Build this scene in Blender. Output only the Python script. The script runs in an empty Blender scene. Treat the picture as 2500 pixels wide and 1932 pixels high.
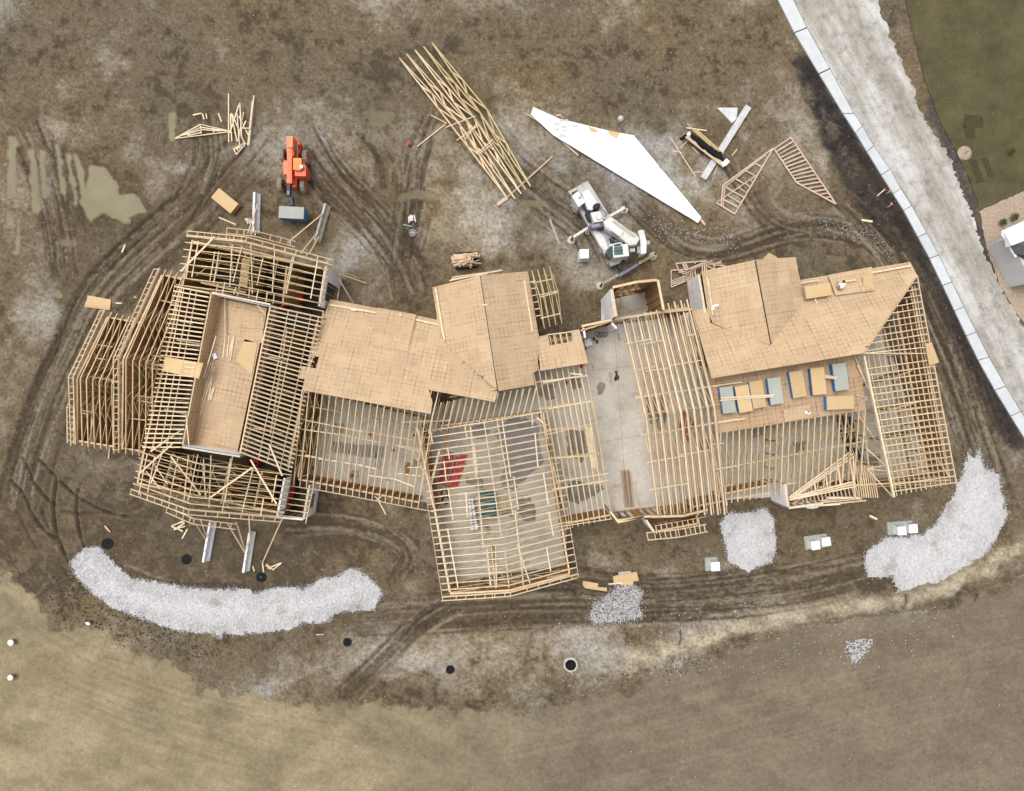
import bpy, bmesh, math, random
import numpy as np
from mathutils import Vector, Matrix

# ------------------------------------------------------------------ camera, sky, sun, exposure
S = bpy.context.scene
H = 60.0                 # drone height above ground, metres
PPM = 25.0               # photo pixels per metre at ground level (photo 2500 x 1932, nadir at its centre)
cam = bpy.data.cameras.new("camera"); cam_o = bpy.data.objects.new("camera", cam)
S.collection.objects.link(cam_o); S.camera = cam_o
cam_o.location = (0, 0, H); cam_o.rotation_euler = (0, 0, 0)
cam.sensor_width = 36.0; cam.lens = 36.0 * H / (2500 / PPM); cam.clip_start = 0.5; cam.clip_end = 5000
SUN_EL, SUN_AZ = math.radians(68), math.radians(-50)      # veiled sun, from the north-west
W = bpy.data.worlds.new("World"); S.world = W; W.use_nodes = True
nt = W.node_tree; nt.nodes.clear()
wo = nt.nodes.new("ShaderNodeOutputWorld"); wb = nt.nodes.new("ShaderNodeBackground")
sk = nt.nodes.new("ShaderNodeTexSky"); hs = nt.nodes.new("ShaderNodeHueSaturation")
sk.sky_type = 'NISHITA'; sk.sun_disc = False; sk.sun_elevation = SUN_EL; sk.sun_rotation = SUN_AZ
sk.air_density = 1.0; sk.dust_density = 6.0
hs.inputs["Saturation"].default_value = 0.12              # overcast: grey sky
nt.links.new(sk.outputs[0], hs.inputs["Color"]); nt.links.new(hs.outputs[0], wb.inputs[0])
wb.inputs[1].default_value = 0.15; nt.links.new(wb.outputs[0], wo.inputs[0])
sun = bpy.data.lights.new("sun", 'SUN'); sun.energy = 0.8; sun.angle = math.radians(40); sun.color = (1.0, 0.96, 0.9)
sun_o = bpy.data.objects.new("sun", sun); S.collection.objects.link(sun_o)
sd = Vector((math.sin(SUN_AZ) * math.cos(SUN_EL), math.cos(SUN_AZ) * math.cos(SUN_EL), math.sin(SUN_EL)))
sun_o.rotation_euler = sd.to_track_quat('Z', 'Y').to_euler(); sun_o.location = sd * 100
S.view_settings.view_transform = 'Standard'; S.view_settings.look = 'None'
S.view_settings.exposure = 0.40; S.view_settings.gamma = 1.0; S.view_settings.use_curve_mapping = False
S.cycles.max_bounces = 6; S.cycles.diffuse_bounces = 3; S.cycles.glossy_bounces = 2

R = random.Random(7)
COL = S.collection
V = Vector

def P(px, py, z=0.0):
    """photo pixel at height z -> world point"""
    k = (1 - z / H) / PPM
    return V(((px - 1250) * k, (966 - py) * k, z))

def Zm(ox, oy, s):
    """an enlarged view of the photo (origin, scale) -> world"""
    return lambda x, y, z=0.0: P(ox + x / s, oy + y / s, z)
def Zp(ox, oy, s):
    return lambda x, y: (ox + x / s, oy + y / s)

# ------------------------------------------------------------------ materials
MATS = {}
def newmat(name):
    m = bpy.data.materials.new(name); m.use_nodes = True; m.node_tree.nodes.clear()
    t = m.node_tree; o = t.nodes.new("ShaderNodeOutputMaterial"); b = t.nodes.new("ShaderNodeBsdfPrincipled")
    t.links.new(b.outputs[0], o.inputs[0]); MATS[name] = m
    return m, t, b
def nd(t, kind, **kw):
    n = t.nodes.new(kind)
    for k, v in kw.items(): setattr(n, k, v)
    return n
def noise(t, scale, detail=4, rough=0.55, coord='Object', vec=None, stretch=None):
    n = nd(t, "ShaderNodeTexNoise"); n.inputs["Scale"].default_value = scale
    n.inputs["Detail"].default_value = detail; n.inputs["Roughness"].default_value = rough
    if vec is None:
        if coord == 'World':
            g = nd(t, "ShaderNodeNewGeometry"); vec = g.outputs["Position"]
        else:
            c = nd(t, "ShaderNodeTexCoord"); vec = c.outputs[coord]
    if stretch:
        mp = nd(t, "ShaderNodeMapping"); mp.inputs["Scale"].default_value = stretch
        t.links.new(vec, mp.inputs[0]); vec = mp.outputs[0]
    t.links.new(vec, n.inputs["Vector"]); return n
def ramp(t, src, stops):
    r = nd(t, "ShaderNodeValToRGB"); e = r.color_ramp.elements
    while len(e) < len(stops): e.new(0.5)
    for i, (p, c) in enumerate(stops):
        e[i].position = p; e[i].color = (*c, 1) if len(c) == 3 else c
    t.links.new(src, r.inputs[0]); return r
def mixc(t, kind, fac, a, b):
    m = nd(t, "ShaderNodeMix", data_type='RGBA', blend_type=kind)
    if isinstance(fac, (int, float)): m.inputs[0].default_value = fac
    else: t.links.new(fac, m.inputs[0])
    for i, v in ((6, a), (7, b)):
        if isinstance(v, tuple): m.inputs[i].default_value = (*v, 1)
        else: t.links.new(v, m.inputs[i])
    return m.outputs[2]
def math_n(t, op, a, b=None):
    m = nd(t, "ShaderNodeMath", operation=op)
    for i, v in enumerate((a, b)):
        if v is None: continue
        if isinstance(v, (int, float)): m.inputs[i].default_value = v
        else: t.links.new(v, m.inputs[i])
    return m.outputs[0]
def bump(t, b, src, strength, dist=0.02):
    n = nd(t, "ShaderNodeBump"); n.inputs["Strength"].default_value = strength; n.inputs["Distance"].default_value = dist
    t.links.new(src, n.inputs["Height"]); t.links.new(n.outputs[0], b.inputs["Normal"])
def rand_mul(t, col, lo, hi):
    oi = nd(t, "ShaderNodeObjectInfo"); mr = nd(t, "ShaderNodeMapRange")
    mr.inputs["To Min"].default_value = lo; mr.inputs["To Max"].default_value = hi
    t.links.new(oi.outputs["Random"], mr.inputs[0])
    c = nd(t, "ShaderNodeCombineColor")
    for i in range(3): t.links.new(mr.outputs[0], c.inputs[i])
    return mixc(t, 'MULTIPLY', 1.0, col, c.outputs[0])
def plain(name, col, rough=0.7, metal=0.0, var=0.25, scale=3.0, rnd=(1, 1), spec=0.4):
    """a painted or plain surface with mottled dirt"""
    m, t, b = newmat(name)
    n = noise(t, scale, 5, 0.6, 'World')
    d = tuple(c * (1 - var) for c in col); l = tuple(min(1, c * (1 + var * 0.5)) for c in col)
    c = ramp(t, n.outputs[0], [(0.3, d), (0.7, l)]).outputs[0]
    if rnd != (1, 1): c = rand_mul(t, c, *rnd)
    t.links.new(c, b.inputs["Base Color"])
    b.inputs["Roughness"].default_value = rough; b.inputs["Metallic"].default_value = metal
    b.inputs["Specular IOR Level"].default_value = spec
    return m
def lumber_mat(name, col, lo=0.78, hi=1.12):
    m, t, b = newmat(name)
    n = noise(t, 2.2, 4, 0.6, 'World'); n2 = noise(t, 40, 3, 0.6, 'World')
    d = tuple(c * k for c, k in zip(col, (0.8, 0.76, 0.7)))
    c = ramp(t, n.outputs[0], [(0.3, d), (0.65, col)]).outputs[0]
    c = mixc(t, 'MULTIPLY', 0.35, c, ramp(t, n2.outputs[0], [(0.35, (0.6, 0.52, 0.42)), (0.6, (1, 1, 1))]).outputs[0])
    c = rand_mul(t, c, lo, hi); t.links.new(c, b.inputs["Base Color"]); b.inputs["Roughness"].default_value = 0.75
    b.inputs["Specular IOR Level"].default_value = 0.25
    return m
lumber_mat("lumber", (0.68, 0.525, 0.345), 0.78, 1.12)
lumber_mat("lumber_pale", (0.75, 0.615, 0.44), 0.82, 1.1)
lumber_mat("lumber_yellow", (0.52, 0.41, 0.215))
lumber_mat("lumber_brown", (0.40, 0.245, 0.13), 0.6, 1.1)
lumber_mat("lumber_pink", (0.56, 0.43, 0.33))
lumber_mat("lumber_grey", (0.40, 0.36, 0.30))
def osb_mat(name, base, line, lines=True, lo=0.9, hi=1.08):
    m, t, b = newmat(name)
    uv = nd(t, "ShaderNodeUVMap", uv_map="UVMap"); vec = uv.outputs[0]
    n1 = noise(t, 0.35, 4, 0.6, 'World'); n2 = noise(t, 14, 3, 0.7, vec=vec, stretch=(1, 3, 1)); n3 = noise(t, 1.6, 3, 0.6, 'World')
    d = tuple(c * k for c, k in zip(base, (0.95, 0.92, 0.89)))
    c = ramp(t, n1.outputs[0], [(0.35, d), (0.68, base)]).outputs[0]
    c = mixc(t, 'MULTIPLY', 0.5, c, ramp(t, n2.outputs[0], [(0.3, (0.72, 0.62, 0.5)), (0.62, (1.06, 1.04, 1.0))]).outputs[0])
    c = mixc(t, 'MULTIPLY', 0.4, c, ramp(t, n3.outputs[0], [(0.3, (0.92, 0.84, 0.77)), (0.55, (1, 1, 1))]).outputs[0])
    if lines:
        sp = nd(t, "ShaderNodeSeparateXYZ"); t.links.new(vec, sp.inputs[0]); tot = None
        for ax, step, w in ((0, 0.4064, 0.042), (0, 0.61, 0.03), (1, 0.4064, 0.042)):
            f = math_n(t, 'MODULO', math_n(t, 'ADD', sp.outputs[ax], 40.2 * step), step)
            k = math_n(t, 'LESS_THAN', f, w)
            tot = k if tot is None else math_n(t, 'MAXIMUM', tot, k)
        brk = ramp(t, noise(t, 0.75, 5, 0.75, 'World').outputs[0], [(0.42, (0.04,) * 3), (0.60, (1.0,) * 3)])
        fac = math_n(t, 'MULTIPLY', tot, brk.outputs[0])
        c = mixc(t, 'MIX', fac, c, line)
    c = rand_mul(t, c, lo, hi); t.links.new(c, b.inputs["Base Color"]); b.inputs["Roughness"].default_value = 0.8
    b.inputs["Specular IOR Level"].default_value = 0.2
    bump(t, b, n2.outputs[0], 0.3, 0.004)
    return m
osb_mat("osb", (0.495, 0.376, 0.252), (0.26, 0.155, 0.085), True, 0.92, 1.05)
osb_mat("osb_deck", (0.415, 0.30, 0.195), (0.15, 0.085, 0.05), True, 0.95, 1.04)
osb_mat("osb_plain", (0.53, 0.40, 0.23), (0.2, 0.1, 0.05), False)
osb_mat("osb_wall", (0.40, 0.25, 0.12), (0.2, 0.1, 0.05), False, 0.75, 1.1)
osb_mat("osb_greyblue", (0.36, 0.39, 0.37), (0.1, 0.2, 0.3), False, 0.95, 1.05)
plain("white_wrap", (0.78, 0.78, 0.80), 0.6, 0, 0.10, 1.2)
plain("white_panel", (0.80, 0.80, 0.79), 0.6, 0, 0.16, 1.1, (0.95, 1.04))
plain("blue_paint", (0.02, 0.17, 0.46), 0.6, 0, 0.3, 4, (0.8, 1.2))
plain("orange_paint", (0.72, 0.105, 0.03), 0.45, 0, 0.35, 3)
plain("orange_faded", (0.82, 0.22, 0.11), 0.6, 0, 0.22, 2)
plain("orange_bright", (0.85, 0.22, 0.03), 0.5, 0, 0.15, 4)
plain("red_paint", (0.55, 0.02, 0.03), 0.5, 0, 0.25, 3, (0.8, 1.2))
plain("red_faded", (0.30, 0.10, 0.085), 0.7)
plain("rubber", (0.025, 0.025, 0.027), 0.85, 0, 0.3, 5)
plain("rubber_muddy", (0.27, 0.235, 0.195), 0.95, 0, 0.45, 6)
plain("black_steel", (0.02, 0.02, 0.024), 0.5, 0.2, 0.3, 4)
plain("black_plastic", (0.008, 0.008, 0.010), 0.7, 0, 0.3, 4, (1, 1), 0.15)
plain("blue_grey_steel", (0.14, 0.15, 0.21), 0.5, 0.2, 0.3, 4)
plain("grey_steel", (0.30, 0.30, 0.30), 0.5, 0.3, 0.3, 4)
plain("crane_white", (0.60, 0.59, 0.57), 0.4, 0, 0.10, 2.5)
plain("crane_cream", (0.56, 0.54, 0.48), 0.45, 0, 0.14, 2.5)
plain("crane_deck", (0.42, 0.405, 0.42), 0.6, 0, 0.15, 2.5)
plain("hazard_yellow", (0.42, 0.37, 0.20), 0.6, 0, 0.3, 6)
plain("glass_dark", (0.015, 0.03, 0.03), 0.08, 0, 0.2, 1.0, (1, 1), 0.6)
plain("glass_green", (0.04, 0.10, 0.085), 0.08, 0, 0.3, 1.0, (1, 1), 0.6)
plain("maroon", (0.09, 0.02, 0.025), 0.6)
plain("concrete_pale", (0.52, 0.52, 0.52), 0.85, 0, 0.22, 1.5, (0.92, 1.06))
plain("concrete_barrier", (0.76, 0.77, 0.79), 0.85, 0, 0.22, 2.2)
plain("concrete_worn", (0.47, 0.45, 0.40), 0.9, 0, 0.45, 3)
plain("sidewalk", (0.49, 0.51, 0.525), 0.85, 0, 0.10, 1.2, (0.93, 1.05))
plain("pad_green", (0.29, 0.31, 0.26), 0.8, 0, 0.2, 3)
plain("box_white", (0.78, 0.79, 0.81), 0.5, 0, 0.08, 2)
plain("teal_tarp", (0.02, 0.11, 0.12), 0.35, 0, 0.5, 1.5)
plain("osb_dull", (0.45, 0.36, 0.24))
plain("foam_white", (0.70, 0.73, 0.77), 0.7, 0, 0.1, 3)
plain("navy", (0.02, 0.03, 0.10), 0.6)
plain("clod_brown", (0.062, 0.047, 0.032), 0.95, 0, 0.4, 5)
plain("soil_and_shade_dark", (0.040, 0.033, 0.026), 0.9, 0, 0.5, 1.5)  # near-black soil; on the west wing floor it includes interior shade
plain("roof_grey", (0.10, 0.10, 0.11), 0.9, 0, 0.3, 3)
plain("siding", (0.55, 0.55, 0.55), 0.7, 0, 0.1, 1)
plain("mulch_tan", (0.36, 0.28, 0.21), 0.95, 0, 0.4, 6)
plain("leaf", (0.075, 0.10, 0.02), 0.7, 0, 0.5, 5)
plain("skin", (0.45, 0.27, 0.19), 0.6)
plain("hair_dark", (0.03, 0.02, 0.015), 0.8)
plain("shirt_white", (0.85, 0.85, 0.88), 0.8, 0, 0.06, 4)
plain("trousers_tan", (0.32, 0.25, 0.17), 0.85, 0, 0.2, 4)
plain("pipe_pvc", (0.62, 0.55, 0.56), 0.5, 0, 0.2, 4)
plain("pipe_green", (0.18, 0.36, 0.25), 0.5)
plain("wet_concrete", (0.175, 0.15, 0.12), 0.35, 0, 0.35, 1.2)
plain("wet_grey", (0.20, 0.18, 0.175), 0.3, 0, 0.25, 1.2)
plain("scrap_wood", (0.45, 0.30, 0.17), 0.85, 0, 0.45, 4, (0.6, 1.3))

# concrete slab
m, t, b = newmat("slab")
n1 = noise(t, 0.22, 5, 0.6, 'World'); n2 = noise(t, 2.5, 5, 0.65, 'World')
c = ramp(t, n1.outputs[0], [(0.33, (0.34, 0.305, 0.255)), (0.5, (0.44, 0.405, 0.35)), (0.68, (0.50, 0.47, 0.42))]).outputs[0]
c = mixc(t, 'MULTIPLY', 0.5, c, ramp(t, n2.outputs[0], [(0.3, (0.72, 0.7, 0.66)), (0.6, (1.04, 1.04, 1.03))]).outputs[0])
t.links.new(c, b.inputs["Base Color"]); b.inputs["Roughness"].default_value = 0.8; bump(t, b, n2.outputs[0], 0.2, 0.01)

# gravel stones
m, t, b = newmat("gravel")
n1 = noise(t, 7, 4, 0.8, 'World'); n2 = noise(t, 0.5, 4, 0.6, 'World'); vo = nd(t, "ShaderNodeTexVoronoi"); vo.inputs["Scale"].default_value = 9
g = nd(t, "ShaderNodeNewGeometry"); t.links.new(g.outputs["Position"], vo.inputs["Vector"])
c = ramp(t, vo.outputs["Color"], [(0.0, (0.34, 0.33, 0.33)), (0.45, (0.47, 0.46, 0.47)), (1.0, (0.58, 0.57, 0.58))]).outputs[0]
c = mixc(t, 'MULTIPLY', 0.6, c, ramp(t, n1.outputs[0], [(0.3, (0.6, 0.58, 0.56)), (0.5, (1, 1, 1))]).outputs[0])
c = mixc(t, 'MULTIPLY', 0.6, c, ramp(t, n2.outputs[0], [(0.30, (0.50, 0.45, 0.38)), (0.42, (0.95, 0.94, 0.92)), (0.6, (1, 1, 1))]).outputs[0])
t.links.new(c, b.inputs["Base Color"]); b.inputs["Roughness"].default_value = 0.9; bump(t, b, vo.outputs["Distance"], 0.8, 0.05)

# crushed stone road
m, t, b = newmat("road_stone")
tc = nd(t, "ShaderNodeNewGeometry"); mp = nd(t, "ShaderNodeMapping"); mp.inputs["Rotation"].default_value = (0, 0, math.radians(-28)); t.links.new(tc.outputs["Position"], mp.inputs[0])
n1 = noise(t, 0.42, 6, 0.7, vec=mp.outputs[0], stretch=(1.0, 0.16, 1)); n2 = noise(t, 9, 4, 0.8, 'World'); n3 = noise(t, 0.9, 6, 0.7, 'World')
c = ramp(t, n1.outputs[0], [(0.30, (0.225, 0.205, 0.17)), (0.47, (0.335, 0.315, 0.28)), (0.62, (0.50, 0.49, 0.48))]).outputs[0]
c = mixc(t, 'MULTIPLY', 0.75, c, ramp(t, n2.outputs[0], [(0.32, (0.6, 0.58, 0.55)), (0.58, (1.05, 1.05, 1.05))]).outputs[0])
c = mixc(t, 'MULTIPLY', 0.6, c, ramp(t, n3.outputs[0], [(0.36, (0.5, 0.47, 0.42)), (0.5, (1, 1, 1)), (0.66, (1.15, 1.15, 1.15))]).outputs[0])
t.links.new(c, b.inputs["Base Color"]); b.inputs["Roughness"].default_value = 0.95; bump(t, b, n2.outputs[0], 0.6, 0.03)

# lawn
m, t, b = newmat("lawn")
n1 = noise(t, 0.35, 5, 0.65, 'World'); n2 = noise(t, 11, 4, 0.8, 'World')
c = ramp(t, n1.outputs[0], [(0.3, (0.045, 0.042, 0.016)), (0.5, (0.075, 0.066, 0.026)), (0.7, (0.105, 0.09, 0.042))]).outputs[0]
c = mixc(t, 'MULTIPLY', 0.8, c, ramp(t, n2.outputs[0], [(0.3, (0.5, 0.5, 0.45)), (0.6, (1.1, 1.1, 1.05))]).outputs[0])
t.links.new(c, b.inputs["Base Color"]); b.inputs["Roughness"].default_value = 0.95; bump(t, b, n2.outputs[0], 0.8, 0.04)
plain("sod_dark", (0.048, 0.046, 0.019), 0.95, 0, 0.5, 7)

# site mud: colour per vertex from the soil map below, fine clods from noise
m, t, b = newmat("mud")
at = nd(t, "ShaderNodeAttribute"); at.attribute_name = "soil"; aw = nd(t, "ShaderNodeAttribute"); aw.attribute_name = "wet"
n1 = noise(t, 3.0, 6, 0.75, 'World'); n2 = noise(t, 16, 4, 0.8, 'World'); n3 = noise(t, 0.8, 6, 0.7, 'World')
dry = at.outputs["Alpha"]
c = mixc(t, 'MULTIPLY', math_n(t, 'MULTIPLY', dry, 0.8), at.outputs["Color"], ramp(t, n1.outputs[0], [(0.34, (0.42, 0.39, 0.35)), (0.5, (0.98, 0.97, 0.96)), (0.67, (1.38, 1.38, 1.4))]).outputs[0])
c = mixc(t, 'MULTIPLY', math_n(t, 'MULTIPLY', dry, 0.85), c, ramp(t, n2.outputs[0], [(0.3, (0.5, 0.48, 0.45)), (0.55, (1.02, 1.02, 1.02)), (0.75, (1.3, 1.3, 1.3))]).outputs[0])
c = mixc(t, 'MULTIPLY', math_n(t, 'MULTIPLY', dry, 0.75), c, ramp(t, n3.outputs[0], [(0.33, (0.68, 0.65, 0.61)), (0.52, (1.0, 1.0, 1.0)), (0.68, (1.2, 1.2, 1.2))]).outputs[0])
t.links.new(c, b.inputs["Base Color"])
mr = nd(t, "ShaderNodeMapRange"); mr.inputs["To Min"].default_value = 0.92; mr.inputs["To Max"].default_value = 0.45
t.links.new(aw.outputs["Fac"], mr.inputs[0]); t.links.new(mr.outputs[0], b.inputs["Roughness"])
b.inputs["Specular IOR Level"].default_value = 0.2
hgt = math_n(t, 'ADD', n1.outputs[0], math_n(t, 'MULTIPLY', n2.outputs[0], 0.5))
bn = nd(t, "ShaderNodeBump"); bn.inputs["Distance"].default_value = 0.10; t.links.new(hgt, bn.inputs["Height"])
t.links.new(math_n(t, 'MULTIPLY', dry, 0.75), bn.inputs["Strength"]); t.links.new(bn.outputs[0], b.inputs["Normal"])

# ------------------------------------------------------------------ object helpers
ORD = ["first", "second", "third", "fourth", "fifth", "sixth", "seventh", "eighth", "ninth", "tenth", "eleventh", "twelfth", "thirteenth", "fourteenth", "fifteenth", "sixteenth"]
WM = {}
def put(name, mesh, world, parent=None):
    o = bpy.data.objects.new(name, mesh); COL.objects.link(o)
    if parent is not None:
        o.parent = parent; o.matrix_parent_inverse = WM[parent].inverted()
    o.matrix_basis = world; WM[o] = world
    return o
def tag(o, label=None, cat=None, group=None, kind=None):
    for k, v in (("label", label), ("category", cat), ("group", group), ("kind", kind)):
        if v: o[k] = v
    return o
def thing(name, label, cat, loc, group=None):
    return tag(put(name, None, Matrix.Translation(loc)), label, cat, group)
def mesh_from(name, verts, faces, mat, uvs=None, smooth=False):
    me = bpy.data.meshes.new(name); me.from_pydata(verts, [], faces)
    me.materials.append(MATS[mat])
    if uvs is not None:
        l = me.uv_layers.new(name="UVMap")
        for poly in me.polygons:
            for li in poly.loop_indices: l.data[li].uv = uvs[me.loops[li].vertex_index]
    if smooth:
        for p in me.polygons: p.use_smooth = True
    me.update(); return me
CUBE_V = [(x, y, z) for x in (-.5, .5) for y in (-.5, .5) for z in (-.5, .5)]
CUBE_F = [(0, 1, 3, 2), (4, 6, 7, 5), (0, 4, 5, 1), (2, 3, 7, 6), (0, 2, 6, 4), (1, 5, 7, 3)]
_cube = {}
def cube_mesh(mat):
    if mat not in _cube:
        _cube[mat] = mesh_from("board_" + mat, CUBE_V, CUBE_F, mat, [(v[0] * 2.44, v[1] * 1.22) for v in CUBE_V])
    return _cube[mat]
def frame(a, b, roll_up=V((0, 0, 1))):
    x = (b - a); L = x.length; x = x / max(L, 1e-6)
    up = roll_up if abs(x.dot(roll_up)) < 0.98 else V((1, 0, 0))
    y = up.cross(x).normalized(); z = x.cross(y)
    return x, y, z, L
def mat_of(x, y, z, o, sx=1, sy=1, sz=1):
    return Matrix(((x.x * sx, y.x * sy, z.x * sz, o.x), (x.y * sx, y.y * sy, z.y * sz, o.y), (x.z * sx, y.z * sy, z.z * sz, o.z), (0, 0, 0, 1)))
def board(name, a, b, w, h, mat="lumber", parent=None):
    x, y, z, L = frame(a, b)
    return put(name, cube_mesh(mat), mat_of(x, y, z, (a + b) / 2, L, w, h), parent)
def boxm(name, c, size, rot=0.0, mat="lumber", parent=None):
    return put(name, cube_mesh(mat), Matrix.Translation(c) @ Matrix.Rotation(rot, 4, 'Z') @ Matrix.Diagonal((*size, 1)), parent)
def bars_mesh(name, segs, w, h, mat):
    """several timbers in one mesh (one part)"""
    vs, fs, uv = [], [], []
    for a, b in segs:
        x, y, z, L = frame(a, b); o = (a + b) / 2; n = len(vs)
        for v in CUBE_V:
            vs.append(o + x * v[0] * L + y * v[1] * w + z * v[2] * h); uv.append((v[0] * L, v[1]))
        fs += [tuple(i + n for i in f) for f in CUBE_F]
    return vs, fs, uv
def bars(name, segs, w, h, mat="lumber", parent=None):
    vs, fs, uv = bars_mesh(name, segs, w, h, mat)
    c = sum((v for v in vs), V()) / len(vs); zmin = min(v.z for v in vs); c.z = zmin
    me = mesh_from(name, [v - c for v in vs], fs, mat, uv)
    return put(name, me, Matrix.Translation(c), parent)
def bev(o, w=0.03, seg=2):
    md = o.modifiers.new("edge", 'BEVEL'); md.width = w; md.segments = seg; md.limit_method = 'ANGLE'
    return o
def prism(name, top, z0, mat, parent=None, inset=0.0, bevel=0.0):
    """vertical solid: top = world points (any heights), straight down to z0"""
    n = len(top); c = sum(top, V()) / n; c.z = z0
    area = sum(top[i].x * top[(i + 1) % n].y - top[(i + 1) % n].x * top[i].y for i in range(n))
    if area < 0: top = top[::-1]
    vs = [p - c for p in top] + [V((p.x - c.x, p.y - c.y, 0)) for p in top]
    fs = [tuple(range(n)), tuple(range(2 * n - 1, n - 1, -1))] + [(i, n + i, n + (i + 1) % n, (i + 1) % n) for i in range(n)]
    me = mesh_from(name, vs, fs, mat, [(v.x, v.y) for v in vs])
    o = put(name, me, Matrix.Translation(c), parent)
    if bevel: bev(o, bevel)
    return o
_cyl = {}
def cyl_mesh(mat, n=14):
    if (mat, n) not in _cyl:
        vs = [(x, 0.5 * math.cos(2 * math.pi * i / n), 0.5 * math.sin(2 * math.pi * i / n)) for x in (-.5, .5) for i in range(n)]
        fs = [tuple(range(n - 1, -1, -1)), tuple(range(n, 2 * n))] + [(i, (i + 1) % n, n + (i + 1) % n, n + i) for i in range(n)]
        _cyl[(mat, n)] = mesh_from("rod_" + mat, vs, fs, mat, [(v[0], v[1]) for v in vs])
    return _cyl[(mat, n)]
def rod(name, a, b, d, mat, parent=None, n=14):
    x, y, z, L = frame(a, b)
    return put(name, cyl_mesh(mat, n), mat_of(x, y, z, (a + b) / 2, L, d, d), parent)
def lathe(name, prof, mat, world, parent=None, n=20, smooth=True):
    """prof: (radius, height) pairs about local z"""
    vs = [(r * math.cos(2 * math.pi * i / n), r * math.sin(2 * math.pi * i / n), h) for r, h in prof for i in range(n)]
    fs = [(k * n + i, k * n + (i + 1) % n, (k + 1) * n + (i + 1) % n, (k + 1) * n + i) for k in range(len(prof) - 1) for i in range(n)]
    return put(name, mesh_from(name, vs, fs, mat, [(v[0], v[1]) for v in vs], smooth), world, parent)
def lerp(a, b, t): return a + (b - a) * t
def lp(a, b, t): return (a[0] + (b[0] - a[0]) * t, a[1] + (b[1] - a[1]) * t)

# ------------------------------------------------------------------ ground: one sheet to the horizon with a soil map
STEP = 3.2
gx = np.concatenate([[-60000, -12000, -3000, -900, -300], np.arange(-70, 2572, STEP), [2800, 3400, 5500, 14500, 62500]])
gy = np.concatenate([[-60000, -12000, -3000, -900, -300], np.arange(-70, 2004, STEP), [2250, 2850, 5000, 14000, 62000]])
GX, GY = np.meshgrid(gx, gy)
rng = np.random.RandomState(11)
def vnoise(x, y, seed):
    r = np.random.RandomState(seed).rand(257, 257)
    xi = np.floor(x).astype(np.int64); yi = np.floor(y).astype(np.int64); fx = x - xi; fy = y - yi
    fx = fx * fx * (3 - 2 * fx); fy = fy * fy * (3 - 2 * fy)
    a = r[yi % 256, xi % 256]; b = r[yi % 256, (xi + 1) % 256]; c = r[(yi + 1) % 256, xi % 256]; d = r[(yi + 1) % 256, (xi + 1) % 256]
    return (a * (1 - fx) + b * fx) * (1 - fy) + (c * (1 - fx) + d * fx) * fy
def fbm(x, y, size, seed, octv=5, gain=0.55):
    s, amp, tot = 0.0, 1.0, 0.0
    for o in range(octv):
        s = s + amp * vnoise(x / size * 2 ** o + 17.3 * o, y / size * 2 ** o + 5.1 * o, seed + o); tot += amp; amp *= gain
    return s / tot
CX, CY = np.clip(GX, -3000, 5500), np.clip(GY, -3000, 5000)
WX = CX + 60 * (fbm(CX, CY, 160, 1) - 0.5) + 16 * (fbm(CX, CY, 30, 31, 3) - 0.5)
WY = CY + 60 * (fbm(CX, CY, 160, 9) - 0.5) + 16 * (fbm(CX, CY, 30, 41, 3) - 0.5)
def sm(e0, e1, v):
    t_ = np.clip((v - e0) / (e1 - e0), 0, 1); return t_ * t_ * (3 - 2 * t_)
def seg_dist(X, Y, pts):
    d = np.full(X.shape, 1e9)
    for (x0, y0), (x1, y1) in zip(pts[:-1], pts[1:]):
        dx, dy = x1 - x0, y1 - y0; q = np.clip(((X - x0) * dx + (Y - y0) * dy) / (dx * dx + dy * dy + 1e-9), 0, 1)
        d = np.minimum(d, np.hypot(X - x0 - q * dx, Y - y0 - q * dy))
    return d
def inside(X, Y, pts):
    r = np.zeros(X.shape, bool)
    for (x0, y0), (x1, y1) in zip(pts, pts[1:] + pts[:1]):
        if y0 == y1: continue
        r ^= ((y0 > Y) != (y1 > Y)) & (X < (x1 - x0) * (Y - y0) / (y1 - y0) + x0)
    return r
def polymask(pts, soft=6, rag=10, seed=70, X=None, Y=None):
    X = GX if X is None else X; Y = GY if Y is None else Y
    d = seg_dist(X, Y, pts + pts[:1]); s = np.where(inside(X, Y, pts), d, -d)
    s = s + rag * (fbm(X, Y, 24, seed, 4, 0.65) - 0.5) * 2
    return sm(-soft, soft, s)
def smooth_line(pts, n=2):
    for _ in range(n):
        q = [pts[0]]
        for a, b in zip(pts[:-1], pts[1:]): q += [lp(a, b, .25), lp(a, b, .75)]
        pts = q + [pts[-1]]
    return pts
def stroke(pts, w, soft=None, rag=3, seed=90):
    pts = smooth_line(pts)
    xs = [p[0] for p in pts]; ys = [p[1] for p in pts]; mg = w * 2 + 30
    ix = np.where((gx > min(xs) - mg) & (gx < max(xs) + mg))[0]; iy = np.where((gy > min(ys) - mg) & (gy < max(ys) + mg))[0]
    out = np.zeros(GX.shape)
    if len(ix) == 0 or len(iy) == 0: return out
    sl = (slice(iy[0], iy[-1] + 1), slice(ix[0], ix[-1] + 1))
    X, Y = GX[sl], GY[sl]
    d = seg_dist(X, Y, pts) + rag * (fbm(X, Y, 22, seed, 3) - 0.5) * 2
    out[sl] = 1 - sm(w * 0.5 - (soft or w * 0.4), w * 0.5 + (soft or w * 0.4), d)
    return out
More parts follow.
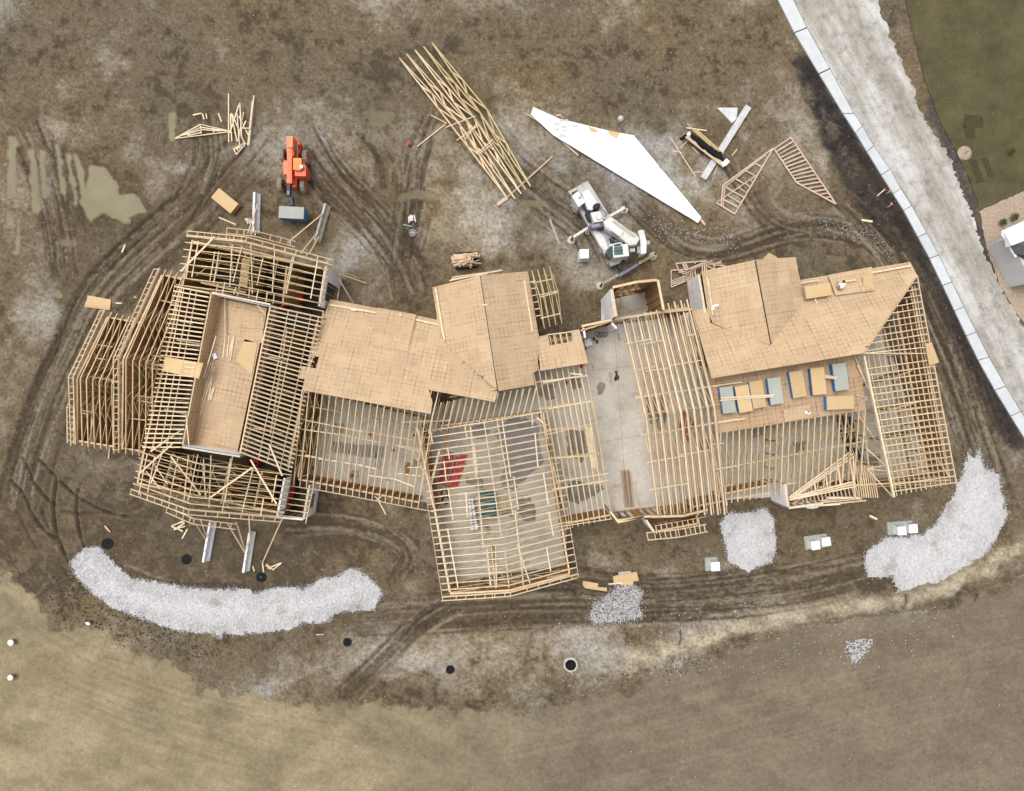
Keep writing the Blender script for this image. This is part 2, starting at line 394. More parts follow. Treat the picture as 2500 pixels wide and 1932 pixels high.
def stroke_raw(pts, w, rag, seed):
    xs = [p[0] for p in pts]; ys = [p[1] for p in pts]; mg = w * 2 + 14; out = np.zeros(GX.shape, np.float32)
    ix = np.where((gx > min(xs) - mg) & (gx < max(xs) + mg))[0]; iy = np.where((gy > min(ys) - mg) & (gy < max(ys) + mg))[0]
    if len(ix) == 0 or len(iy) == 0: return out
    # walk the line in short stretches so that each touches few grid points
    for i in range(0, len(pts) - 1, 3):
        q = pts[i:i + 4]; qx = [p[0] for p in q]; qy = [p[1] for p in q]
        x0, x1 = np.searchsorted(gx, [min(qx) - mg, max(qx) + mg]); y0, y1 = np.searchsorted(gy, [min(qy) - mg, max(qy) + mg])
        if x1 <= x0 or y1 <= y0: continue
        X, Y = GX[y0:y1, x0:x1], GY[y0:y1, x0:x1]
        d = seg_dist(X, Y, q) + rag * (vnoise(X / 9.0, Y / 9.0, seed) - 0.5) * 2
        out[y0:y1, x0:x1] = np.maximum(out[y0:y1, x0:x1], 1 - sm(w * .1, w * .9, d))
    return out
def blob(x, y, rx, ry, a=0.0):
    X, Y = WX - x, WY - y; ca, sa = math.cos(a), math.sin(a)
    return np.exp(-(((X * ca + Y * sa) / rx) ** 2 + ((-X * sa + Y * ca) / ry) ** 2))
def mixto(colr, mask, c):
    return colr + mask[..., None] * (np.array(c) - colr)

# regional dryness (pale crust) and wetness (dark churned mud)
dryb = np.zeros(GX.shape)
for x, y, rx, ry, v in [(1200, 560, 200, 120, .24), (1330, 380, 260, 150, .12), (1100, 330, 200, 120, .10), (1500, 480, 160, 160, .10), (760, 330, 160, 120, .08), (700, 360, 120, 90, .22), (850, 590, 90, 60, .22),
        (1450, 660, 90, 70, .26), (1660, 420, 70, 60, .28), (1650, 340, 60, 60, .18), (1900, 480, 130, 60, .05), (1560, 330, 40, 40, .15),
        (1000, 1620, 200, 70, .32), (1420, 1590, 220, 70, .30), (1800, 1510, 200, 40, .20), (2200, 1500, 200, 30, .25), (1900, 1300, 90, 50, .24),
        (1480, 1395, 60, 50, .2), (1620, 1420, 70, 50, .22), (1330, 1370, 60, 60, .12), (60, 820, 60, 110, .20), (90, 760, 60, 80, .15),
        (250, 300, 60, 40, .15), (330, 350, 40, 60, .17), (440, 410, 60, 25, .22), (370, 480, 50, 40, .12), (140, 300, 60, 60, .14),
        (2050, 330, 50, 60, .15), (2000, 390, 50, 60, .08), (1100, 700, 60, 50, -.1), (540, 1360, 60, 40, .05), (1040, 1270, 50, 90, .20), (960, 1250, 40, 40, .18), (300, 1115, 90, 20, .2)]:
    dryb += v * blob(x, y, rx, ry)
for x, y, rx, ry, v in [(300, 620, 190, 120, .16), (100, 1250, 140, 150, .13), (480, 1400, 320, 130, .10), (1150, 1330, 400, 70, .10),
        (1880, 1290, 260, 60, .14), (560, 480, 130, 90, .14), (950, 450, 100, 90, .10), (950, 700, 160, 90, .13), (1400, 760, 110, 70, .22),
        (1570, 580, 60, 60, .06), (2100, 640, 110, 60, .05), (1690, 690, 70, 60, .12), (1840, 560, 180, 60, .10), (870, 1290, 150, 60, .10), (420, 330, 120, 90, .10), (2330, 1000, 90, 200, .05)]:
    dryb -= v * blob(x, y, rx, ry)
nA = fbm(WX, WY, 130, 200, 6, 0.62); nB = fbm(CX, CY, 26, 220, 5, 0.7); nC = fbm(WX, WY, 420, 240, 4)
nE = np.abs(fbm(WX, WY, 46, 350, 5, 0.68) - 0.5) * 2
d = (nA - 0.5) * 1.15 + (nB - 0.5) * 1.15 + (nC - 0.5) * 0.5 + (0.22 - nE) * 0.45 + dryb - 0.035
nD = fbm(CX, CY, 10, 330, 3, 0.7)
d = d + (nD - 0.5) * 0.6
base = np.zeros(GX.shape + (3,)) + np.array((0.147, 0.114, 0.071))
dl = (nA - 0.5) * 1.3 + (nB - 0.5) * 0.55 + (nC - 0.5) * 0.45 + (nD - 0.5) * 0.3 + 1.75 * dryb - 0.03
soil = mixto(base, sm(-0.07, -0.42, d), (0.070, 0.051, 0.031))
soil = mixto(soil, sm(0.02, 0.34, dl) * 0.9, (0.235, 0.203, 0.155))
soil = mixto(soil, sm(0.26, 0.60, dl) * 0.85, (0.345, 0.325, 0.29))
soil = mixto(soil, np.clip(.55 * blob(520, 1340, 330, 90) + .5 * blob(1150, 1480, 420, 50) + .45 * blob(120, 1000, 120, 260) + .4 * blob(1900, 1280, 260, 70) + .45 * blob(1400, 770, 90, 60) + .4 * blob(300, 560, 220, 120), 0, .6), (0.088, 0.066, 0.040))
hue = fbm(WX, WY, 220, 260, 4)
soil = soil * (1 + (hue - 0.5)[..., None] * np.array((0.30, 0.12, -0.20)))
hz = 0.05 * (nA - 0.5) + 0.05 * (nB - 0.5)
wet = np.clip(0.25 * sm(0.0, -0.35, d), 0, 1)

# tan graded haul road along the bottom of the picture
TAN1 = [(-400, 1300), (27, 1412), (62, 1442), (95, 1500), (104, 1532), (150, 1545), (220, 1528), (285, 1562), (320, 1592), (400, 1604), (455, 1628), (480, 1680), (700, 1720), (1000, 1740), (1300, 1735), (1560, 1690), (1600, 1640), (1800, 1590), (1960, 1545), (2080, 1512), (2250, 1492), (2400, 1442), (2700, 1380), (9000, 1300), (9000, 9000), (-9000, 9000), (-9000, 1200)]
tan = polymask(TAN1, 11, 24, 400, WX + 26 * (fbm(CX, CY, 20, 404, 4, .75) - .5), WY + 50 * (fbm(CX, CY * 1.5, 34, 405, 4, .7) - .5))
tn = fbm(WX, WY * 1.6, 90, 420, 5)
tancol = np.array((0.250, 0.203, 0.125)) * (0.55 + 0.85 * tn)[..., None]
tancol = tancol + sm(700, 1500, GX)[..., None] * (np.array((0.158, 0.128, 0.090)) * (0.7 + 0.6 * tn)[..., None] - tancol)
soil = soil * (1 - tan[..., None]) + tancol * tan[..., None]
hz = hz * (1 - 0.7 * tan) - 0.08 * tan
wet = np.maximum(wet * (1 - tan), 0.55 * tan * sm(0.4, 0.6, tn) * sm(1100, 500, GX))
soil = mixto(soil, polymask([(60, 1590), (300, 1640), (430, 1680), (200, 1700), (20, 1660)], 12, 18, 430) * 0.6, (0.225, 0.165, 0.09))
# pale clay bank on the right and its dark undercut
bank = stroke([(1560, 1610), (1700, 1560), (1800, 1535), (1950, 1490), (2080, 1480), (2200, 1470), (2330, 1425), (2480, 1345), (2600, 1290)], 40, 16, 16, 440)
soil = mixto(soil, bank * (0.45 + 0.5 * sm(.4, .62, nB)), (0.42, 0.36, 0.26)); hz += 0.30 * bank
soil = mixto(soil, stroke([(1940, 1528), (2080, 1505), (2200, 1497), (2330, 1463), (2500, 1395)], 9, 5, 8, 450) * 0.6, (0.085, 0.065, 0.04))
# black topsoil beside the sidewalk
BLK = [(1985, 278), (2010, 330), (2035, 400), (2075, 460), (2110, 520), (2160, 570), (2200, 640), (2260, 760), (2330, 900), (2400, 1000), (2440, 1070), (2480, 1110), (2480, 1020), (2400, 900), (2320, 740), (2250, 610), (2180, 480), (2110, 365), (2055, 278), (2000, 150), (1930, 150)]
soil = mixto(soil, polymask(BLK, 12, 20, 460) * (0.55 + 0.45 * sm(.4, .6, nB)), (0.030, 0.025, 0.023))
soil = mixto(soil, stroke([(2100, 300), (2200, 640), (2290, 780), (2370, 930), (2440, 1050)], 26, 12, 12, 470) * sm(.45, .6, nA) * 0.5, (0.05, 0.043, 0.04))
soil = mixto(soil, (stroke([(2270, 250), (2302, 330), (2336, 400), (2362, 470), (2380, 540), (2400, 620), (2435, 700)], 26, 10, 10, 480)), (0.075, 0.062, 0.058))

# wheel tracks: (polyline, width, depth, darkening)
z1 = Zp(20, 1100, 3.015)
def tr(pts, w, dep, dk, colr=(0.062, 0.045, 0.028), rag=3, seed=90):
    global soil, hz
    s = stroke(pts, w, None, rag, seed); soil = mixto(soil, s * dk, colr); hz -= dep * s
    if dep > 0.04:
        e = np.clip(stroke(pts, w * 2.1, None, rag, seed) - s, 0, 1); hz += dep * 0.55 * e
        soil = mixto(soil, e * dk * 0.3, (0.19, 0.155, 0.105))
for pts in ([(110, 60), (150, 160), (190, 250), (260, 340), (330, 400)], [(225, 70), (300, 150), (360, 210), (335, 330), (330, 480), (345, 580), (362, 650), (440, 830)],
        [(380, 230), (430, 280), (500, 340), (600, 400), (700, 450), (800, 480), (880, 490)], [(515, 290), (498, 400), (505, 520), (530, 640), (562, 720)],
        [(20, 220), (130, 350), (170, 480), (280, 610), (350, 650)], [(20, 380), (80, 480), (130, 600), (200, 720)], [(400, 450), (520, 475), (640, 460), (740, 455)], [(240, 420), (280, 560), (350, 680)]):
    tr([z1(*p) for p in pts], 8.5, 0.13, 0.8)
for off in (-46, -30, -12, 8, 30, 52):
    tr([(575 + off * .5, 400 + off), (470 + off * .6, 520 + off), (330 + off * .8, 640 + off * .8), (235 + off, 740 + off * .4), (190 + off, 850), (130 + off, 970), (80 + off, 1120), (60 + off, 1240)], R.uniform(6, 11), 0.05, 0.45, seed=90 + off)
for off in (-26, 0, 30, 52):
    tr([(745 + off, 360), (800 + off, 430), (870 + off, 500), (930 + off, 560), (985 + off, 640), (1010 + off, 700)], R.uniform(8, 14), 0.04, 0.38, seed=120 + off)
for k in range(6):
    tr([(980 + 16 * k, 480 + 4 * k), (975 + 14 * k, 560), (965 + 13 * k, 640 - 5 * k)], 5, 0.06, 0.5, seed=130 + k)
for off in (-34, -20, 0, 16):
    tr([(1560, 505 + off), (1640, 580 + off), (1720, 612 + off), (1800, 600 + off * .8), (1900, 560 + off), (2010, 545 + off), (2110, 568 + off), (2190, 632 + off), (2240, 720 + off)], R.uniform(5, 9), 0.05, 0.4, seed=140 + off)
for off in (-18, 0, 22, 46):
    tr([(2060 + off, 505), (2160 + off, 590), (2225 + off, 690), (2290 + off, 830), (2345 + off, 960), (2390 + off, 1100), (2440 + off, 1240)], R.uniform(7, 12), 0.05, 0.45, seed=150 + off)
for off in (0, 24):
    s_ = stroke([(2240 + off, 640), (2290 + off, 760), (2340 + off, 880), (2380 + off, 1000), (2410 + off, 1120)], 11, 5, 4, 160); soil = mixto(soil, s_ * 0.6, (0.23, 0.19, 0.135))
s_ = stroke([(1640, 585), (1690, 606), (1730, 612), (1775, 598)], 15, 5, 4, 165); soil = mixto(soil, s_ * 0.9, (0.235, 0.20, 0.135)); wet = np.maximum(wet, s_ * .7)
s_ = stroke([(2010, 540), (2090, 560), (2150, 585)], 14, 6, 6, 166); soil = mixto(soil, s_ * 0.85, (0.03, 0.026, 0.022))
for off in (-40, -24, -8, 10, 30, 46):
    tr([(880, 1500 + off), (1050, 1490 + off), (1300, 1470 + off), (1520, 1468 + off), (1760, 1455 + off), (1960, 1430 + off), (2100, 1400 + off)], R.uniform(7, 13), 0.03, 0.32, (0.085, 0.066, 0.043), seed=170 + off)
for off in (-20, 0, 20):
    tr([(860 + off, 1700), (960 + off, 1590), (1040 + off, 1510), (1120 + off, 1470)], 9, 0.04, 0.4, seed=180 + off)
for off in (0, 20, 40, 62):
    tr([(1150 + off * .6, 250), (1230 + off, 400 - off * .3), (1330 + off, 480 - off * .3), (1440 + off, 560)], 8, 0.03, 0.33, seed=190 + off)
for k in range(7):
    tr([(590 - 14 * k, 370 + 13 * k), (540 - 10 * k, 430 + 14 * k), (500 - 8 * k, 470 + 15 * k)], 6, 0.05, 0.4, seed=200 + k)
tr([(930, 1310), (990, 1330), (1010, 1370), (970, 1400), (920, 1390)], 12, 0.03, 0.3, seed=215); tr([(880, 1320), (960, 1290), (1030, 1310)], 12, 0.03, 0.3, seed=216)
tr([(680, 1290), (780, 1310), (900, 1330)], 18, 0.02, 0.3, seed=217)
tr([(1310, 1530), (1290, 1580), (1280, 1650)], 14, 0.05, 0.45, seed=218)
for x0, y0, x1, y1 in [(1608, 1512, 1604, 1545), (2208, 1452, 2202, 1490), (1525, 1535, 1530, 1560), (1660, 1540, 1656, 1572), (2385, 1450, 2380, 1470)]:
    tr([(x0, y0), ((x0 + x1) / 2 + 5, (y0 + y1) / 2), (x1, y1)], 3.4, 0.12, 0.85, (0.03, 0.022, 0.015), 2, 219)

def band(pts, half, nl, seed, dk=.6, dep=.05, ca=(0.255, 0.215, 0.155), cb=(0.058, 0.042, 0.027)):
    global soil, hz
    r = random.Random(seed); pts = smooth_line(pts, 2); N = len(pts)
    for k in range(nl):
        off = r.uniform(-half, half); i0 = r.randint(0, max(0, N // 2)); i1 = r.randint(min(N - 1, i0 + max(3, N // 3)), N - 1); q = []
        for i in range(i0, i1 + 1):
            a, b = pts[max(0, i - 1)], pts[min(N - 1, i + 1)]; dx, dy = b[0] - a[0], b[1] - a[1]; L = math.hypot(dx, dy) + 1e-6
            o = off + 5 * math.sin(i * .31 + seed + k); q.append((pts[i][0] - dy / L * o, pts[i][1] + dx / L * o))
        if len(q) < 2: continue
        w = r.uniform(2.5, 7.5); lite = r.random() < .36
        s = stroke_raw(q, w, r.uniform(1.5, 4), 300 + k)
        if lite: soil = mixto(soil, s * dk * .7, ca); hz += dep * .5 * s
        else: soil = mixto(soil, s * dk, cb); hz -= dep * s
for pts, half, nl, sd_ in [
        ([(640, 330), (575, 400), (470, 520), (330, 640), (235, 740), (190, 850), (130, 970), (80, 1120), (50, 1260)], 62, 44, 1),
        ([(740, 330), (800, 430), (870, 500), (930, 560), (985, 640), (1010, 720)], 55, 30, 2),
        ([(1540, 480), (1640, 580), (1720, 612), (1800, 600), (1900, 560), (2010, 545), (2110, 568), (2190, 632), (2240, 720)], 34, 30, 3),
        ([(2050, 480), (2160, 590), (2225, 690), (2290, 830), (2345, 960), (2390, 1100), (2440, 1240)], 46, 34, 4),
        ([(850, 1500), (1050, 1490), (1300, 1470), (1520, 1468), (1760, 1455), (1960, 1430), (2120, 1390)], 60, 44, 5),
        ([(1120, 240), (1230, 400), (1330, 480), (1440, 560), (1470, 640)], 60, 26, 6), ([(1060, 270), (1010, 400), (1000, 520), (980, 650)], 46, 22, 7),
        ([(830, 1720), (960, 1590), (1040, 1510), (1120, 1470)], 34, 20, 8), ([(700, 1290), (830, 1280), (940, 1310), (1000, 1360), (960, 1410)], 30, 18, 9),
        ([(60, 300), (120, 430), (150, 560), (160, 680)], 60, 22, 11), ([(1400, 1450), (1700, 1430), (1900, 1400)], 30, 14, 12),
        ([(2300, 680), (2350, 800), (2400, 930), (2440, 1040)], 26, 12, 13), ([(300, 1400), (420, 1440), (600, 1440)], 20, 8, 14), ([(1250, 1340), (1400, 1430), (1600, 1440)], 40, 16, 15), ([(500, 280), (520, 380), (480, 470)], 50, 14, 16),
        ([(900, 300), (960, 380), (960, 460)], 60, 16, 17), ([(1760, 320), (1880, 540), (1980, 560)], 40, 10, 18)]:
    soil = mixto(soil, stroke(pts, half * 1.5, half * .6, 14, 700 + sd_) * .38, (0.078, 0.058, 0.037)); band(pts, half, nl, sd_, .66)
for pts, half, nl, sd_ in [([(-60, 1430), (60, 1540), (220, 1640), (420, 1720), (700, 1790), (1000, 1830)], 60, 30, 31), ([(-60, 1600), (150, 1700), (400, 1800), (700, 1880)], 60, 22, 32), ([(2600, 1500), (2300, 1570), (2000, 1640), (1600, 1750), (1200, 1830)], 70, 30, 33), ([(2600, 1650), (2200, 1720), (1800, 1830), (1400, 1930)], 60, 22, 34)]:
    band(pts, half, nl, sd_, .17, .01, (0.30, 0.25, 0.165), (0.135, 0.105, 0.066))
for pts in ([(110, 60), (150, 160), (190, 250), (260, 340), (330, 400)], [(225, 70), (300, 150), (360, 210), (335, 330), (330, 480), (345, 580), (362, 650), (440, 830)],
        [(380, 230), (430, 280), (500, 340), (600, 400), (700, 450), (800, 480), (880, 490)], [(515, 290), (498, 400), (505, 520), (530, 640), (562, 720)], [(20, 220), (130, 350), (170, 480), (280, 610), (350, 650)]):
    tr([z1(*p) for p in pts], 6.5, 0.10, 0.9, (0.045, 0.032, 0.02))
for a, b in [((720, 1390), (680, 1490)), ((760, 1395), (740, 1440)), ((820, 1410), (790, 1470)), ((960, 1470), (900, 1570)), ((1130, 1530), (1060, 1610)), ((700, 1520), (920, 1580)), ((540, 1440), (640, 1460))]:
    tr([z1(*a), z1(*b)], 5, .03, .45, (0.11, 0.085, 0.055), 4, 777)
soil = mixto(soil, stroke([(1960, 150), (2045, 284), (2104, 376), (2168, 480), (2229, 585), (2289, 703), (2347, 826), (2417, 960), (2492, 1080)], 34, 12, 12, 465) * 0.85, (0.026, 0.022, 0.021))
soil = mixto(soil, stroke([(2010, 330), (2060, 430), (2110, 500), (2160, 560), (2200, 610)], 22, 9, 12, 466) * 0.7, (0.028, 0.024, 0.022))

# puddles of clay-coloured water
z0 = Zp(20, 270, 4.368)
PUD = (0.172, 0.148, 0.083)
pud = polymask([z0(*p) for p in [(850, 650), (870, 590), (1000, 590), (1060, 640), (1120, 720), (1165, 800), (1150, 920), (1340, 890), (1400, 950), (1470, 1090), (1280, 1130), (1290, 1190), (1230, 1210), (1020, 1100), (880, 1160), (820, 1090), (760, 960), (830, 850)]], 3.0, 8, 500)
for a, b, w in [((250, 440), (290, 1050), 18), ((350, 450), (390, 880), 16), ((510, 370), (600, 940), 13), ((630, 470), (720, 980), 13), ((720, 490), (870, 1160), 14), ((110, 1180), (90, 1520), 14), ((40, 330), (30, 900), 22), ((1750, 60), (1740, 290), 16)]:
    A, B = z0(*a), z0(*b); pud = np.maximum(pud, stroke([A, lp(A, B, .5), B], w, 3.5, 9, 505))
for x, y, rx, ry in [(941, 290, 42, 28), (141, 727, 20, 8), (300, 545, 16, 8), (175, 605, 26, 14), (1075, 335, 14, 24), (1010, 480, 60, 12), (1290, 505, 40, 10), (1155, 445, 14, 10), (2035, 640, 30, 12), (2028, 700, 20, 10)]:
    pud = np.maximum(pud, sm(0.42, 0.55, blob(x, y, rx, ry)) * (.9 if rx < 25 else .6))
soil = mixto(soil, np.clip(np.maximum(stroke([z0(470, 330), z0(540, 700), z0(640, 1100)], 12, None, 6, 507), stroke([z0(590, 380), z0(660, 700), z0(780, 960)], 12, None, 6, 508)), 0, 1) * 0.75, (0.05, 0.038, 0.026))
halo = polymask([z0(*p) for p in [(480, 330), (900, 540), (1100, 600), (1250, 800), (1400, 880), (1520, 1100), (1300, 1260), (1000, 1200), (700, 1200), (520, 900)]], 22, 22, 503); soil = mixto(soil, halo * (1 - pud) * .55, (0.062, 0.047, 0.030)); rim = np.clip(pud * (1 - pud) * 4, 0, 1); soil = mixto(soil, rim * .55, (0.07, 0.052, 0.033)); soil = soil * (1 - .95 * pud[..., None]) + .95 * pud[..., None] * np.array(PUD) * (0.72 + 0.56 * fbm(WX, WY, 60, 520, 4))[..., None]; wet = np.maximum(wet, pud); hz = hz * (1 - pud) - 0.05 * pud
# soil under and round the buildings stays flat
FOOT = [(200, 700), (440, 560), (800, 640), (1050, 690), (1290, 660), (1420, 690), (1620, 690), (1950, 640), (2240, 660), (2340, 1190), (1940, 1240), (1600, 1290), (1410, 1420), (1090, 1450), (760, 1200), (680, 1280), (320, 1210), (160, 1080)]
hz = hz * (1 - polymask(FOOT, 30, 2, 510)) - 0.04

ny, nx = GX.shape
co = np.empty((ny * nx, 3)); co[:, 0] = ((GX - 1250) / PPM).ravel(); co[:, 1] = ((966 - GY) / PPM).ravel(); co[:, 2] = hz.ravel()
ii = (np.arange(ny - 1)[:, None] * nx + np.arange(nx - 1)[None, :]).ravel()
quads = np.stack([ii, ii + nx, ii + nx + 1, ii + 1], 1).astype(np.int32)
me = bpy.data.meshes.new("ground"); me.vertices.add(len(co)); me.vertices.foreach_set("co", co.ravel())
me.loops.add(quads.size); me.loops.foreach_set("vertex_index", quads.ravel())
me.polygons.add(len(quads)); me.polygons.foreach_set("loop_start", np.arange(0, quads.size, 4, dtype=np.int32))
me.update(); me.validate()
ca = me.attributes.new("soil", 'FLOAT_COLOR', 'POINT')
ca.data.foreach_set("color", np.concatenate([np.clip(soil, 0.012, 0.9).reshape(-1, 3), np.clip(1 - np.maximum(wet, 0.5 * tan), 0, 1).reshape(-1, 1)], 1).astype(np.float32).ravel())
fa = me.attributes.new("wet", 'FLOAT', 'POINT'); fa.data.foreach_set("value", wet.astype(np.float32).ravel())
me.materials.append(MATS["mud"]); me.polygons.foreach_set("use_smooth", np.ones(len(quads), bool))
ground = put("ground", me, Matrix.Identity(4)); tag(ground, "rutted brown mud of the building site with puddles and tracks", "ground", None, "structure")

def rag_poly(pts, step=6, amp=4, seed=1):
    """densify a pixel outline and roughen it"""
    r = random.Random(seed); out = []
    for a, b in zip(pts, pts[1:] + pts[:1]):
        n = max(1, int(math.hypot(b[0] - a[0], b[1] - a[1]) / step))
        for i in range(n):
            p = lp(a, b, i / n); out.append((p[0] + r.uniform(-amp, amp), p[1] + r.uniform(-amp, amp)))
    return out
def sheet(name, pts, z, mat, parent=None, thick=0.0):
    w = [P(x, y, z) for x, y in pts]; c = sum(w, V()) / len(w); c.z = 0
    bm = bmesh.new(); vs = [bm.verts.new(p - c) for p in w]
    f = bm.faces.new(vs)
    if f.normal.z < 0 or (f.normal_update() or f.normal.z < 0): f.normal_flip()
    bmesh.ops.triangulate(bm, faces=[f])
    me = bpy.data.meshes.new(name); bm.to_mesh(me); bm.free(); me.materials.append(MATS[mat])
    return put(name, me, Matrix.Translation(c), parent)

# stone road, lawn, planting bed right of the sidewalk
SWL = [(1880, -40), (1940, 80), (2000, 180), (2059, 278), (2089, 324), (2117, 370), (2152, 427), (2181, 473), (2207, 514), (2242, 579), (2270, 631), (2302, 697), (2331, 759), (2360, 820), (2389, 880), (2430, 953), (2468, 1016), (2505, 1075), (2560, 1160)]
SWR = [(1912, -50), (1970, 68), (2026, 168), (2085, 278), (2105, 308), (2133, 357), (2173, 413), (2199, 461), (2225, 502), (2262, 569), (2292, 623), (2324, 689), (2353, 750), (2383, 811), (2414, 872), (2455, 943), (2492, 1005), (2530, 1065), (2585, 1150)]
redge = [(2120, -60), (2170, 80), (2215, 180), (2252, 278), (2284, 332), (2317, 380), (2337, 439), (2364, 499), (2383, 556), (2403, 613), (2440, 700), (2480, 770), (2540, 860), (2620, 960)]
# ragged right edge only
rr = random.Random(5); rag = []
for a, b in zip(redge[:-1], redge[1:]):
    n = 12
    for i in range(n):
        p = lp(a, b, i / n); rag.append((p[0] + rr.uniform(-6, 6), p[1] + rr.uniform(-3, 3)))
tag(sheet("road", [(x + 1, y) for x, y in SWR] + [(2640, 1150)] + rag[::-1], 0.022, "road_stone"), "pale crushed stone road curving beside the sidewalk", "road", None, "structure")
LAWN = [(2195, -60), (2250, 170), (2287, 278), (2321, 345), (2346, 396), (2369, 442), (2386, 494), (2391, 514), (2473, 477), (2640, 400), (2640, -60)]
lawn = tag(sheet("lawn", rag_poly(LAWN, 8, 1.2, 3), 0.03, "lawn"), "short olive lawn with darker strips of new sod", "lawn", None, "structure")
z5 = Zp(1980, 270, 4.368)
for q in ([(1640, 40), (1830, 60), (1840, 190), (1620, 170)], [(1680, 530), (1760, 520), (1850, 760), (1770, 790)], [(1810, 520), (1880, 500), (1960, 700), (1900, 730)], [(1620, 170), (1740, 180), (1760, 300), (1650, 300)]):
    sheet("sod_strip", rag_poly([z5(*p) for p in q], 6, 1.4, len(q)), 0.036, "sod_dark", lawn)
tag(sheet("planting_bed", rag_poly([(2391, 516), (2473, 479), (2640, 402), (2640, 900), (2560, 860), (2480, 764), (2442, 696), (2408, 606)], 8, 2, 8), 0.026, "mulch_tan"), "tan mulched planting bed beside the neighbouring house", "planting bed", None, "structure")

# sidewalk: one paving slab after another
sw = tag(put("sidewalk", None, Matrix.Translation(P(2250, 600))), "pale blue-grey concrete sidewalk of long slabs curving past the site", "sidewalk", None, "structure")
for i in range(len(SWL) - 1):
    g = 0.05
    a, b, c, d_ = lp(SWL[i], SWL[i + 1], 0.012), lp(SWL[i], SWL[i + 1], 0.988), lp(SWR[i], SWR[i + 1], 0.988), lp(SWR[i], SWR[i + 1], 0.012)
    prism("paving_slab", [P(*q, 0.10 + 0.006 * R.random()) for q in (a, b, c, d_)], -0.1, "sidewalk", sw, bevel=0.01)

# ------------------------------------------------------------------ concrete floor slab shared by the wings
SLABS = [[(730, 950), (1040, 1000), (1215, 940), (1300, 900), (1410, 815), (1560, 770), (1700, 740), (1720, 900), (2200, 790), (2318, 1165), (1925, 1225), (1755, 1235), (1600, 1280), (1500, 1272), (1390, 1290), (1388, 1400), (1100, 1440), (1062, 1245), (768, 1192), (700, 1176)]]
SLABS[0] = [(1250 + (x - 1250) * .955, 966 + (y - 966) * .955) for x, y in SLABS[0]]
for i_, p_ in enumerate(SLABS[0]):
    if abs(p_[0] - (1250 + 310 * .955)) < 1: SLABS[0][i_:i_ + 1] = [(1468, 795), (1468, 738), (1574, 712), (1586, 760)]; break
slab = tag(prism("concrete_slab", [P(x, y, 0.15) for x, y in SLABS[0]], -0.3, "slab"), "pale grey concrete floor slab with damp stains under the framing", "floor slab", None, "structure")
def stain(pts, mat="wet_concrete", seed=1, amp=2.5):
    sheet("damp_stain", rag_poly(pts, 5, amp, seed), 0.154, mat, slab)
g = Zp(1020, 980, 3.376)
stain([g(*p) for p in [(630, 270), (690, 180), (800, 130), (900, 140), (1000, 200), (990, 320), (1040, 500), (1000, 550), (930, 590), (900, 640), (800, 730), (700, 720), (680, 640), (720, 500), (690, 370)]], "wet_grey", 2)
stain([g(*p) for p in [(450, 210), (520, 190), (600, 240), (570, 300), (450, 310)]], "wet_grey", 3)
stain([g(*p) for p in [(830, 800), (930, 800), (970, 880), (970, 980), (880, 990), (830, 920)]], "wet_concrete", 4)
stain([g(*p) for p in [(400, 630), (540, 620), (540, 720), (400, 680)]], "wet_concrete", 5)
stain([g(*p) for p in [(680, 900), (780, 890), (800, 950), (700, 950)]], "wet_concrete", 5)
stain([g(*p) for p in [(540, 1020), (600, 1010), (610, 1090), (560, 1090)]], "wet_concrete", 7)
stain([g(*p) for p in [(590, 1200), (650, 1180), (650, 1330), (600, 1330)]], "wet_concrete", 6)
k6 = Zp(1400, 980, 4.69)
stain([k6(*p) for p in [(-80, 330), (130, 340), (150, 600), (100, 700), (-60, 620)]], "wet_concrete", 8)
stain([k6(*p) for p in [(-60, 920), (60, 910), (200, 960), (340, 960), (350, 1010), (200, 1110), (60, 1170), (-80, 1140)]], "wet_concrete", 9)
stain([k6(*p) for p in [(820, -40), (1080, -60), (1080, 180), (1000, 340), (870, 250)]], "wet_concrete", 10)
stain([k6(*p) for p in [(1400, 450), (1580, 430), (1600, 540), (1400, 560)]], "wet_grey", 11)
k5 = Zp(1400, 660, 4.964)
stain([k5(*p) for p in [(285, 1400), (340, 1345), (400, 1390), (370, 1480), (320, 1520), (290, 1480)]], "wet_concrete", 12)
stain([k5(*p) for p in [(500, 1220), (540, 1210), (555, 1330), (500, 1350)]], "soil_and_shade_dark", 13)
h2 = Zp(1040, 640, 4.688)
stain([h2(*p) for p in [(1290, 1450), (1380, 1400), (1480, 1400), (1470, 1560), (1390, 1590), (1300, 1520)]], "wet_concrete", 14)
stain([h2(*p) for p in [(1640, 1330), (1760, 1320), (1770, 1440), (1690, 1470), (1640, 1400)]], "wet_concrete", 15)
m3 = Zp(700, 940, 4.965)
stain([m3(*p) for p in [(580, 470), (690, 460), (710, 560), (640, 610), (580, 560)]], "wet_concrete", 16)
stain([m3(*p) for p in [(770, 1040), (870, 1030), (870, 1110), (790, 1180), (755, 1110)]], "wet_concrete", 17)
stain([m3(*p) for p in [(540, 690), (1180, 740), (1130, 1030), (1060, 1020), (1090, 900), (840, 860), (540, 800)]], "wet_grey", 18, 3)
stain([m3(*p) for p in [(1520, 900), (1640, 910), (1600, 1010), (1520, 1000)]], "wet_concrete", 19)
r7 = Zp(1700, 880, 4.443)
stain([r7(*p) for p in [(590, 740), (760, 730), (700, 830), (600, 840)]], "wet_grey", 20)
stain([r7(*p) for p in [(1040, 880), (1190, 880), (1170, 960), (1080, 1010)]], "wet_concrete", 21)
stain([r7(*p) for p in [(1860, 1030), (2000, 1020), (1960, 1200), (1880, 1160)]], "wet_concrete", 22)
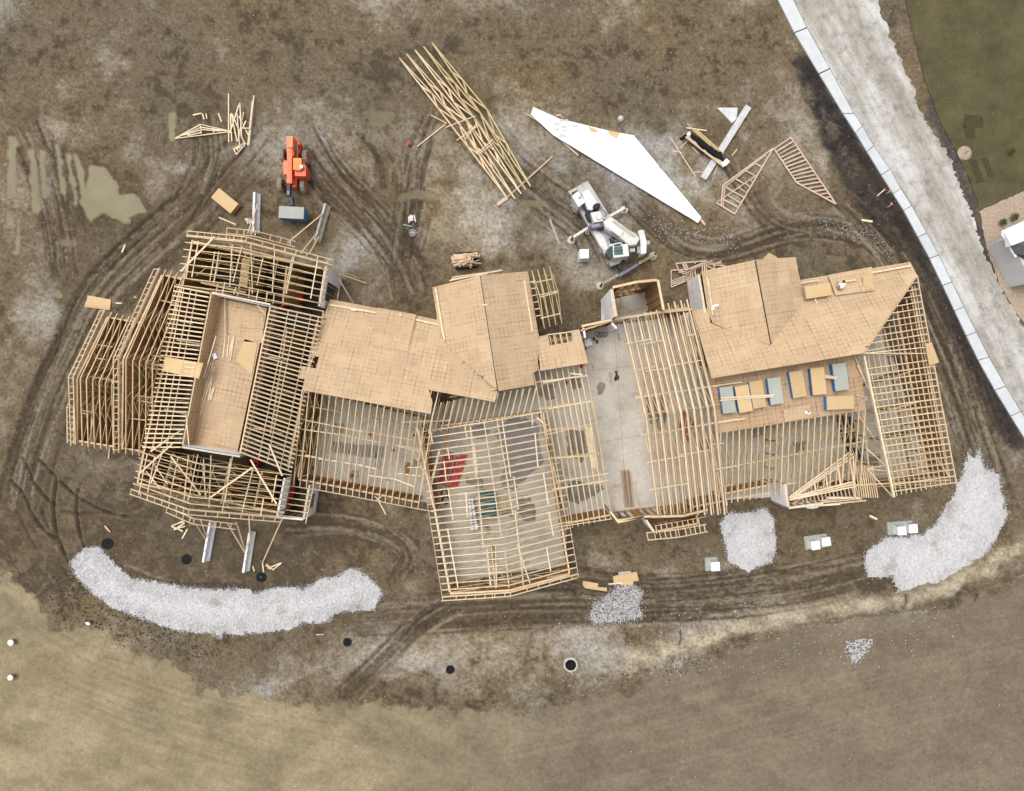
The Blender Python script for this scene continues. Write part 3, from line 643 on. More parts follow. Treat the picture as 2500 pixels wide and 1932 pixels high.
# saw-cut joints in the bare strip of slab
for a, b in [((1440, 905), (1560, 893)), ((1470, 1080), (1580, 1060)), ((1500, 800), (1530, 1240))]:
    bars("saw_cut", [(P(*a, 0.1535), P(*b, 0.1535))], 0.03, 0.004, "wet_concrete", slab)
tag(prism("concrete_slab", [P(x, y, 0.10) for x, y in [(370, 872), (480, 893), (447, 1085), (348, 1075)]], -0.3, "slab"), "grey concrete floor under the middle gable of the west wing", "floor slab", None, "structure")
# earth floor inside the west wing; interior shade put into its near-black colour
tag(sheet("shade_toned_earth_floor", [(536, 625), (822, 684), (806, 770), (760, 1000), (740, 1140), (728, 1228), (415, 1165), (428, 1100), (448, 1086), (481, 893), (500, 760)], 0.02, "soil_and_shade_dark"), "bare earth inside the west framing, coloured darker for the interior shade", "earth floor", None, "structure")

# ------------------------------------------------------------------ timber building blocks
def truss(parent, A, B, zr, w=0.072, h=0.11, webs=6, mat="lumber", wmat="lumber_yellow", f=0.5, hang=0.5, chord=True, name="roof_truss"):
    Rg = lerp(A, B, f); Rg.z = zr; dz = V((0, 0, h / 2))
    o = bars(name, [(A - dz, Rg - dz), (Rg - dz, B - dz)], w, h, mat, parent)
    u = (B - A).normalized(); a, b = A + u * hang, B - u * hang; a.z = b.z = A.z + 0.02
    L = (B - A).length
    def top(t):
        z = A.z + (zr - A.z) * (t / f if t < f else (1 - t) / (1 - f)); q = lerp(A, B, t); q.z = z - h; return q
    def bot(t):
        q = lerp(A, B, t); q.z = A.z + 0.06; return q
    if chord: board("bottom_chord", a, b, w * 0.62, 0.09, wmat, o)
    pat = [(.2, .3), (.4, .3), (.4, .5), (.6, .5), (.6, .7), (.8, .7)] if webs == 6 else [(.33, .25), (.33, .5), (.67, .5), (.67, .75)] if webs == 4 else []
    for tb, tt in pat: board("web", bot(tb), top(tt), w * 0.62, 0.07, wmat, o)
    return o
def truss_row(parent, A0, A1, B0, B1, n, ze, zr, **kw):
    for i in range(n):
        t_ = i / max(1, n - 1); j = V((R.uniform(-.02, .02), R.uniform(-.02, .02), 0))
        truss(parent, P(*lp(A0, A1, t_), ze) + j, P(*lp(B0, B1, t_), ze) + j, zr, **kw)
def panel(name, a, b, z0, za, zb, n, th, mat, parent):
    p = [V((a.x, a.y, z0)), V((b.x, b.y, z0)), V((b.x, b.y, zb)), V((a.x, a.y, za))]
    c = (p[0] + p[1]) / 2; vs = [q - c for q in p] + [q + n * th - c for q in p]
    fs = [(0, 1, 2, 3), (7, 6, 5, 4), (0, 4, 5, 1), (1, 5, 6, 2), (2, 6, 7, 3), (3, 7, 4, 0)]
    L = (b - a).length; uv = [(0, 0), (L, 0), (L, zb - z0), (0, za - z0)] * 2
    return put(name, mesh_from(name, vs, fs, mat, uv), Matrix.Translation(c), parent)
def wall(parent, apx, bpx, z1, z0=0.15, side=1, sheath="osb_wall", th=0.14, peak=None, stud_gap=0.61, openings=(), z1b=None, smat="lumber_brown", pmat="lumber", name="wall"):
    """stud wall: plates (part), studs and sheathing panels (sub-parts); openings: (t0, t1, zlow, zhigh)"""
    z1b = z1 if z1b is None else z1b
    a, b = P(*apx, z1), P(*bpx, z1b); a.z = b.z = 0; L = (b - a).length; u = (b - a) / L; n = V((-u.y, u.x, 0)) * side
    def top(t):
        z = z1 + (z1b - z1) * t
        return z + ((peak - z1) * (1 - abs(2 * t - 1)) if peak else 0)
    def at(t, z): q = a + u * L * t; q.z = z; return q
    ts = [0, .5, 1] if peak else [0, 1]
    segs = [(at(s, top(s) - .04), at(e, top(e) - .04)) for s, e in zip(ts[:-1], ts[1:])] 
    o = bars(name, segs, th, 0.09, pmat, parent)
    board("bottom_plate", at(0, z0 + .04), at(1, z0 + .04), th * .98, 0.09, smat, o)
    k = max(2, int(L / stud_gap) + 1)
    for i in range(k):
        t_ = min(max(i / (k - 1), 0.03 / L), 1 - 0.03 / L)
        board("stud", at(t_, z0 + .09), at(t_, top(t_) - .1), th * 0.9, 0.05, smat, o)
    if sheath:
        k = max(1, int(round(L / 1.22)))
        for i in range(k):
            s, e = i / k, (i + 1) / k - 0.004; off = n * (th / 2 + 0.003)
            parts = [(s, e, z0, None)]
            for o0, o1, zl, zh in openings:
                if s < o1 - 1e-3 and e > o0 + 1e-3:
                    parts = [(s, e, z0, zl), (s, e, zh, None)] if zl > z0 + .05 else [(s, e, zh, None)]
                    if o0 > s + .02: parts.append((s, o0, zl, zh))
                    if o1 < e - .02: parts.append((o1, e, zl, zh))
            for s_, e_, zl, zh in parts:
                brk = [s_] + ([.5] if peak and s_ < .5 < e_ else []) + [e_]
                for s2, e2 in zip(brk[:-1], brk[1:]):
                    panel("sheathing_panel", at(s2, 0) + off, at(e2, 0) + off, zl, zh or top(s2), zh or top(e2), n, 0.03, sheath, o)
    return o
def ladder(parent, pts, off, n, w=0.075, h=0.10, name="rake_ladder", mat="lumber"):
    """overhang ladder: inner rail through pts, outer rail shifted by off, rungs between"""
    segs = list(zip(pts[:-1], pts[1:])); q = [p + off for p in pts]
    o = bars(name, segs + list(zip(q[:-1], q[1:])), w, h, mat, parent)
    tot = [(b - a).length for a, b in segs]
    for (a, b), L in zip(segs, tot):
        k = max(2, int(round(n * L / sum(tot))))
        for i in range(k):
            p = lerp(a, b, (i + .5) / k if i else 0.01); board("rung", p, p + off, w * 0.8, h * 0.8, mat, o)
    return o
def clip_rect(poly, x0, x1, y0, y1):
    def cut(p, ax, v, keep):
        r = []
        for a, b in zip(p, p[1:] + p[:1]):
            ia, ib = keep(a[ax]), keep(b[ax])
            if ia: r.append(a)
            if ia != ib:
                k = (v - a[ax]) / (b[ax] - a[ax]); r.append((a[0] + (b[0] - a[0]) * k, a[1] + (b[1] - a[1]) * k))
        return r
    for ax, v, kp in ((0, x0, lambda q: q >= x0), (0, x1, lambda q: q <= x1), (1, y0, lambda q: q >= y0), (1, y1, lambda q: q <= y1)):
        if len(poly) < 3: return []
        poly = cut(poly, ax, v, kp)
    return poly
def decking(parent, A, B, za, C, zc, poly, mat="osb", name="roof_sheet", flip=False, shift=0.0, lift=0.0, skip=(), th=0.014, gap=0.006, jitter=0.006, sl=2.44, swd=1.22):
    """clad the plane through eave A-B (height za) and point C (height zc) with staggered sheets inside a pixel outline"""
    O = P(*A, za); u = (P(*B, za) - O).normalized(); c = P(*C, zc) - O; v = (c - u * c.dot(u)).normalized(); n = u.cross(v)
    if n.z < 0: n = -n
    O = O + n * lift; camp = V((0, 0, H)); q = []
    for px in poly:
        g_ = P(*px, 0); d_ = g_ - camp; t_ = (O - camp).dot(n) / d_.dot(n); w_ = camp + d_ * t_ - O; q.append((w_.dot(u), w_.dot(v)))
    xs = [p[0] for p in q]; ys = [p[1] for p in q]
    sx, sy = (sl, swd) if not flip else (swd, sl)
    row = 0; y = min(ys) if C else 0
    y = math.floor(min(ys) / sy) * sy if min(ys) < -0.01 else min(ys)
    while y < max(ys) - 0.05:
        x = min(xs) - sx + shift + (sx * 0.5 if row % 2 else 0); colm = 0
        while x < max(xs):
            r_ = clip_rect(q, x + gap / 2, x + sx - gap / 2, y + gap / 2, y + sy - gap / 2)
            ar = abs(sum(a[0] * b[1] - b[0] * a[1] for a, b in zip(r_, r_[1:] + r_[:1]))) / 2 if len(r_) > 2 else 0
            if ar > 0.04:
                if sum(a[0] * b[1] - b[0] * a[1] for a, b in zip(r_, r_[1:] + r_[:1])) < 0: r_ = r_[::-1]
                k = len(r_); cx, cy = x + sx / 2, y + sy / 2
                vs = [V((a - cx, b - cy, th)) for a, b in r_] + [V((a - cx, b - cy, 0)) for a, b in r_]
                fs = [tuple(range(k)), tuple(range(2 * k - 1, k - 1, -1))] + [(i, k + i, k + (i + 1) % k, (i + 1) % k) for i in range(k)]
                uv = [((p.x, p.y) if not flip else (p.y, p.x)) for p in vs]
                Yv = n.cross(u)
                sgn = 1 if Yv.dot(v) > 0 else -1
                if sgn < 0:
                    vs = [V((p.x, -p.y, p.z)) for p in vs]; fs = [tuple(reversed(f)) for f in fs]
                put(name, mesh_from(name, vs, fs, mat, uv), mat_of(u, Yv, n, O + u * cx + v * cy + n * R.uniform(0, jitter)), parent)
            x += sx; colm += 1
        y += sy; row += 1

# ================================================================== WEST WING
A1z, A2z, A3z, A4z, A5z = Zp(120, 540, 5.626), Zp(420, 540, 4.964), Zp(120, 820, 5.626), Zp(420, 820, 4.964), Zp(300, 1080, 4.368)
b1 = thing("framed_building", "open timber wing with a sunken sheathed roof well and many bare rafters", "building", P(560, 900))
# low gable at the far west
truss_row(b1, (257, 759), (345, 779), (185, 1086), (276, 1100), 7, 3.0, 5.2)
def gable_pts(a, b, ze, zr):
    p, q = P(*a, ze), P(*b, ze); r_ = (p + q) / 2; r_.z = zr; return [p, r_, q]
ladder(b1, gable_pts((256, 757), (184, 1020), 3.02, 5.25)[:1] + gable_pts((257, 759), (185, 1086), 3.02, 5.25)[1:], V((-0.42, -0.05, 0)), 22)
wall(b1, (262, 775), (188, 1078), 3.0, -0.02, 1, "osb_wall", peak=5.0)
ladder(b1, [P(180, 995, 3.1), P(181, 1083, 3.1)], P(164, 994, 3.1) - P(180, 995, 3.1), 6)
bars("rake_board", [(P(164, 994, 3.1), P(175, 972, 3.2))], .07, .1, "lumber", b1)
wall(b1, (262, 775), (350, 790), 2.95, -0.02, 1, "osb_wall"); wall(b1, (188, 1076), (282, 1091), 2.95, -0.02, -1, "osb_wall")
wall(b1, (226, 925), (222, 1085), 2.9, -0.02, 1, "osb_wall"); wall(b1, (260, 930), (350, 945), 2.9, -0.02, 1, "osb_wall")
# middle gable
truss_row(b1, (390, 655), (463, 671), (291, 1105), (371, 1118), 6, 3.6, 6.5)
ladder(b1, gable_pts((388, 655), (290, 1105), 3.62, 6.55), V((-0.42, -0.05, 0)), 30)
wall(b1, (395, 672), (297, 1092), 3.6, -0.02, 1, "osb_wall", peak=6.3)
wall(b1, (400, 672), (470, 688), 3.5, -0.02, 1, "osb_wall"); wall(b1, (299, 1094), (372, 1106), 3.5, -0.02, -1, "osb_wall")
wall(b1, (330, 880), (420, 900), 3.4, -0.02, 1, None); wall(b1, (372, 730), (450, 745), 3.4, -0.02, 1, "osb_wall")
for a, b in [((1140, 880), (1000, 1560)), ((1215, 30), (1060, 690))]: board("brace", P(*A3z(*a), 3.9), P(*A3z(*b), 3.7), .11, .05, "lumber", b1)
for a, b in [((1060, 1130), (1330, 1160)), ((1215, 890), (1420, 925)), ((1350, 435), (1510, 465)), ((1390, 265), (1600, 300)), ((1150, 815), (1420, 850)), ((420, 1020), (600, 1050)), ((385, 1045), (530, 1080)), ((600, 300), (770, 330)), ((640, 120), (870, 155)), ((400, 540), (880, 610)), ((1010, 275), (1420, 350))]:
    board("brace", P(*A3z(*a), 3.6), P(*A3z(*b), 3.6), .10, .05, "lumber", b1)
# main block: trusses north and south of the roof well
truss_row(b1, (456, 574), (430, 695), (802, 643), (790, 760), 8, 5.0, 8.0)
truss_row(b1, (346, 1088), (321, 1196), (712, 1160), (688, 1266), 8, 5.0, 8.0)
ladder(b1, gable_pts((455, 577), (812, 648), 5.02, 8.05), V((0.09, 0.46, 0)), 16)
ladder(b1, gable_pts((552, 570), (720, 603), 4.4, 5.7), V((0.07, 0.48, 0)), 8)
ladder(b1, gable_pts((320, 1194), (686, 1262), 5.02, 8.05), V((-0.09, -0.46, 0)), 16)
ladder(b1, gable_pts((408, 1238), (578, 1280), 4.2, 5.6), V((-0.09, -0.48, 0)), 8)
for l, zz in (([((245, 230), (170, 700)), ((320, 240), (240, 680)), ((520, 370), (460, 720)), ((570, 370), (505, 760)), ((730, 280), (700, 800)), ((850, 300), (740, 740)), ((1100, 450), (1030, 780)), ((1245, 350), (1215, 870)), ((1480, 420), (1385, 880)), ((1462, 420), (1366, 870)), ((1760, 490), (1680, 940)), ((1845, 600), (1790, 960)), ((955, 280), (975, 880)), ((560, 740), (530, 880)), ((640, 740), (610, 890)), ((780, 780), (750, 890)), ((940, 810), (930, 930)), ((1045, 840), (1020, 960)), ((1155, 850), (1140, 980)), ((1240, 880), (1225, 1000))], A2z),
        ([((260, 130), (170, 560)), ((340, 150), (265, 540)), ((590, 160), (490, 640)), ((800, 130), (700, 620)), ((940, 140), (920, 700)), ((1170, 150), (1060, 740)), ((1150, 170), (1090, 640)), ((1390, 270), (1270, 750)), ((1640, 350), (1590, 640)), ((440, 60), (300, 440)), ((330, 230), (480, 450)), ((250, 310), (400, 500)), ((700, 140), (650, 640)), ((1500, 600), (1470, 780)), ((860, 180), (880, 600))], A5z)):
    for a, b in l:
        board("brace", P(*zz(*a), 6.0), P(*zz(*b), 6.0), .085, .045, "lumber_pale", b1)
for a, b, zz, z in [((515, 190), (105, 610), A2z, 6.6), ((530, 15), (165, 345), A5z, 6.6), ((510, 150), (830, 560), A5z, 6.8), ((1380, 270), (930, 590), A5z, 7.2), ((1360, 185), (1640, 660), A5z, 6.4), ((1560, 20), (1700, 360), A5z, 6.4), ((1850, 1270), (1390, 1590), A3z, 6.4)]:
    board("diagonal_brace", P(*zz(*a), z), P(*zz(*b), z), .14, .045, "lumber_pale", b1)
for a, b in [((420, 560), (300, 660)), ((700, 190), (740, 640)), ((880, 420), (960, 860)), ((1000, 380), (960, 640)), ((1290, 420), (1220, 800)), ((600, 400), (520, 700))]:
    board("web", P(*A2z(*a), 5.4), P(*A2z(*b), 5.2), .06, .06, "lumber_yellow", b1)
for a, b in [((880, 260), (800, 600)), ((840, 220), (890, 600)), ((980, 230), (880, 600)), ((620, 420), (560, 640)), ((700, 130), (740, 380)), ((760, 130), (700, 420)), ((1100, 480), (1180, 660)), ((960, 330), (1060, 520)), ((660, 480), (700, 640))]:
    board("web", P(*A5z(*a), 5.4), P(*A5z(*b), 5.2), .06, .06, "lumber_yellow", b1)
# outer walls of the main block
wall(b1, (470, 590), (784, 655), 5.0, -0.02, 1, "osb_wall"); wall(b1, (470, 590), (350, 1110), 5.0, -0.02, -1, "osb_wall")
wall(b1, (336, 1180), (680, 1252), 5.0, -0.02, -1, "osb_wall"); wall(b1, (350, 1110), (336, 1180), 5.0, -0.02, -1, "osb_wall")
wall(b1, (795, 650), (778, 748), 5.0, -0.02, 1, "white_wrap", openings=((0.33, 0.8, 0.3, 4.0),))
wall(b1, (772, 790), (702, 1140), 4.9, -0.02, 1, "osb_wall")
for a, b in [((600, 615), (578, 730)), ((490, 690), (600, 715)), ((700, 650), (690, 740)), ((420, 780), (470, 790)), ((430, 830), (700, 880)), ((640, 760), (600, 1000)), ((700, 800), (660, 1060)), ((400, 1000), (690, 1060)), ((420, 1120), (400, 1190)), ((560, 1130), (540, 1230)), ((640, 1150), (620, 1240)), ((440, 700), (420, 780))]:
    wall(b1, a, b, 4.7, -0.02, 1, "osb_wall", stud_gap=0.8)  # inner partition walls, added to keep the interior dark
board("plank", P(*A2z(900, 460), 4.9), P(*A2z(860, 790), 4.9), .75, .03, "osb_plain", b1)
# sloping rafters either side of the well
n = 36
for i in range(n):
    t_ = i / (n - 1); gap = 0.395 < t_ < 0.52
    a = P(*lp((428, 700), (350, 1092), t_), 5.0); b = P(*lp((513, 716), (443, 1092), t_), 7.5)
    board("rafter", a, b, .105, .2, "lumber_pale", b1)
    c = P(*lp((660, 748), (588, 1104), t_), 7.5); d_ = P(*lp((787, 776), (712, 1152), t_), 5.0)
    board("rafter", c, d_, .105, .2, "lumber_pale", b1)
    if i % 6 == 0:
        board("ceiling_joist", V((a.x, a.y, 4.2)), V((d_.x, d_.y, 4.2)), .08, .2, "lumber_brown", b1)
for s in (0.25, 0.45, 0.62):
    board("brace", P(*lp((428, 700), (513, 716), s), 5.0 + 2.2 * s), P(*lp((350, 1092), (443, 1092), s), 5.0 + 2.2 * s), .09, .05, "lumber", b1)
for s in (0.08, 0.35, 0.52, 0.78, 0.93):
    board("brace", P(*lp((660, 748), (787, 776), s), 7.2 - 2.4 * s), P(*lp((588, 1104), (712, 1152), s), 7.2 - 2.4 * s), .09, .05, "lumber", b1)
# sunken roof well
wf = 6.0
FL = [(533, 727), (652, 752), (580, 1104), (452, 1084)]
decking(b1, (452, 1084), (533, 727), wf, (580, 1104), wf, FL, "osb", "well_floor_sheet", shift=0.6)
wall(b1, (516, 717), (446, 1088), 7.5, wf, -1, "osb_deck", th=0.1, name="well_wall"); wall(b1, (659, 749), (586, 1104), 7.5, wf, 1, "osb_deck", th=0.1, name="well_wall")
wall(b1, (517, 714), (660, 743), 7.5, wf, -1, "white_wrap", th=0.1, name="well_wall"); wall(b1, (444, 1093), (586, 1116), 7.5, wf, 1, "white_wrap", th=0.1, name="well_wall")
# inner linings of the well seen from above
for a, b, mt, sd in [((518, 719), (448, 1087), "osb", -1), ((518, 716), (658, 746), "white_wrap", 1), ((447, 1090), (584, 1112), "white_wrap", -1)]:
    A_, B_ = P(*a, 7.5), P(*b, 7.5); nn = V((-(B_ - A_).y, (B_ - A_).x, 0)).normalized() * (1 if mt == "x" else 1)
    cen = P(550, 910, 7.5); nn = nn if (cen - A_).dot(nn) > 0 else -nn
    k = 5
    for i in range(k): panel("lining_sheet", lerp(A_, B_, i / k) + nn * 0.06, lerp(A_, B_, (i + .995) / k) + nn * 0.06, wf + .02, 7.5, 7.5, nn, 0.02, mt, b1)
# sheet bridging the western rafters
decking(b1, (398, 906), (406, 872), 5.5, (500, 890), 7.75, [(404, 872), (497, 887), (486, 925), (396, 906)], "osb_plain", "walkway_sheet", lift=0.12)
# porch at the south-east corner
wall(b1, (694, 1168), (676, 1262), 4.8, 3.2, 1, "white_wrap", name="parapet_wall", pmat="white_wrap")
wall(b1, (694, 1168), (676, 1262), 3.2, -0.02, 1, "osb_wall")
wall(b1, (754, 1184), (740, 1268), 3.2, -0.02, 1, "white_wrap", openings=((.35, .75, 0.9, 2.4),), pmat="lumber_pale")
wall(b1, (674, 1263), (740, 1268), 3.1, -0.02, -1, "white_wrap", pmat="white_wrap")
for i in range(6):
    board("porch_joist", P(*lp((700, 1185), (680, 1258), i / 5), 3.3), P(*lp((764, 1195), (748, 1266), i / 5), 3.3), .075, .14, "lumber", b1)
board("fascia", P(*A5z(2030, 495), 3.4), P(*A5z(1950, 870), 3.4), .06, .14, "lumber", b1)

# things on the roof well floor
def loose(name, zf, a, b, z, label, w=.10, h=.05, mat="lumber_pale", group=None, cat="board"):
    return tag(board(name, P(*zf(*a), z), P(*zf(*b), z), w, h, mat), label, cat, group)
for k, (q, dz) in enumerate([([(800, 1090), (1140, 1130), (1110, 1310), (780, 1280)], .05), ([(800, 1310), (1110, 1320), (1095, 1480), (790, 1450)], .05)]):
    tag(prism("osb_sheet", [P(*A2z(*p), wf + .07) for p in q], wf + .045, "osb"), ["loose panel lying in the north end of the roof well", "loose panel overlapping the first one in the roof well"][k], "panel")  # loose sheets of OSB
tag(prism("osb_sheet", [P(*A4z(*p), wf + .07) for p in [(880, 40), (1035, 90), (970, 470), (770, 300), (850, 120)]], wf + .045, "osb_plain"), "bent tan panel lying against the east side of the roof well", "panel")
for k, (a, b) in enumerate([((645, 40), (615, 270)), ((690, 0), (665, 270)), ((715, 100), (680, 320)), ((755, 0), (705, 310)), ((740, 30), (690, 250))]):
    loose("loose_board", A4z, a, b, wf + .05 + .01 * k, ORD[k] + " pale board from the west in the loose bunch amid the roof well", .12, .05, group="bunch of boards in the roof well")
for k, (a, b, z) in enumerate([((470, 320), (290, 950), .05), ((500, 330), (310, 960), .06), ((515, 370), (340, 960), .05), ((490, 480), (440, 790), .06), ((515, 620), (470, 780), .06), ((505, 630), (450, 770), .05)]):
    loose("loose_board", A4z, a, b, wf + z + .008 * k, ORD[k] + " pale board from the west in the slanting pile on the roof well floor", .13, .05, group="slanting pile of boards in the roof well")
loose("loose_board", A4z, (535, 0), (385, 510), wf + 1.2, "long thin board leaning over the west rim of the roof well", .09, .05)
loose("loose_board", A4z, (170, 960), (205, 1330), wf + 1.75, "thin board lying beside the south-west corner of the roof well", .08, .05)
loose("loose_board", A2z, (640, 920), (645, 1480), wf + .3, "thin upright board along the west side of the roof well", .08, .05)
loose("loose_board", A2z, (1035, 1020), (1135, 1135), wf + 1.0, "short slanting board near the north wall of the roof well", .08, .05)
tag(boxm("nail_box", P(*A4z(522, 248), wf + .12), (.34, .5, .2), .35, "box_white"), "small pale grey box on the roof well floor", "box")

# ================================================================== MIDDLE WING (decked north slope, bare south slope)
M1, M2z, M3 = Zp(720, 640, 4.69), Zp(1040, 640, 4.688), Zp(700, 940, 4.965)
b2 = thing("framed_building", "timber wing with a wide sheathed north slope above a field of bare trusses", "building", P(900, 970))
truss_row(b2, (806, 733), (1110, 789), (716, 1185), (1020, 1241), 20, 3.4, 6.12, webs=6)
# valley and filler rafters running under the hall towards the garage wall
for i in range(17):
    t_ = i / 16
    a = P(*lp((1062, 985), (1310, 945), t_), 5.4); b = P(*lp((1046, 1058), (1292, 1014), t_), 3.6)
    board("rafter", a, b, .085, .1, "lumber", b2)
    board("bottom_chord", V((a.x, a.y, 3.5)), V((b.x, b.y, 3.4)), .07, .09, "lumber_yellow", b2)
NS = [(806, 731), (1069, 781), (1080, 830), (1130, 880), (1215, 957), (1208, 982), (1060, 955), (1047, 952), (1056, 983), (1051, 1011), (737, 953), (745, 927), (730, 924), (737, 894), (771, 900), (779, 872), (756, 867), (769, 832)]
decking(b2, (806, 733), (1110, 789), 3.4, (740, 953), 6.15, NS, "osb", lift=0.02, shift=0.5)
# overlay of sheets near the north eave
decking(b2, (923, 752), (1016, 769), 3.5, (905, 850), 4.6, [(923, 751), (1017, 769), (995, 859), (905, 843)], "osb", lift=0.05)
# roof openings: shadowed framing under two missing sheets
wall(b2, (800, 745), (1066, 795), 3.3, .15, 1, "osb_wall"); wall(b2, (728, 1170), (1020, 1226), 3.3, .15, -1, "osb_wall")
wall(b2, (790, 760), (728, 1165), 3.3, .15, -1, "osb_wall"); wall(b2, (768, 958), (1075, 1035), 3.2, .15, 1, None, pmat="lumber_yellow", stud_gap=0.9)
board("beam", P(*M3(140, 230), 3.6), P(*M3(1500, 490), 3.6), .12, .3, "lumber_yellow", b2)
for a, b in [((140, 410), (360, 455)), ((360, 455), (930, 570)), ((900, 555), (1530, 670)), ((130, 530), (760, 620)), ((620, 600), (1230, 715)), ((1080, 690), (1640, 780)), ((1230, 710), (1610, 810)), ((120, 850), (390, 885)), ((230, 850), (530, 915)), ((390, 895), (690, 940)), ((620, 930), (920, 975)), ((780, 955), (1100, 1020)), ((990, 1095), (1290, 1140)), ((1320, 1070), (1620, 1105)), ((1460, 1000), (1640, 998)), ((1290, 1135), (1550, 1235)), ((1120, 1420), (1200, 1570)), ((110, 790), (230, 810))]:
    board("brace", P(*M3(*a), 4.1), P(*M3(*b), 4.1), .095, .045, "lumber_pale", b2)
for a, b in [((1580, 510), (1780, 1480)), ((1600, 540), (1660, 800)), ((1530, 800), (1690, 1090)), ((1490, 470), (1580, 540)), ((1380, 455), (1986, 430))]:
    board("girder", P(*M3(*a), 4.2), P(*M3(*b), 3.7), .12, .2, "lumber", b2)
board("fascia", P(*M3(320, 1262), 3.4), P(*M3(1790, 1540), 3.4), .06, .14, "lumber", b2)
for a, b, zz in [((400, 490), (935, 582), M1), ((1385, 660), (1640, 718), M1)]:
    board("edge_board", P(*zz(*a), 3.75), P(*zz(*b), 3.75), .14, .05, "lumber_pale", b2)
board("offcut", P(*M1(640, 548), 3.85), P(*M1(710, 556), 3.85), .12, .05, "lumber_pale", b2)
board("offcut", P(*M1(1195, 607), 4.0), P(*M1(1222, 607), 4.0), .12, .05, "lumber_pale", b2)

# ================================================================== HALL with gabled sheathed roof
b3 = thing("framed_building", "gabled hall fully clad in tan roof sheets with a dark ridge gap", "building", P(1180, 810))
ez, rz = 3.75, 5.6
rid0, rid1 = (1172, 672), (1215, 954)
decking(b3, (1056, 702), (1076, 830), ez, rid0, rz, [(1056, 702), (1171.4, 673), (1214.4, 955), (1130, 880), (1080, 834), (1072, 815)], "osb", lift=0.02, shift=0.3)
decking(b3, (1288, 663), (1320, 845), ez, rid0, rz, [(1173.2, 672.5), (1288.5, 663.5), (1319.5, 846), (1313, 880), (1313, 904), (1301, 912), (1305, 940), (1216.2, 955)], "osb", lift=0.02, shift=0.9)
for i in range(6):
    t_ = i / 5; truss(b3, P(*lp((1058, 703), (1098, 970), t_), ez), P(*lp((1287, 664), (1330, 930), t_), ez), rz - .03, webs=0)
board("ridge_board", P(1172.5, 673, rz) - V((0, 0, .1)), P(1215, 954, rz) - V((0, 0, .1)), .05, .2, "black_steel", b3)
wall(b3, (1066, 706), (1279, 670), ez, 0.0, 1, "osb_wall", peak=rz - .2); wall(b3, (1066, 706), (1100, 930), ez, 0.0, -1, "osb_wall"); wall(b3, (1282, 672), (1322, 900), ez, 0.0, 1, "osb_wall")
for a, b, z in [((110, 300), (210, 900), 4.6), ((1125, 210), (1220, 795), 4.6), ((640, 495), (705, 488), 6.2)]:
    board("edge_board", P(*M2z(*a), z - .55), P(*M2z(*b), z - .55), .14, .05, "lumber_pale", b3)
for a, b in [((270, 215), (870, 92)), ((300, 175), (860, 100)), ((290, 200), (700, 135))]:
    board("fascia", P(*M2z(*a), 3.9), P(*M2z(*b), 3.9), .10, .16, "lumber_pale", b3)
board("beam", P(*M2z(1150, 1160), 4.6), P(*M2z(1090, 1530), 4.2), .1, .12, "lumber_pink", b3)
# small porch roof frame on the hall's east side
for q in ([(1210, 100), (1305, 400), (1355, 760)], [(1278, 88), (1355, 370), (1418, 740)], [(1345, 68), (1435, 350), (1487, 722)], [(1413, 55), (1508, 330), (1555, 710)]):
    o = bars("porch_truss", [(P(*M2z(*q[0]), 3.3), P(*M2z(*q[1]), 4.6)), (P(*M2z(*q[1]), 4.6), P(*M2z(*q[2]), 3.3))], .08, .1, "lumber_yellow", b3)
    board("bottom_chord", P(*M2z(*q[0]), 3.3), P(*M2z(*q[2]), 3.3), .07, .09, "lumber_yellow", o)
for a, b in [((1215, 240), (1445, 195)), ((1295, 380), (1510, 330)), ((1300, 405), (1510, 345)), ((1310, 645), (1535, 590))]:
    board("brace", P(*M2z(*a), 4.2), P(*M2z(*b), 4.2), .09, .05, "lumber", b3)
for k in range(6):
    y0 = 230 + k * 78; board("lookout", P(*M2z(1190 + k * 14, y0), 3.9), P(*M2z(1250 + k * 13, y0 - 12), 3.9), .08, .1, "lumber", b3)
for q in [(1300, 380), (1510, 340), (1340, 640), (1540, 600)]:
    p = P(*M2z(*q), 3.2); rod("post", V((p.x, p.y, -.05)), p, .14, "lumber_yellow", b3, 4)

# ================================================================== LINK between hall and open slab
b4 = thing("framed_building", "low link roof patch with a four-bay opening and long bare trusses below", "building", P(1390, 1050))
decking(b4, (1315, 822), (1414, 805), 3.6, (1436, 886), 4.9, [(1314, 822), (1336, 818), (1341, 844), (1399, 834), (1394, 808), (1414, 804), (1436, 887), (1319, 906)], "osb", lift=0.02, shift=.4)
board("header", P(*M2z(1385, 833), 3.75), P(*M2z(1682, 796), 3.75), .10, .1, "lumber", b4)
for k in range(5):
    x = 1388 + k * 71
    board("rafter", P(*M2z(x, 830 - k * 8), 3.6), P(*M2z(x + 26, 965 - k * 12), 3.9), .08, .12, "lumber", b4)
board("beam", P(*M2z(1390, 905), 3.0), P(*M2z(1690, 860), 3.0), .3, .1, "lumber_brown", b4)
for i in range(10):
    t_ = i / 9
    truss(b4, P(*lp((1288, 832), (1410, 806), t_), 3.4), P(*lp((1372, 1294), (1492, 1268), t_), 3.4), 5.2, webs=4, chord=True)
K6 = Zp(1400, 980, 4.69)
for a, b in [((0, 25), (150, 10)), ((-300, 380), (290, 240)), ((-300, 330), (-20, 300)), ((-320, 660), (340, 585)), ((-200, 650), (170, 625)), ((-200, 920), (400, 825)), ((-250, 1010), (400, 905)), ((-400, 90), (-20, 25))]:
    board("brace", P(*K6(*a), 4.3), P(*K6(*b), 4.3), .10, .05, "lumber", b4)
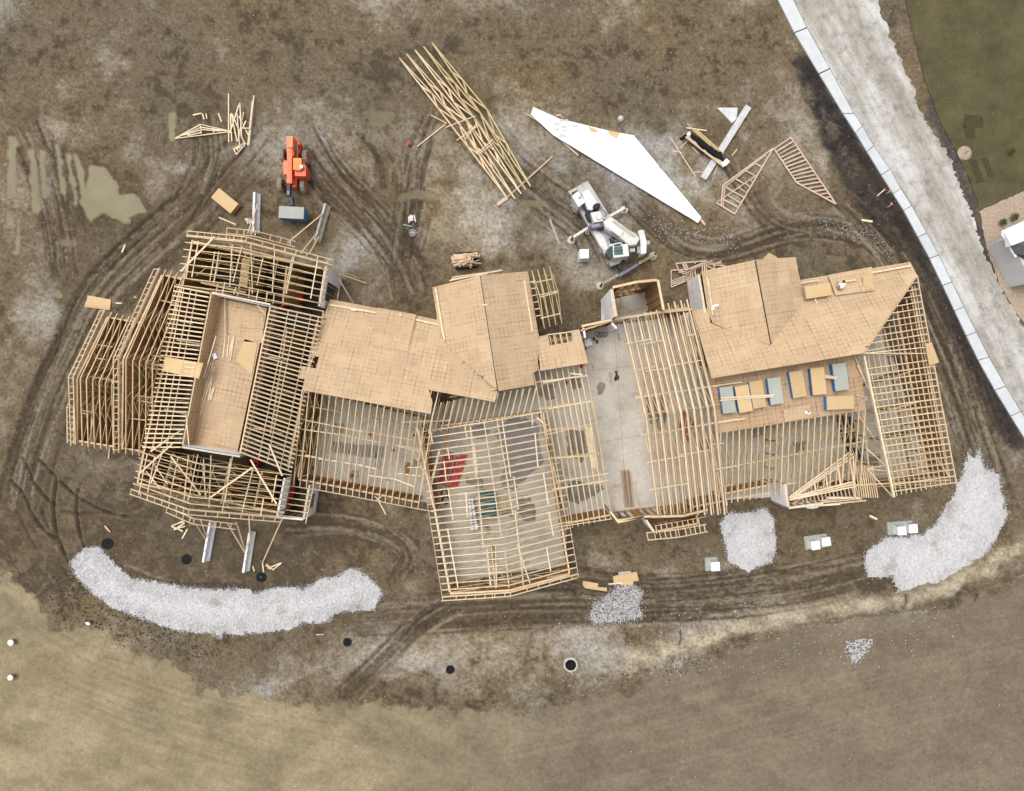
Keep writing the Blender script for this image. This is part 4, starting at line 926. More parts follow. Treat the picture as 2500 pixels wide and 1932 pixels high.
for a, b in [((1330, 1365), (1850, 1300)), ((1335, 1385), (1560, 1345)), ((1650, 1275), (1790, 1290)), ((1400, 1680), (1910, 1590))]:
    board("brace", P(*M2z(*a), 4.6), P(*M2z(*b), 4.6), .10, .05, "lumber_pale", b4)
board("fascia", P(*K6(-300, 1455), 3.3), P(*K6(440, 1345), 3.3), .06, .14, "lumber", b4)
wall(b4, (1382, 1278), (1488, 1258), 3.2, .15, -1, "osb_wall"); wall(b4, (1318, 902), (1432, 884), 3.3, .15, 1, None, stud_gap=1.0)
wall(b4, (1320, 1012), (1378, 1250), 3.2, .15, 1, None, stud_gap=1.0)
bars("lumber_stack", [(P(*K6(150 + 14 * i, 290), 3.55), P(*K6(215 + 12 * i, 770), 3.55)) for i in range(5)], .10, .05, "lumber_pale", b4)
wall(b4, (1418, 808), (1500, 782), 3.7, .15, 1, "osb_wall", pmat="lumber"); wall(b4, (1424, 800), (1428, 825), 3.7, .15, 1, "white_wrap", pmat="white_wrap"); wall(b4, (1494, 788), (1506, 802), 3.6, .15, -1, "white_wrap", pmat="white_wrap")

# ================================================================== GARAGE at the bottom centre
G = Zp(1020, 980, 3.376)
b5 = thing("framed_building", "open garage frame of evenly spaced bare trusses over a concrete floor", "building", P(1220, 1230))
truss_row(b5, (1031, 1054), (1040, 1200), (1332, 1005), (1370, 1146), 10, 3.2, 5.2, webs=4, w=.075, mat="lumber_pale")
truss_row(b5, (1042, 1216), (1080, 1458), (1376, 1160), (1411, 1402), 16, 3.2, 5.2, webs=4, w=.075, mat="lumber_pale")
ladder(b5, gable_pts((1080, 1458), (1411, 1402), 3.22, 5.22), V((-.06, -.34, 0)), 13, w=.08)
for e in (0, 1):
    A_, B_ = [((1041, 1215), (1081, 1467)), ((1384, 1243), (1413, 1410))][e]
    board("fascia", P(*A_, 3.2), P(*B_, 3.2), .05, .14, "lumber", b5)
wall(b5, (1028, 1040), (1062, 1246), 3.3, .15, -1, "osb_wall"); wall(b5, (1062, 1246), (1099, 1446), 3.2, .15, -1, "white_wrap", smat="lumber")
wall(b5, (1326, 1008), (1390, 1400), 3.2, .15, 1, "osb_wall"); wall(b5, (1082, 1039), (1326, 1006), 3.3, .15, 1, None)
wall(b5, (1099, 1448), (1170, 1437), 3.2, .15, -1, "osb_wall"); wall(b5, (1335, 1411), (1390, 1402), 3.2, .15, -1, "osb_wall")
wall(b5, (1099, 1450), (1390, 1403), 3.2, 2.7, -1, "osb_wall", peak=5.0, name="gable_wall")
board("beam", P(*G(250, 215), 3.0), P(*G(215, 430), 3.0), .2, .3, "lumber_brown", b5); board("beam", P(*G(180, 400), 2.9), P(*G(110, 690), 2.9), .2, .3, "lumber_pale", b5)
for a, b in [((385, 190), (405, 300)), ((430, 180), (480, 640)), ((462, 340), (503, 740)), ((490, 600), (540, 1210)), ((545, 165), (690, 1120)), ((650, 140), (730, 590)), ((695, 150), (765, 620)), ((725, 580), (785, 940)), ((790, 620), (830, 890)), ((940, 90), (945, 200)), ((965, 260), (990, 540)), ((1035, 590), (1075, 850)), ((1080, 910), (1118, 1110)), ((1060, 1200), (1095, 1400)), ((245, 380), (262, 480)), ((245, 1050), (330, 1530)), ((250, 720), (290, 980)), ((800, 900), (872, 1510)), ((715, 1220), (757, 1570)), ((570, 1220), (600, 1530)), ((105, 240), (122, 340)), ((215, 490), (235, 660)), ((395, 750), (410, 955)), ((820, 1180), (925, 1500)), ((640, 1180), (650, 1540)), ((605, 1200), (640, 1540)), ((980, 130), (1055, 205)), ((850, 1250), (870, 1540))]:
    board("brace", P(*G(*a), 4.35), P(*G(*b), 4.35), .10, .045, "lumber_pale", b5)
for i in range(14):      # loose lumber laid across the bottom chords at the south end
    x, y = R.uniform(600, 850), R.uniform(1360, 1500); ln = R.uniform(60, 200); an = R.choice((-.17, -.15, 1.45, 1.5, -.1))
    board("stored_board", P(*G(x, y), 3.35 + .03 * i), P(*G(x + ln * math.cos(an), y + ln * math.sin(an)), 3.35 + .03 * i), .09, .04, "lumber_pink", b5)

# ================================================================== EAST HALL FRAME: long pale trusses over the slab
b6 = thing("framed_building", "tall open frame of long pale double trusses beside the bare slab", "building", P(1640, 1010))
K5 = Zp(1400, 660, 4.964)
TA = [(1521, 776), (1539, 772), (1556, 769), (1574, 764), (1588, 761), (1603, 758), (1617, 762), (1631, 741), (1646, 737), (1662, 734), (1677, 732)]
for i, a in enumerate(TA):
    t_ = i / (len(TA) - 1); b = lp((1607, 1258), (1770, 1257), t_)
    o = truss(b6, P(*a, 4.0), P(*b, 4.0), 6.3, w=.12, h=.2, webs=6, mat="lumber_pale", wmat="lumber", hang=.3)
    # twin ply: the second truss a little off
    p, q = P(a[0] + 8, a[1] + 8, 3.8), P(b[0] + 5, b[1] - 4, 3.8); r_ = (p + q) / 2; r_.z = 5.6
    bars("scissor_chord", [(p, r_), (r_, q)], .06, .12, "lumber", b6)
for a, b in [((620, 895), (960, 830)), ((800, 900), (1090, 850)), ((680, 1225), (1000, 1165)), ((870, 1225), (1150, 1185)), ((1170, 1155), (1560, 1090)), ((750, 1550), (1270, 1460)), ((750, 1535), (1260, 1475)), ((1200, 1480), (1787, 1400)), ((1380, 795), (1475, 780)), ((1520, 1180), (1590, 1165))]:
    board("brace", P(*K5(*a), 5.1), P(*K5(*b), 5.1), .10, .05, "lumber", b6)
for a, b in [((720, 170), (1150, 90)), ((720, 240), (960, 190)), ((960, 130), (1650, 40)), ((770, 385), (1250, 320)), ((1230, 310), (1876, 200)), ((820, 705), (1280, 625)), ((1190, 620), (1620, 550)), ((870, 1015), (1320, 940)), ((1570, 495), (1720, 480)), ((1620, 780), (1876, 740)), ((1300, 380), (1420, 300))]:
    board("brace", P(*K6(*a), 5.1), P(*K6(*b), 5.1), .10, .05, "lumber", b6)
# tall entry bay: walls stand clear of the trusses
wall(b6, (1496, 702), (1604, 684), 5.9, 0.0, 1, "osb_wall", peak=6.7, openings=((.25, .75, 0.0, 4.6),), th=.2, pmat="lumber"); wall(b6, (1494, 706), (1505, 773), 6.0, 0.0, -1, "white_wrap", th=.2); wall(b6, (1606, 684), (1620, 756), 6.0, 0.0, 1, "osb_wall", th=.2)
wall(b6, (1420, 797), (1500, 780), 3.9, .15, 1, "osb_wall", th=.2); wall(b6, (1500, 780), (1690, 755), 4.2, .15, 1, None, peak=5.2, th=.2, stud_gap=1.4)
wall(b6, (1634, 760), (1690, 755), 4.2, .15, 1, "osb_wall", th=.2)
board("beam", P(*K5(480, 300), 2.6), P(*K5(960, 180), 2.6), .2, .35, "lumber_brown", b6)
for a, b in [((510, 410), (700, 480)), ((590, 250), (560, 520)), ((850, 270), (820, 450)), ((530, 510), (880, 440))]:
    board("brace", P(*K5(*a), 1.2), P(*K5(*b), .5), .09, .05, "lumber_yellow", b6)
# south entry bay with its little gable ladder
wall(b6, (1508, 1271), (1590, 1260), 3.8, .15, -1, None, th=.2, openings=()); wall(b6, (1490, 1250), (1508, 1274), 3.7, 0, 1, "white_wrap"); wall(b6, (1508, 1276), (1572, 1262), 3.8, 0, -1, "osb_wall", openings=((.2, .8, 0.0, 2.6),))
wall(b6, (1590, 1262), (1728, 1245), 4.0, .15, -1, "osb_wall", peak=5.2, openings=((.05, .3, 0., 3.2),), th=.18)
wall(b6, (1578, 1270), (1597, 1298), 3.7, 0, -1, "white_wrap"); wall(b6, (1600, 1298), (1704, 1278), 2.9, 0, -1, "osb_wall", openings=((.3, .7, 0.0, 2.3),)); wall(b6, (1704, 1278), (1700, 1258), 2.9, 0, -1, "osb_wall")
wall(b6, (1690, 1238), (1772, 1222), 3.6, .15, -1, "osb_wall"); wall(b6, (1770, 1215), (1774, 1234), 3.8, 0.0, 1, "white_wrap")
ladder(b6, gable_pts((1578, 1301), (1724, 1280), 3.4, 3.9), P(1582, 1319, 3.4) - P(1578, 1301, 3.4), 11, w=.085)
for k in range(9):
    x = 1600 + k * 13; board("lookout", P(x, 1282 - k * 2.2, 3.4), P(x + 4, 1304 - k * 2.6, 3.5), .08, .1, "lumber", b6)
board("fascia", P(*K6(935, 1425), 3.3), P(*K6(1520, 1320), 3.3), .06, .12, "lumber", b6)

# ================================================================== EAST WING with big sheathed roof, storage deck and hip
b7 = thing("framed_building", "large east wing with hipped sheathed roof, loaded storage deck and rafter lattice", "building", P(1950, 900))
F1, F2, F3, F4 = Zp(1620, 610, 4.966), Zp(1900, 610, 4.964), Zp(1700, 880, 4.443), Zp(2040, 880, 4.443)
# main north slope: eave from west to east, ridge above the storage deck
decking(b7, (1690, 757), (2224, 640), 3.4, (1737, 923), 6.6, [(1690, 758), (1728, 752), (1735, 790), (1760, 800), (1881, 843), (1940, 760), (1957, 735), (1954, 684), (2222, 640), (2238, 672), (2107, 863), (1737, 924)], "osb", lift=0.02, shift=.2)
# gabled cross roof
decking(b7, (1712.6, 663), (1729, 771), 3.75, (1842, 636), 5.75, [(1712.6, 663), (1842, 636.5), (1881, 843), (1800, 815), (1740, 790), (1728, 760)], "osb", lift=0.06, shift=.7)
decking(b7, (1942, 628), (1963, 744), 4.1, (1842, 636), 5.75, [(1843.3, 636), (1942, 628), (1965, 744), (1925, 790), (1882, 842)], "osb", lift=0.06, shift=.1)
board("ridge_board", P(1842.5, 637, 5.72), P(1881, 842, 5.72), .06, .3, "black_steel", b7)
for i in range(5):
    t_ = i / 4; truss(b7, P(*lp((1714, 664), (1735, 790), t_), 3.65), P(*lp((1941, 629), (1962, 740), t_), 3.65), 5.6, webs=0)
decking(b7, (2022, 672), (2110, 655), 3.6, (2040, 718), 4.3, [(2022, 672), (2128, 652), (2137, 709), (2040, 722)], "osb", lift=0.10)
prism("loose_sheet", [P(*F2(*p), 4.4) for p in [(1030, 320), (1140, 310), (1160, 440), (1030, 445)]], 4.37, "osb_plain", b7)
wall(b7, (1707, 672), (1723, 764), 3.7, 0.0, -1, "white_wrap"); wall(b7, (1716, 668), (1938, 634), 3.6, 0.0, 1, "osb_wall", peak=5.4); wall(b7, (1958, 690), (2220, 648), 3.3, 0.0, 1, "osb_wall")
for a, b, z, zz in [((525, 330), (595, 785), 4.15, F1), ((545, 360), (585, 690), 4.2, F1), ((1660, 405), (1887, 368), 3.8, F1), ((1125, 280), (1605, 195), 3.9, F2), ((750, 395), (945, 365), 4.3, F2)]:
    board("edge_board", P(*zz(*a), z), P(*zz(*b), z), .13, .05, "lumber_pale", b7)
board("fascia", P(1737, 924.5, 6.5), P(2107, 864, 6.5), .05, .22, "osb_wall", b7)
# storage deck
dk = 4.9
decking(b7, (1752, 1058), (2114, 1001), dk, (1720, 930), dk, [(1722, 912), (2094, 850), (2114, 1001), (1752, 1059)], "osb_deck", "deck_sheet", shift=.9)
# south slope trusses from the deck edge to the eave
for i in range(24):
    t_ = i / 23
    a = P(*lp((1759, 1057), (2112, 1001), t_), 4.85); b = P(*lp((1756, 1232), (2100, 1180), t_), 2.9)
    o = bars("roof_truss", [(a, b)], .085, .13, "lumber", b7)
    a2, b2_ = V((a.x, a.y, 2.9)), V((b.x, b.y, 2.85))
    board("bottom_chord", a2, lerp(a2, b2_, .92), .045, .09, "lumber_yellow", o)
    for s, e in ((.0, .22), (.45, .22), (.45, .62), (.8, .62)):
        p = lerp(a2, b2_, s); q = lerp(a, b, e); board("web", p, q - V((0, 0, .1)), .045, .07, "lumber_yellow", o)
for a, b in [((200, 1010), (1000, 880)), ((1000, 880), (1870, 740)), ((200, 1185), (1866, 870)), ((150, 910), (300, 895)), ((960, 1345), (1080, 1330)), ((290, 1360), (390, 1350))]:
    board("brace", P(*F3(*a), 3.6), P(*F3(*b), 3.6), .11, .06, "lumber_yellow", b7)
board("fascia", P(*F3(320, 1512), 2.9), P(*F3(800, 1435), 2.9), .06, .14, "lumber", b7)
wall(b7, (1772, 1205), (1880, 1184), 2.8, .15, -1, "osb_wall"); wall(b7, (2000, 1190), (2320, 1172), 2.8, .15, -1, "osb_wall")
for a, b in [((1900, 1010), (1890, 1180)), ((1800, 1000), (2100, 950)), ((2100, 960), (2125, 1170))]:
    wall(b7, a, b, 2.8, .15, 1, None, stud_gap=1.2)
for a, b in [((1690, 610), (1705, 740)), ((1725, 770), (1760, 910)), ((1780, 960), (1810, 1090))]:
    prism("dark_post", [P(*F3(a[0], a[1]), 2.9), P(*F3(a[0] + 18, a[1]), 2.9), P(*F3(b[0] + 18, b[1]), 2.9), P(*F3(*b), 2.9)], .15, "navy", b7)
# hip end lattice
gx0, gx1 = (2107, 866), (2182, 1212)
for i in range(32):
    t_ = i / 31; e = lp((2240, 690), (2334, 1178), t_)
    if e[1] + 0.155 * 133 < 868 + 20 and i < 12:      # ends on the hip line
        d0, d1 = (2107, 863), (2238, 672); s = None
        for k in range(101):
            q = lp(d1, d0, k / 100)
            if q[1] >= e[1] + 0.155 * (e[0] - q[0]): s = q; fr = k / 100; break
        q, zq = (s, 3.2 + 3.2 * fr) if s else (d0, 6.4)
    else:
        tt = min(1, max(0, (e[1] + 22 - 866) / (1212 - 866))); q = lp(gx0, gx1, tt); zq = 5.6
    a, b = P(*q, zq), P(*e, 2.95)
    o = bars("jack_rafter", [(a, b)], .08, .14, "lumber_pale", b7)
    if i > 10:
        a2, b2_ = V((a.x, a.y, 2.9)), V((b.x, b.y, 2.9)); a3 = lerp(a2, b2_, .02)
        board("bottom_chord", a3, lerp(a2, b2_, .86), .06, .08, "lumber_yellow", o)
        for s, e_ in ((.15, .3), (.45, .3), (.45, .62)):
            board("web", lerp(a2, b2_, s), lerp(a, b, e_) - V((0, 0, .1)), .05, .06, "lumber_yellow", o)
for k in range(12):
    s = (k + .6) / 12.5; z = 5.5 - 2.5 * s
    p0 = lp((2107, 866), (2240, 690), s) if s > 0.0 else gx0
    ytop = lp((2107, 863), (2238, 672), s); q0 = (ytop[0] + 4, ytop[1] + 12); q1 = lp((2182, 1212), (2332, 1180), s)
    board("purlin", P(*q0, z - .12), P(*q1, z - .12), .06, .09, "lumber" if k % 3 else "lumber_pale", b7)
board("girder", P(2108, 868, 5.7), P(2182, 1214, 5.7), .13, .25, "lumber_pale", b7); board("girder", P(2116, 900, 5.6), P(2178, 1190, 5.6), .10, .25, "lumber_pink", b7)
board("hip_rafter", P(2107, 864, 6.45), P(2238, 673, 3.3), .10, .2, "lumber", b7)
board("fascia", P(2238, 672, 3.0), P(2337, 1192, 3.0), .07, .15, "lumber", b7)
wall(b7, (2226, 700), (2316, 1165), 2.85, .15, 1, "osb_wall"); wall(b7, (2190, 760), (2268, 1168), 2.8, .15, 1, None, stud_gap=.8)
for t_ in (.15, .4, .65): wall(b7, lp((2130, 900), (2180, 1170), t_), lp((2215, 860), (2290, 1160), t_), 2.75, .15, 1, None, stud_gap=.9)
for a, b in [((920, 1280), (1060, 1600)), ((960, 1400), (1100, 1700))]: board("brace", P(*F2(*a), 5.2), P(*F2(*b), 5.0), .10, .06, "lumber", b7)
for a, b in [((340, 1170), (540, 1140)), ((350, 1180), (560, 1200)), ((340, 960), (560, 1160)), ((350, 1190), (620, 1480)), ((1110, 1080), (1230, 1260)), ((250, 600), (440, 880))]: board("brace", P(*F4(*a), 4.6), P(*F4(*b), 4.2), .10, .06, "lumber", b7)
prism("loose_sheet", [P(*F2(*p), 3.4) for p in [(1780, 1140), (1860, 1120), (1950, 1365), (1830, 1405)]], 3.37, "osb_plain", b7)
# white bump-out on the south side
wall(b7, (1918, 1183), (1926, 1238), 3.6, 0, -1, "white_wrap", th=.16); wall(b7, (1926, 1240), (2010, 1228), 3.4, 0, -1, "white_wrap"); wall(b7, (2020, 1215), (2100, 1215), 2.6, 0, -1, "white_wrap")

# ================================================================== gravel heaps and loose stones (uncountable: stuff)
def stones(name, pts_px, label, cat, n_in, spill, top=0.3, seed=1, base=True, size=(.05, .13), stray=None, hfun=None):
    r = random.Random(seed); vs, fs = [], []
    xs = [p[0] for p in pts_px]; ys = [p[1] for p in pts_px]
    PX = np.array([p[0] for p in pts_px]); PY = np.array([p[1] for p in pts_px])
    if base:
        st = 4.0; bx = np.arange(min(xs) - 14, max(xs) + 14, st); by = np.arange(min(ys) - 14, max(ys) + 14, st)
        BX, BY = np.meshgrid(bx, by); dd = seg_dist(BX, BY, pts_px + pts_px[:1]); ins = inside(BX, BY, pts_px); sdv = np.where(ins, dd, -dd)
        sdv = sdv + 9 * (fbm(BX, BY, 18, 600 + seed, 4, .7) - .5) * 2
        hh = np.clip(sm(0, 70, sdv) * top + 0.05 * sm(-2, 6, sdv) + 0.05 * (fbm(BX, BY, 14, 640 + seed, 3, .7) - .5), 0.0, 9) + 0.0
        idx = -np.ones(BX.shape, int); keep = sdv > -1
        for j in range(BX.shape[0] - 1):
            for i in range(BX.shape[1] - 1):
                if keep[j, i] and keep[j + 1, i] and keep[j, i + 1] and keep[j + 1, i + 1]:
                    q = []
                    for jj, i_ in ((j, i), (j + 1, i), (j + 1, i + 1), (j, i + 1)):
                        if idx[jj, i_] < 0:
                            idx[jj, i_] = len(vs); p = P(BX[jj, i_] + r.uniform(-1.2, 1.2), BY[jj, i_] + r.uniform(-1.2, 1.2)); vs.append((p.x, p.y, float(hh[jj, i_])))
                        q.append(int(idx[jj, i_]))
                    fs.append(tuple(q))
    OCT = [(1, 0, 0), (0, 1, 0), (-1, 0, 0), (0, -1, 0), (0, 0, 1), (0, 0, -.6)]
    OF = [(0, 1, 4), (1, 2, 4), (2, 3, 4), (3, 0, 4), (1, 0, 5), (2, 1, 5), (3, 2, 5), (0, 3, 5)]
    N = n_in * 6; qx = np.array([r.uniform(min(xs) - spill, max(xs) + spill) for _ in range(N)]); qy = np.array([r.uniform(min(ys) - spill, max(ys) + spill) for _ in range(N)])
    dd = seg_dist(qx, qy, pts_px + pts_px[:1]); ins = inside(qx, qy, pts_px); cnt = 0
    for i in range(N):
        if cnt > n_in * 1.6: break
        s = dd[i] if ins[i] else -dd[i]
        if not ins[i]:
            if r.random() > math.exp(s / (spill * .22)): continue
        h = 0.0 if not ins[i] else min(1, s / 70) ** 1 * top * 0.95 + .03
        if stray: h = 0.0
        p = P(qx[i], qy[i]); k = r.uniform(*size); a = r.uniform(0, 6.28); n0 = len(vs); cnt += 1
        for v in OCT:
            x, y = v[0] * k * r.uniform(.7, 1.2), v[1] * k * r.uniform(.7, 1.2)
            vs.append((p.x + x * math.cos(a) - y * math.sin(a), p.y + x * math.sin(a) + y * math.cos(a), h + .02 + v[2] * k * r.uniform(.5, .9)))
        fs += [tuple(j + n0 for j in f) for f in OF]
    c = P(sum(xs) / len(xs), sum(ys) / len(ys))
    me = mesh_from(name, [(v[0] - c.x, v[1] - c.y, v[2]) for v in vs], fs, "gravel")
    return tag(put(name, me, Matrix.Translation(c)), label, cat, None, "stuff")
z7 = Zp(600, 1380, 4.368); z8 = Zp(1080, 1340, 3.4125); z9 = Zp(1680, 1200, 2.73)
G1 = [z1(*p) for p in [(450, 830), (560, 725), (640, 700), (690, 720), (720, 770), (800, 850), (920, 940), (1130, 975), (1330, 1010), (1500, 1020), (1640, 1015)]] + \
     [z7(*p) for p in [(0, 260), (100, 295), (270, 250), (450, 235), (620, 240), (720, 200), (830, 140), (960, 130), (1000, 90), (1110, 40), (1220, 60), (1340, 150), (1420, 240), (1470, 310), (1400, 390), (1380, 470), (1180, 490), (960, 510), (900, 600), (640, 620), (480, 680), (320, 690), (160, 730), (0, 720)]] + \
     [z1(*p) for p in [(1740, 1360), (1600, 1350), (1560, 1390), (1500, 1350), (1270, 1330), (1100, 1280), (960, 1230), (760, 1150), (600, 1040), (500, 920)]]
stones("gravel_bed", G1, "long curved bed of white gravel below the west wing", "gravel", 15000, 9, .12, 1, size=(.025, .06))
stones("gravel_bed", [z9(*p) for p in [(215, 210), (280, 140), (400, 140), (520, 110), (570, 190), (585, 380), (560, 470), (440, 510), (400, 540), (340, 500), (270, 470), (240, 330)]], "squarish heap of white gravel south of the slab", "gravel", 3600, 8, .14, 2, size=(.025, .06))
stones("gravel_bed", [(2367, 1098), (2374, 1130), (2390, 1095), (2402, 1140), (2440, 1160)] + [z9(*p) for p in [(2100, 60), (2130, 150), (2060, 290), (2000, 400), (1900, 490), (1780, 570), (1660, 670), (1560, 680), (1400, 670), (1360, 570), (1200, 570), (1170, 470), (1200, 390), (1320, 310), (1560, 290), (1650, 220), (1720, 90), (1775, 20)]] + [(2340, 1180)], "big bent spread of white gravel at the south-east corner", "gravel", 11000, 11, .14, 3, size=(.025, .06))
stones("gravel_bed", [z8(*p) for p in [(1380, 390), (1480, 310), (1600, 310), (1660, 380), (1620, 450), (1660, 560), (1500, 600), (1270, 610), (1240, 560), (1270, 460), (1320, 450)]], "small scattered patch of white gravel below the scrap panels", "gravel", 2600, 16, .04, 4, base=False, size=(.025, .065))
stones("gravel_bed", [z9(*p) for p in [(1060, 1000), (1230, 990), (1170, 1080), (1110, 1150), (1070, 1090)]], "little torn patch of pale stone on the haul road", "gravel", 260, 14, .03, 5, base=False, size=(.04, .10))
stones("gravel_scatter", [(-60, -60), (2560, -60), (2560, 1990), (-60, 1990)], "pale pebbles strewn over the whole muddy site", "pebbles", 1800, 1, 0, 6, base=False, size=(.02, .055), stray=True)
stones("gravel_scatter", [(1590, 540), (1680, 560), (1800, 560), (1790, 600), (1700, 590), (1610, 580)], "loose stones along the track below the white wall panel", "pebbles", 260, 36, 0, 7, base=False, size=(.02, .06), stray=True)
stones("gravel_scatter", [(2000, 535), (2120, 565), (2180, 610), (2170, 630), (2090, 580), (2000, 555)], "loose stones in the dark wheel rut near the sidewalk", "pebbles", 220, 26, 0, 8, base=False, size=(.02, .06), stray=True)
stones("gravel_scatter", [(1300, 1540), (1700, 1480), (2300, 1480), (2300, 1560), (1800, 1640), (1400, 1650)], "stones along the foot of the clay bank", "pebbles", 300, 60, 0, 9, base=False, size=(.025, .08), stray=True)
# clods of dark earth
def clods(pts, n, seed, label):
    o = stones("mud_clod_scatter", pts, label, "clods", n, 30, 0, seed, base=False, size=(.03, .11), stray=True); o.data.materials[0] = MATS["clod_brown"]
clods([(110, 1450), (150, 1500), (300, 1560), (420, 1600), (560, 1600), (420, 1540), (260, 1450), (160, 1400)], 420, 20, "dark clods heaped along the edge of the tan road")
clods([(2010, 300), (2100, 420), (2240, 640), (2370, 900), (2440, 1050), (2400, 1040), (2250, 760), (2080, 480)], 420, 21, "black topsoil clods beside the sidewalk")
clods([(1560, 1600), (1750, 1600), (1700, 1640), (1500, 1650)], 120, 23, "dark clods at the bottom of the bank")

# ================================================================== manholes, buckets, utility boxes
MH = [(262, 1328, .55, "black manhole lid beside the west tip of the long gravel bed"), (455, 1366, .5, "black manhole lid between the long gravel bed and the west wing"), (638, 1409, .5, "black manhole lid at the foot of the eastern concrete barrier"), (848, 1568, .42, "black manhole lid south of the long gravel bed"), (1099, 1635, .42, "black manhole lid in the pale crust, bottom centre")]
for x, y, r_, lab in MH:
    o = thing("manhole", lab, "manhole", P(x, y), "black manhole lids")
    lathe("riser", [(r_ * 1.05, -.3), (r_ * 1.0, .07), (r_ * .92, .08), (r_ * .92, -.3)], "rubber", Matrix.Translation(P(x, y)), o, 28, False)
    lathe("lid", [(0.001, .09), (r_ * .6, .09), (r_ * .63, .07), (r_ * .88, .07), (r_ * .9, .05), (r_ * .9, .0)], "black_plastic", Matrix.Translation(P(x, y)), o, 28, False)
    lathe("knob", [(0.001, .13), (.05, .12), (.06, .08)], "grey_steel" if x == 638 else "black_plastic", Matrix.Translation(P(x, y)), o, 10)
o = thing("manhole", "open concrete manhole ring with a black disc for its shaded depth, bottom centre right", "manhole", P(1393, 1622))
lathe("ring", [(.72, -.4), (.70, .2), (.66, .24), (.58, .24), (.53, .2), (.53, -1.0)], "concrete_worn", Matrix.Translation(P(1393, 1622)), o, 28)
lathe("shade_disc", [(.529, .21), (.52, .05), (0.001, .04)], "black_plastic", Matrix.Translation(P(1393, 1622)), o, 28)  # shallow black disc standing in for the shade inside the ring
for k, (x, y, r_, lab) in enumerate([(220, 1516, .22, "white bucket on the dark bank above the tan road"), (33, 1566, .28, "pale bucket at the left edge of the tan road"), (32, 1651, .26, "white bucket in the bottom left corner")]):
    o = thing("bucket", lab, "bucket", P(x, y)); T = Matrix.Translation(P(x, y)) @ Matrix.Rotation(.5 if k == 0 else 0, 4, 'X')
    lathe("pail", [(0.001, .02), (r_ * .8, 0), (r_, .36), (r_ * 1.06, .36), (r_ * 1.06, .33)], "concrete_worn", T, o, 18)
    lathe("lid", [(0.001, .39), (r_ * .9, .38), (r_ * 1.02, .365), (r_ * 1.02, .34)], "box_white", T, o, 18)
def util(x, y, w, d_, rot, boxes, label, group=None, hgt=.75):
    o = thing("utility_box", label, "utility box", P(x, y), group); M0 = Matrix.Translation(P(x, y)) @ Matrix.Rotation(rot, 4, 'Z')
    pd = put("pad", cube_mesh("pad_green"), M0 @ Matrix.Translation((0, 0, .08)) @ Matrix.Diagonal((w, d_, .24, 1)), o); bev(pd, .02)
    for bx, by, s in boxes:
        c = put("cabinet", cube_mesh("box_white"), M0 @ Matrix.Translation((bx, by, .2 + hgt / 2)) @ Matrix.Diagonal((s, s, hgt, 1)), o)
        put("cap", cube_mesh("box_white"), M0 @ Matrix.Translation((bx, by, .2 + hgt + .02)) @ Matrix.Diagonal((s * 1.05, s * 1.05, .045, 1)), o)
        for k in range(4): put("louvre", cube_mesh("grey_steel"), M0 @ Matrix.Translation((bx, by + s / 2 + .004, .35 + k * .12)) @ Matrix.Diagonal((s * .7, .012, .05, 1)), o)
        put("door_seam", cube_mesh("grey_steel"), M0 @ Matrix.Translation((bx, by - s / 2 - .003, .2 + hgt / 2)) @ Matrix.Diagonal((.015, .012, hgt * .9, 1)), o)
util(1735, 1376, 1.2, 1.3, .07, [(.15, -.05, .8)], "single white utility box on a green-grey pad by the squarish gravel heap")
util(1990, 1322, 2.2, 1.3, .14, [(-.45, -.1, .78), (.62, .1, .78)], "pair of white utility boxes on one pad between the two gravel heaps")
util(2194, 1288, 2.4, 1.25, .08, [(-.3, -.1, .78), (.8, .02, .78)], "pair of white utility boxes on a pad touching the big gravel spread")
util(1423, 628, 1.05, 1.05, .05, [(.0, .06, .82)], "lone pale utility box on the grey ground beside the crane", hgt=.9)

# ================================================================== concrete barriers and the braces tied to them
def barrier(p0, p1, label, mat="concrete_barrier"):
    a, b = P(*p0, 0), P(*p1, 0); x, y, z, L = frame(a, b)
    prof = [(-.34, 0), (.34, 0), (.34, .12), (.16, .38), (.10, .82), (-.10, .82), (-.16, .38), (-.34, .12)]
    n = len(prof); vs = [V((s * L / 2, q[0], q[1])) for s in (-1, 1) for q in prof]
    fs = [tuple(range(n)), tuple(range(2 * n - 1, n - 1, -1))] + [(i, n + i, n + (i + 1) % n, (i + 1) % n) for i in range(n)]
    o = thing("concrete_barrier", label, "barrier", (a + b) / 2, "concrete barriers anchoring the braces"); M0 = mat_of(x, y, z, (a + b) / 2)
    o2 = put("barrier_body", mesh_from("barrier_body", vs, fs, mat), M0, o); bev(o2, .03)
    for s in (-.8, .0, .8): rod("lifting_eye", M0 @ V((s, .06, .80)), M0 @ V((s, .06, .87)), .07, "black_steel", o, 8)
    for s in (-1, 1): put("end_loop", cube_mesh("grey_steel"), M0 @ Matrix.Translation((s * (L / 2 + .03), 0, .5)) @ Matrix.Diagonal((.06, .16, .05, 1)), o)
    return o
barrier((629, 476), (626, 572), "white concrete barrier standing upright in the picture above the west wing"); barrier((800, 503), (775, 592), "mud-splashed concrete barrier beside the blue-edged load", "concrete_worn")
barrier((522, 1273), (505, 1368), "western of the two concrete barriers below the west wing"); barrier((617, 1297), (602, 1393), "eastern of the two concrete barriers below the west wing")
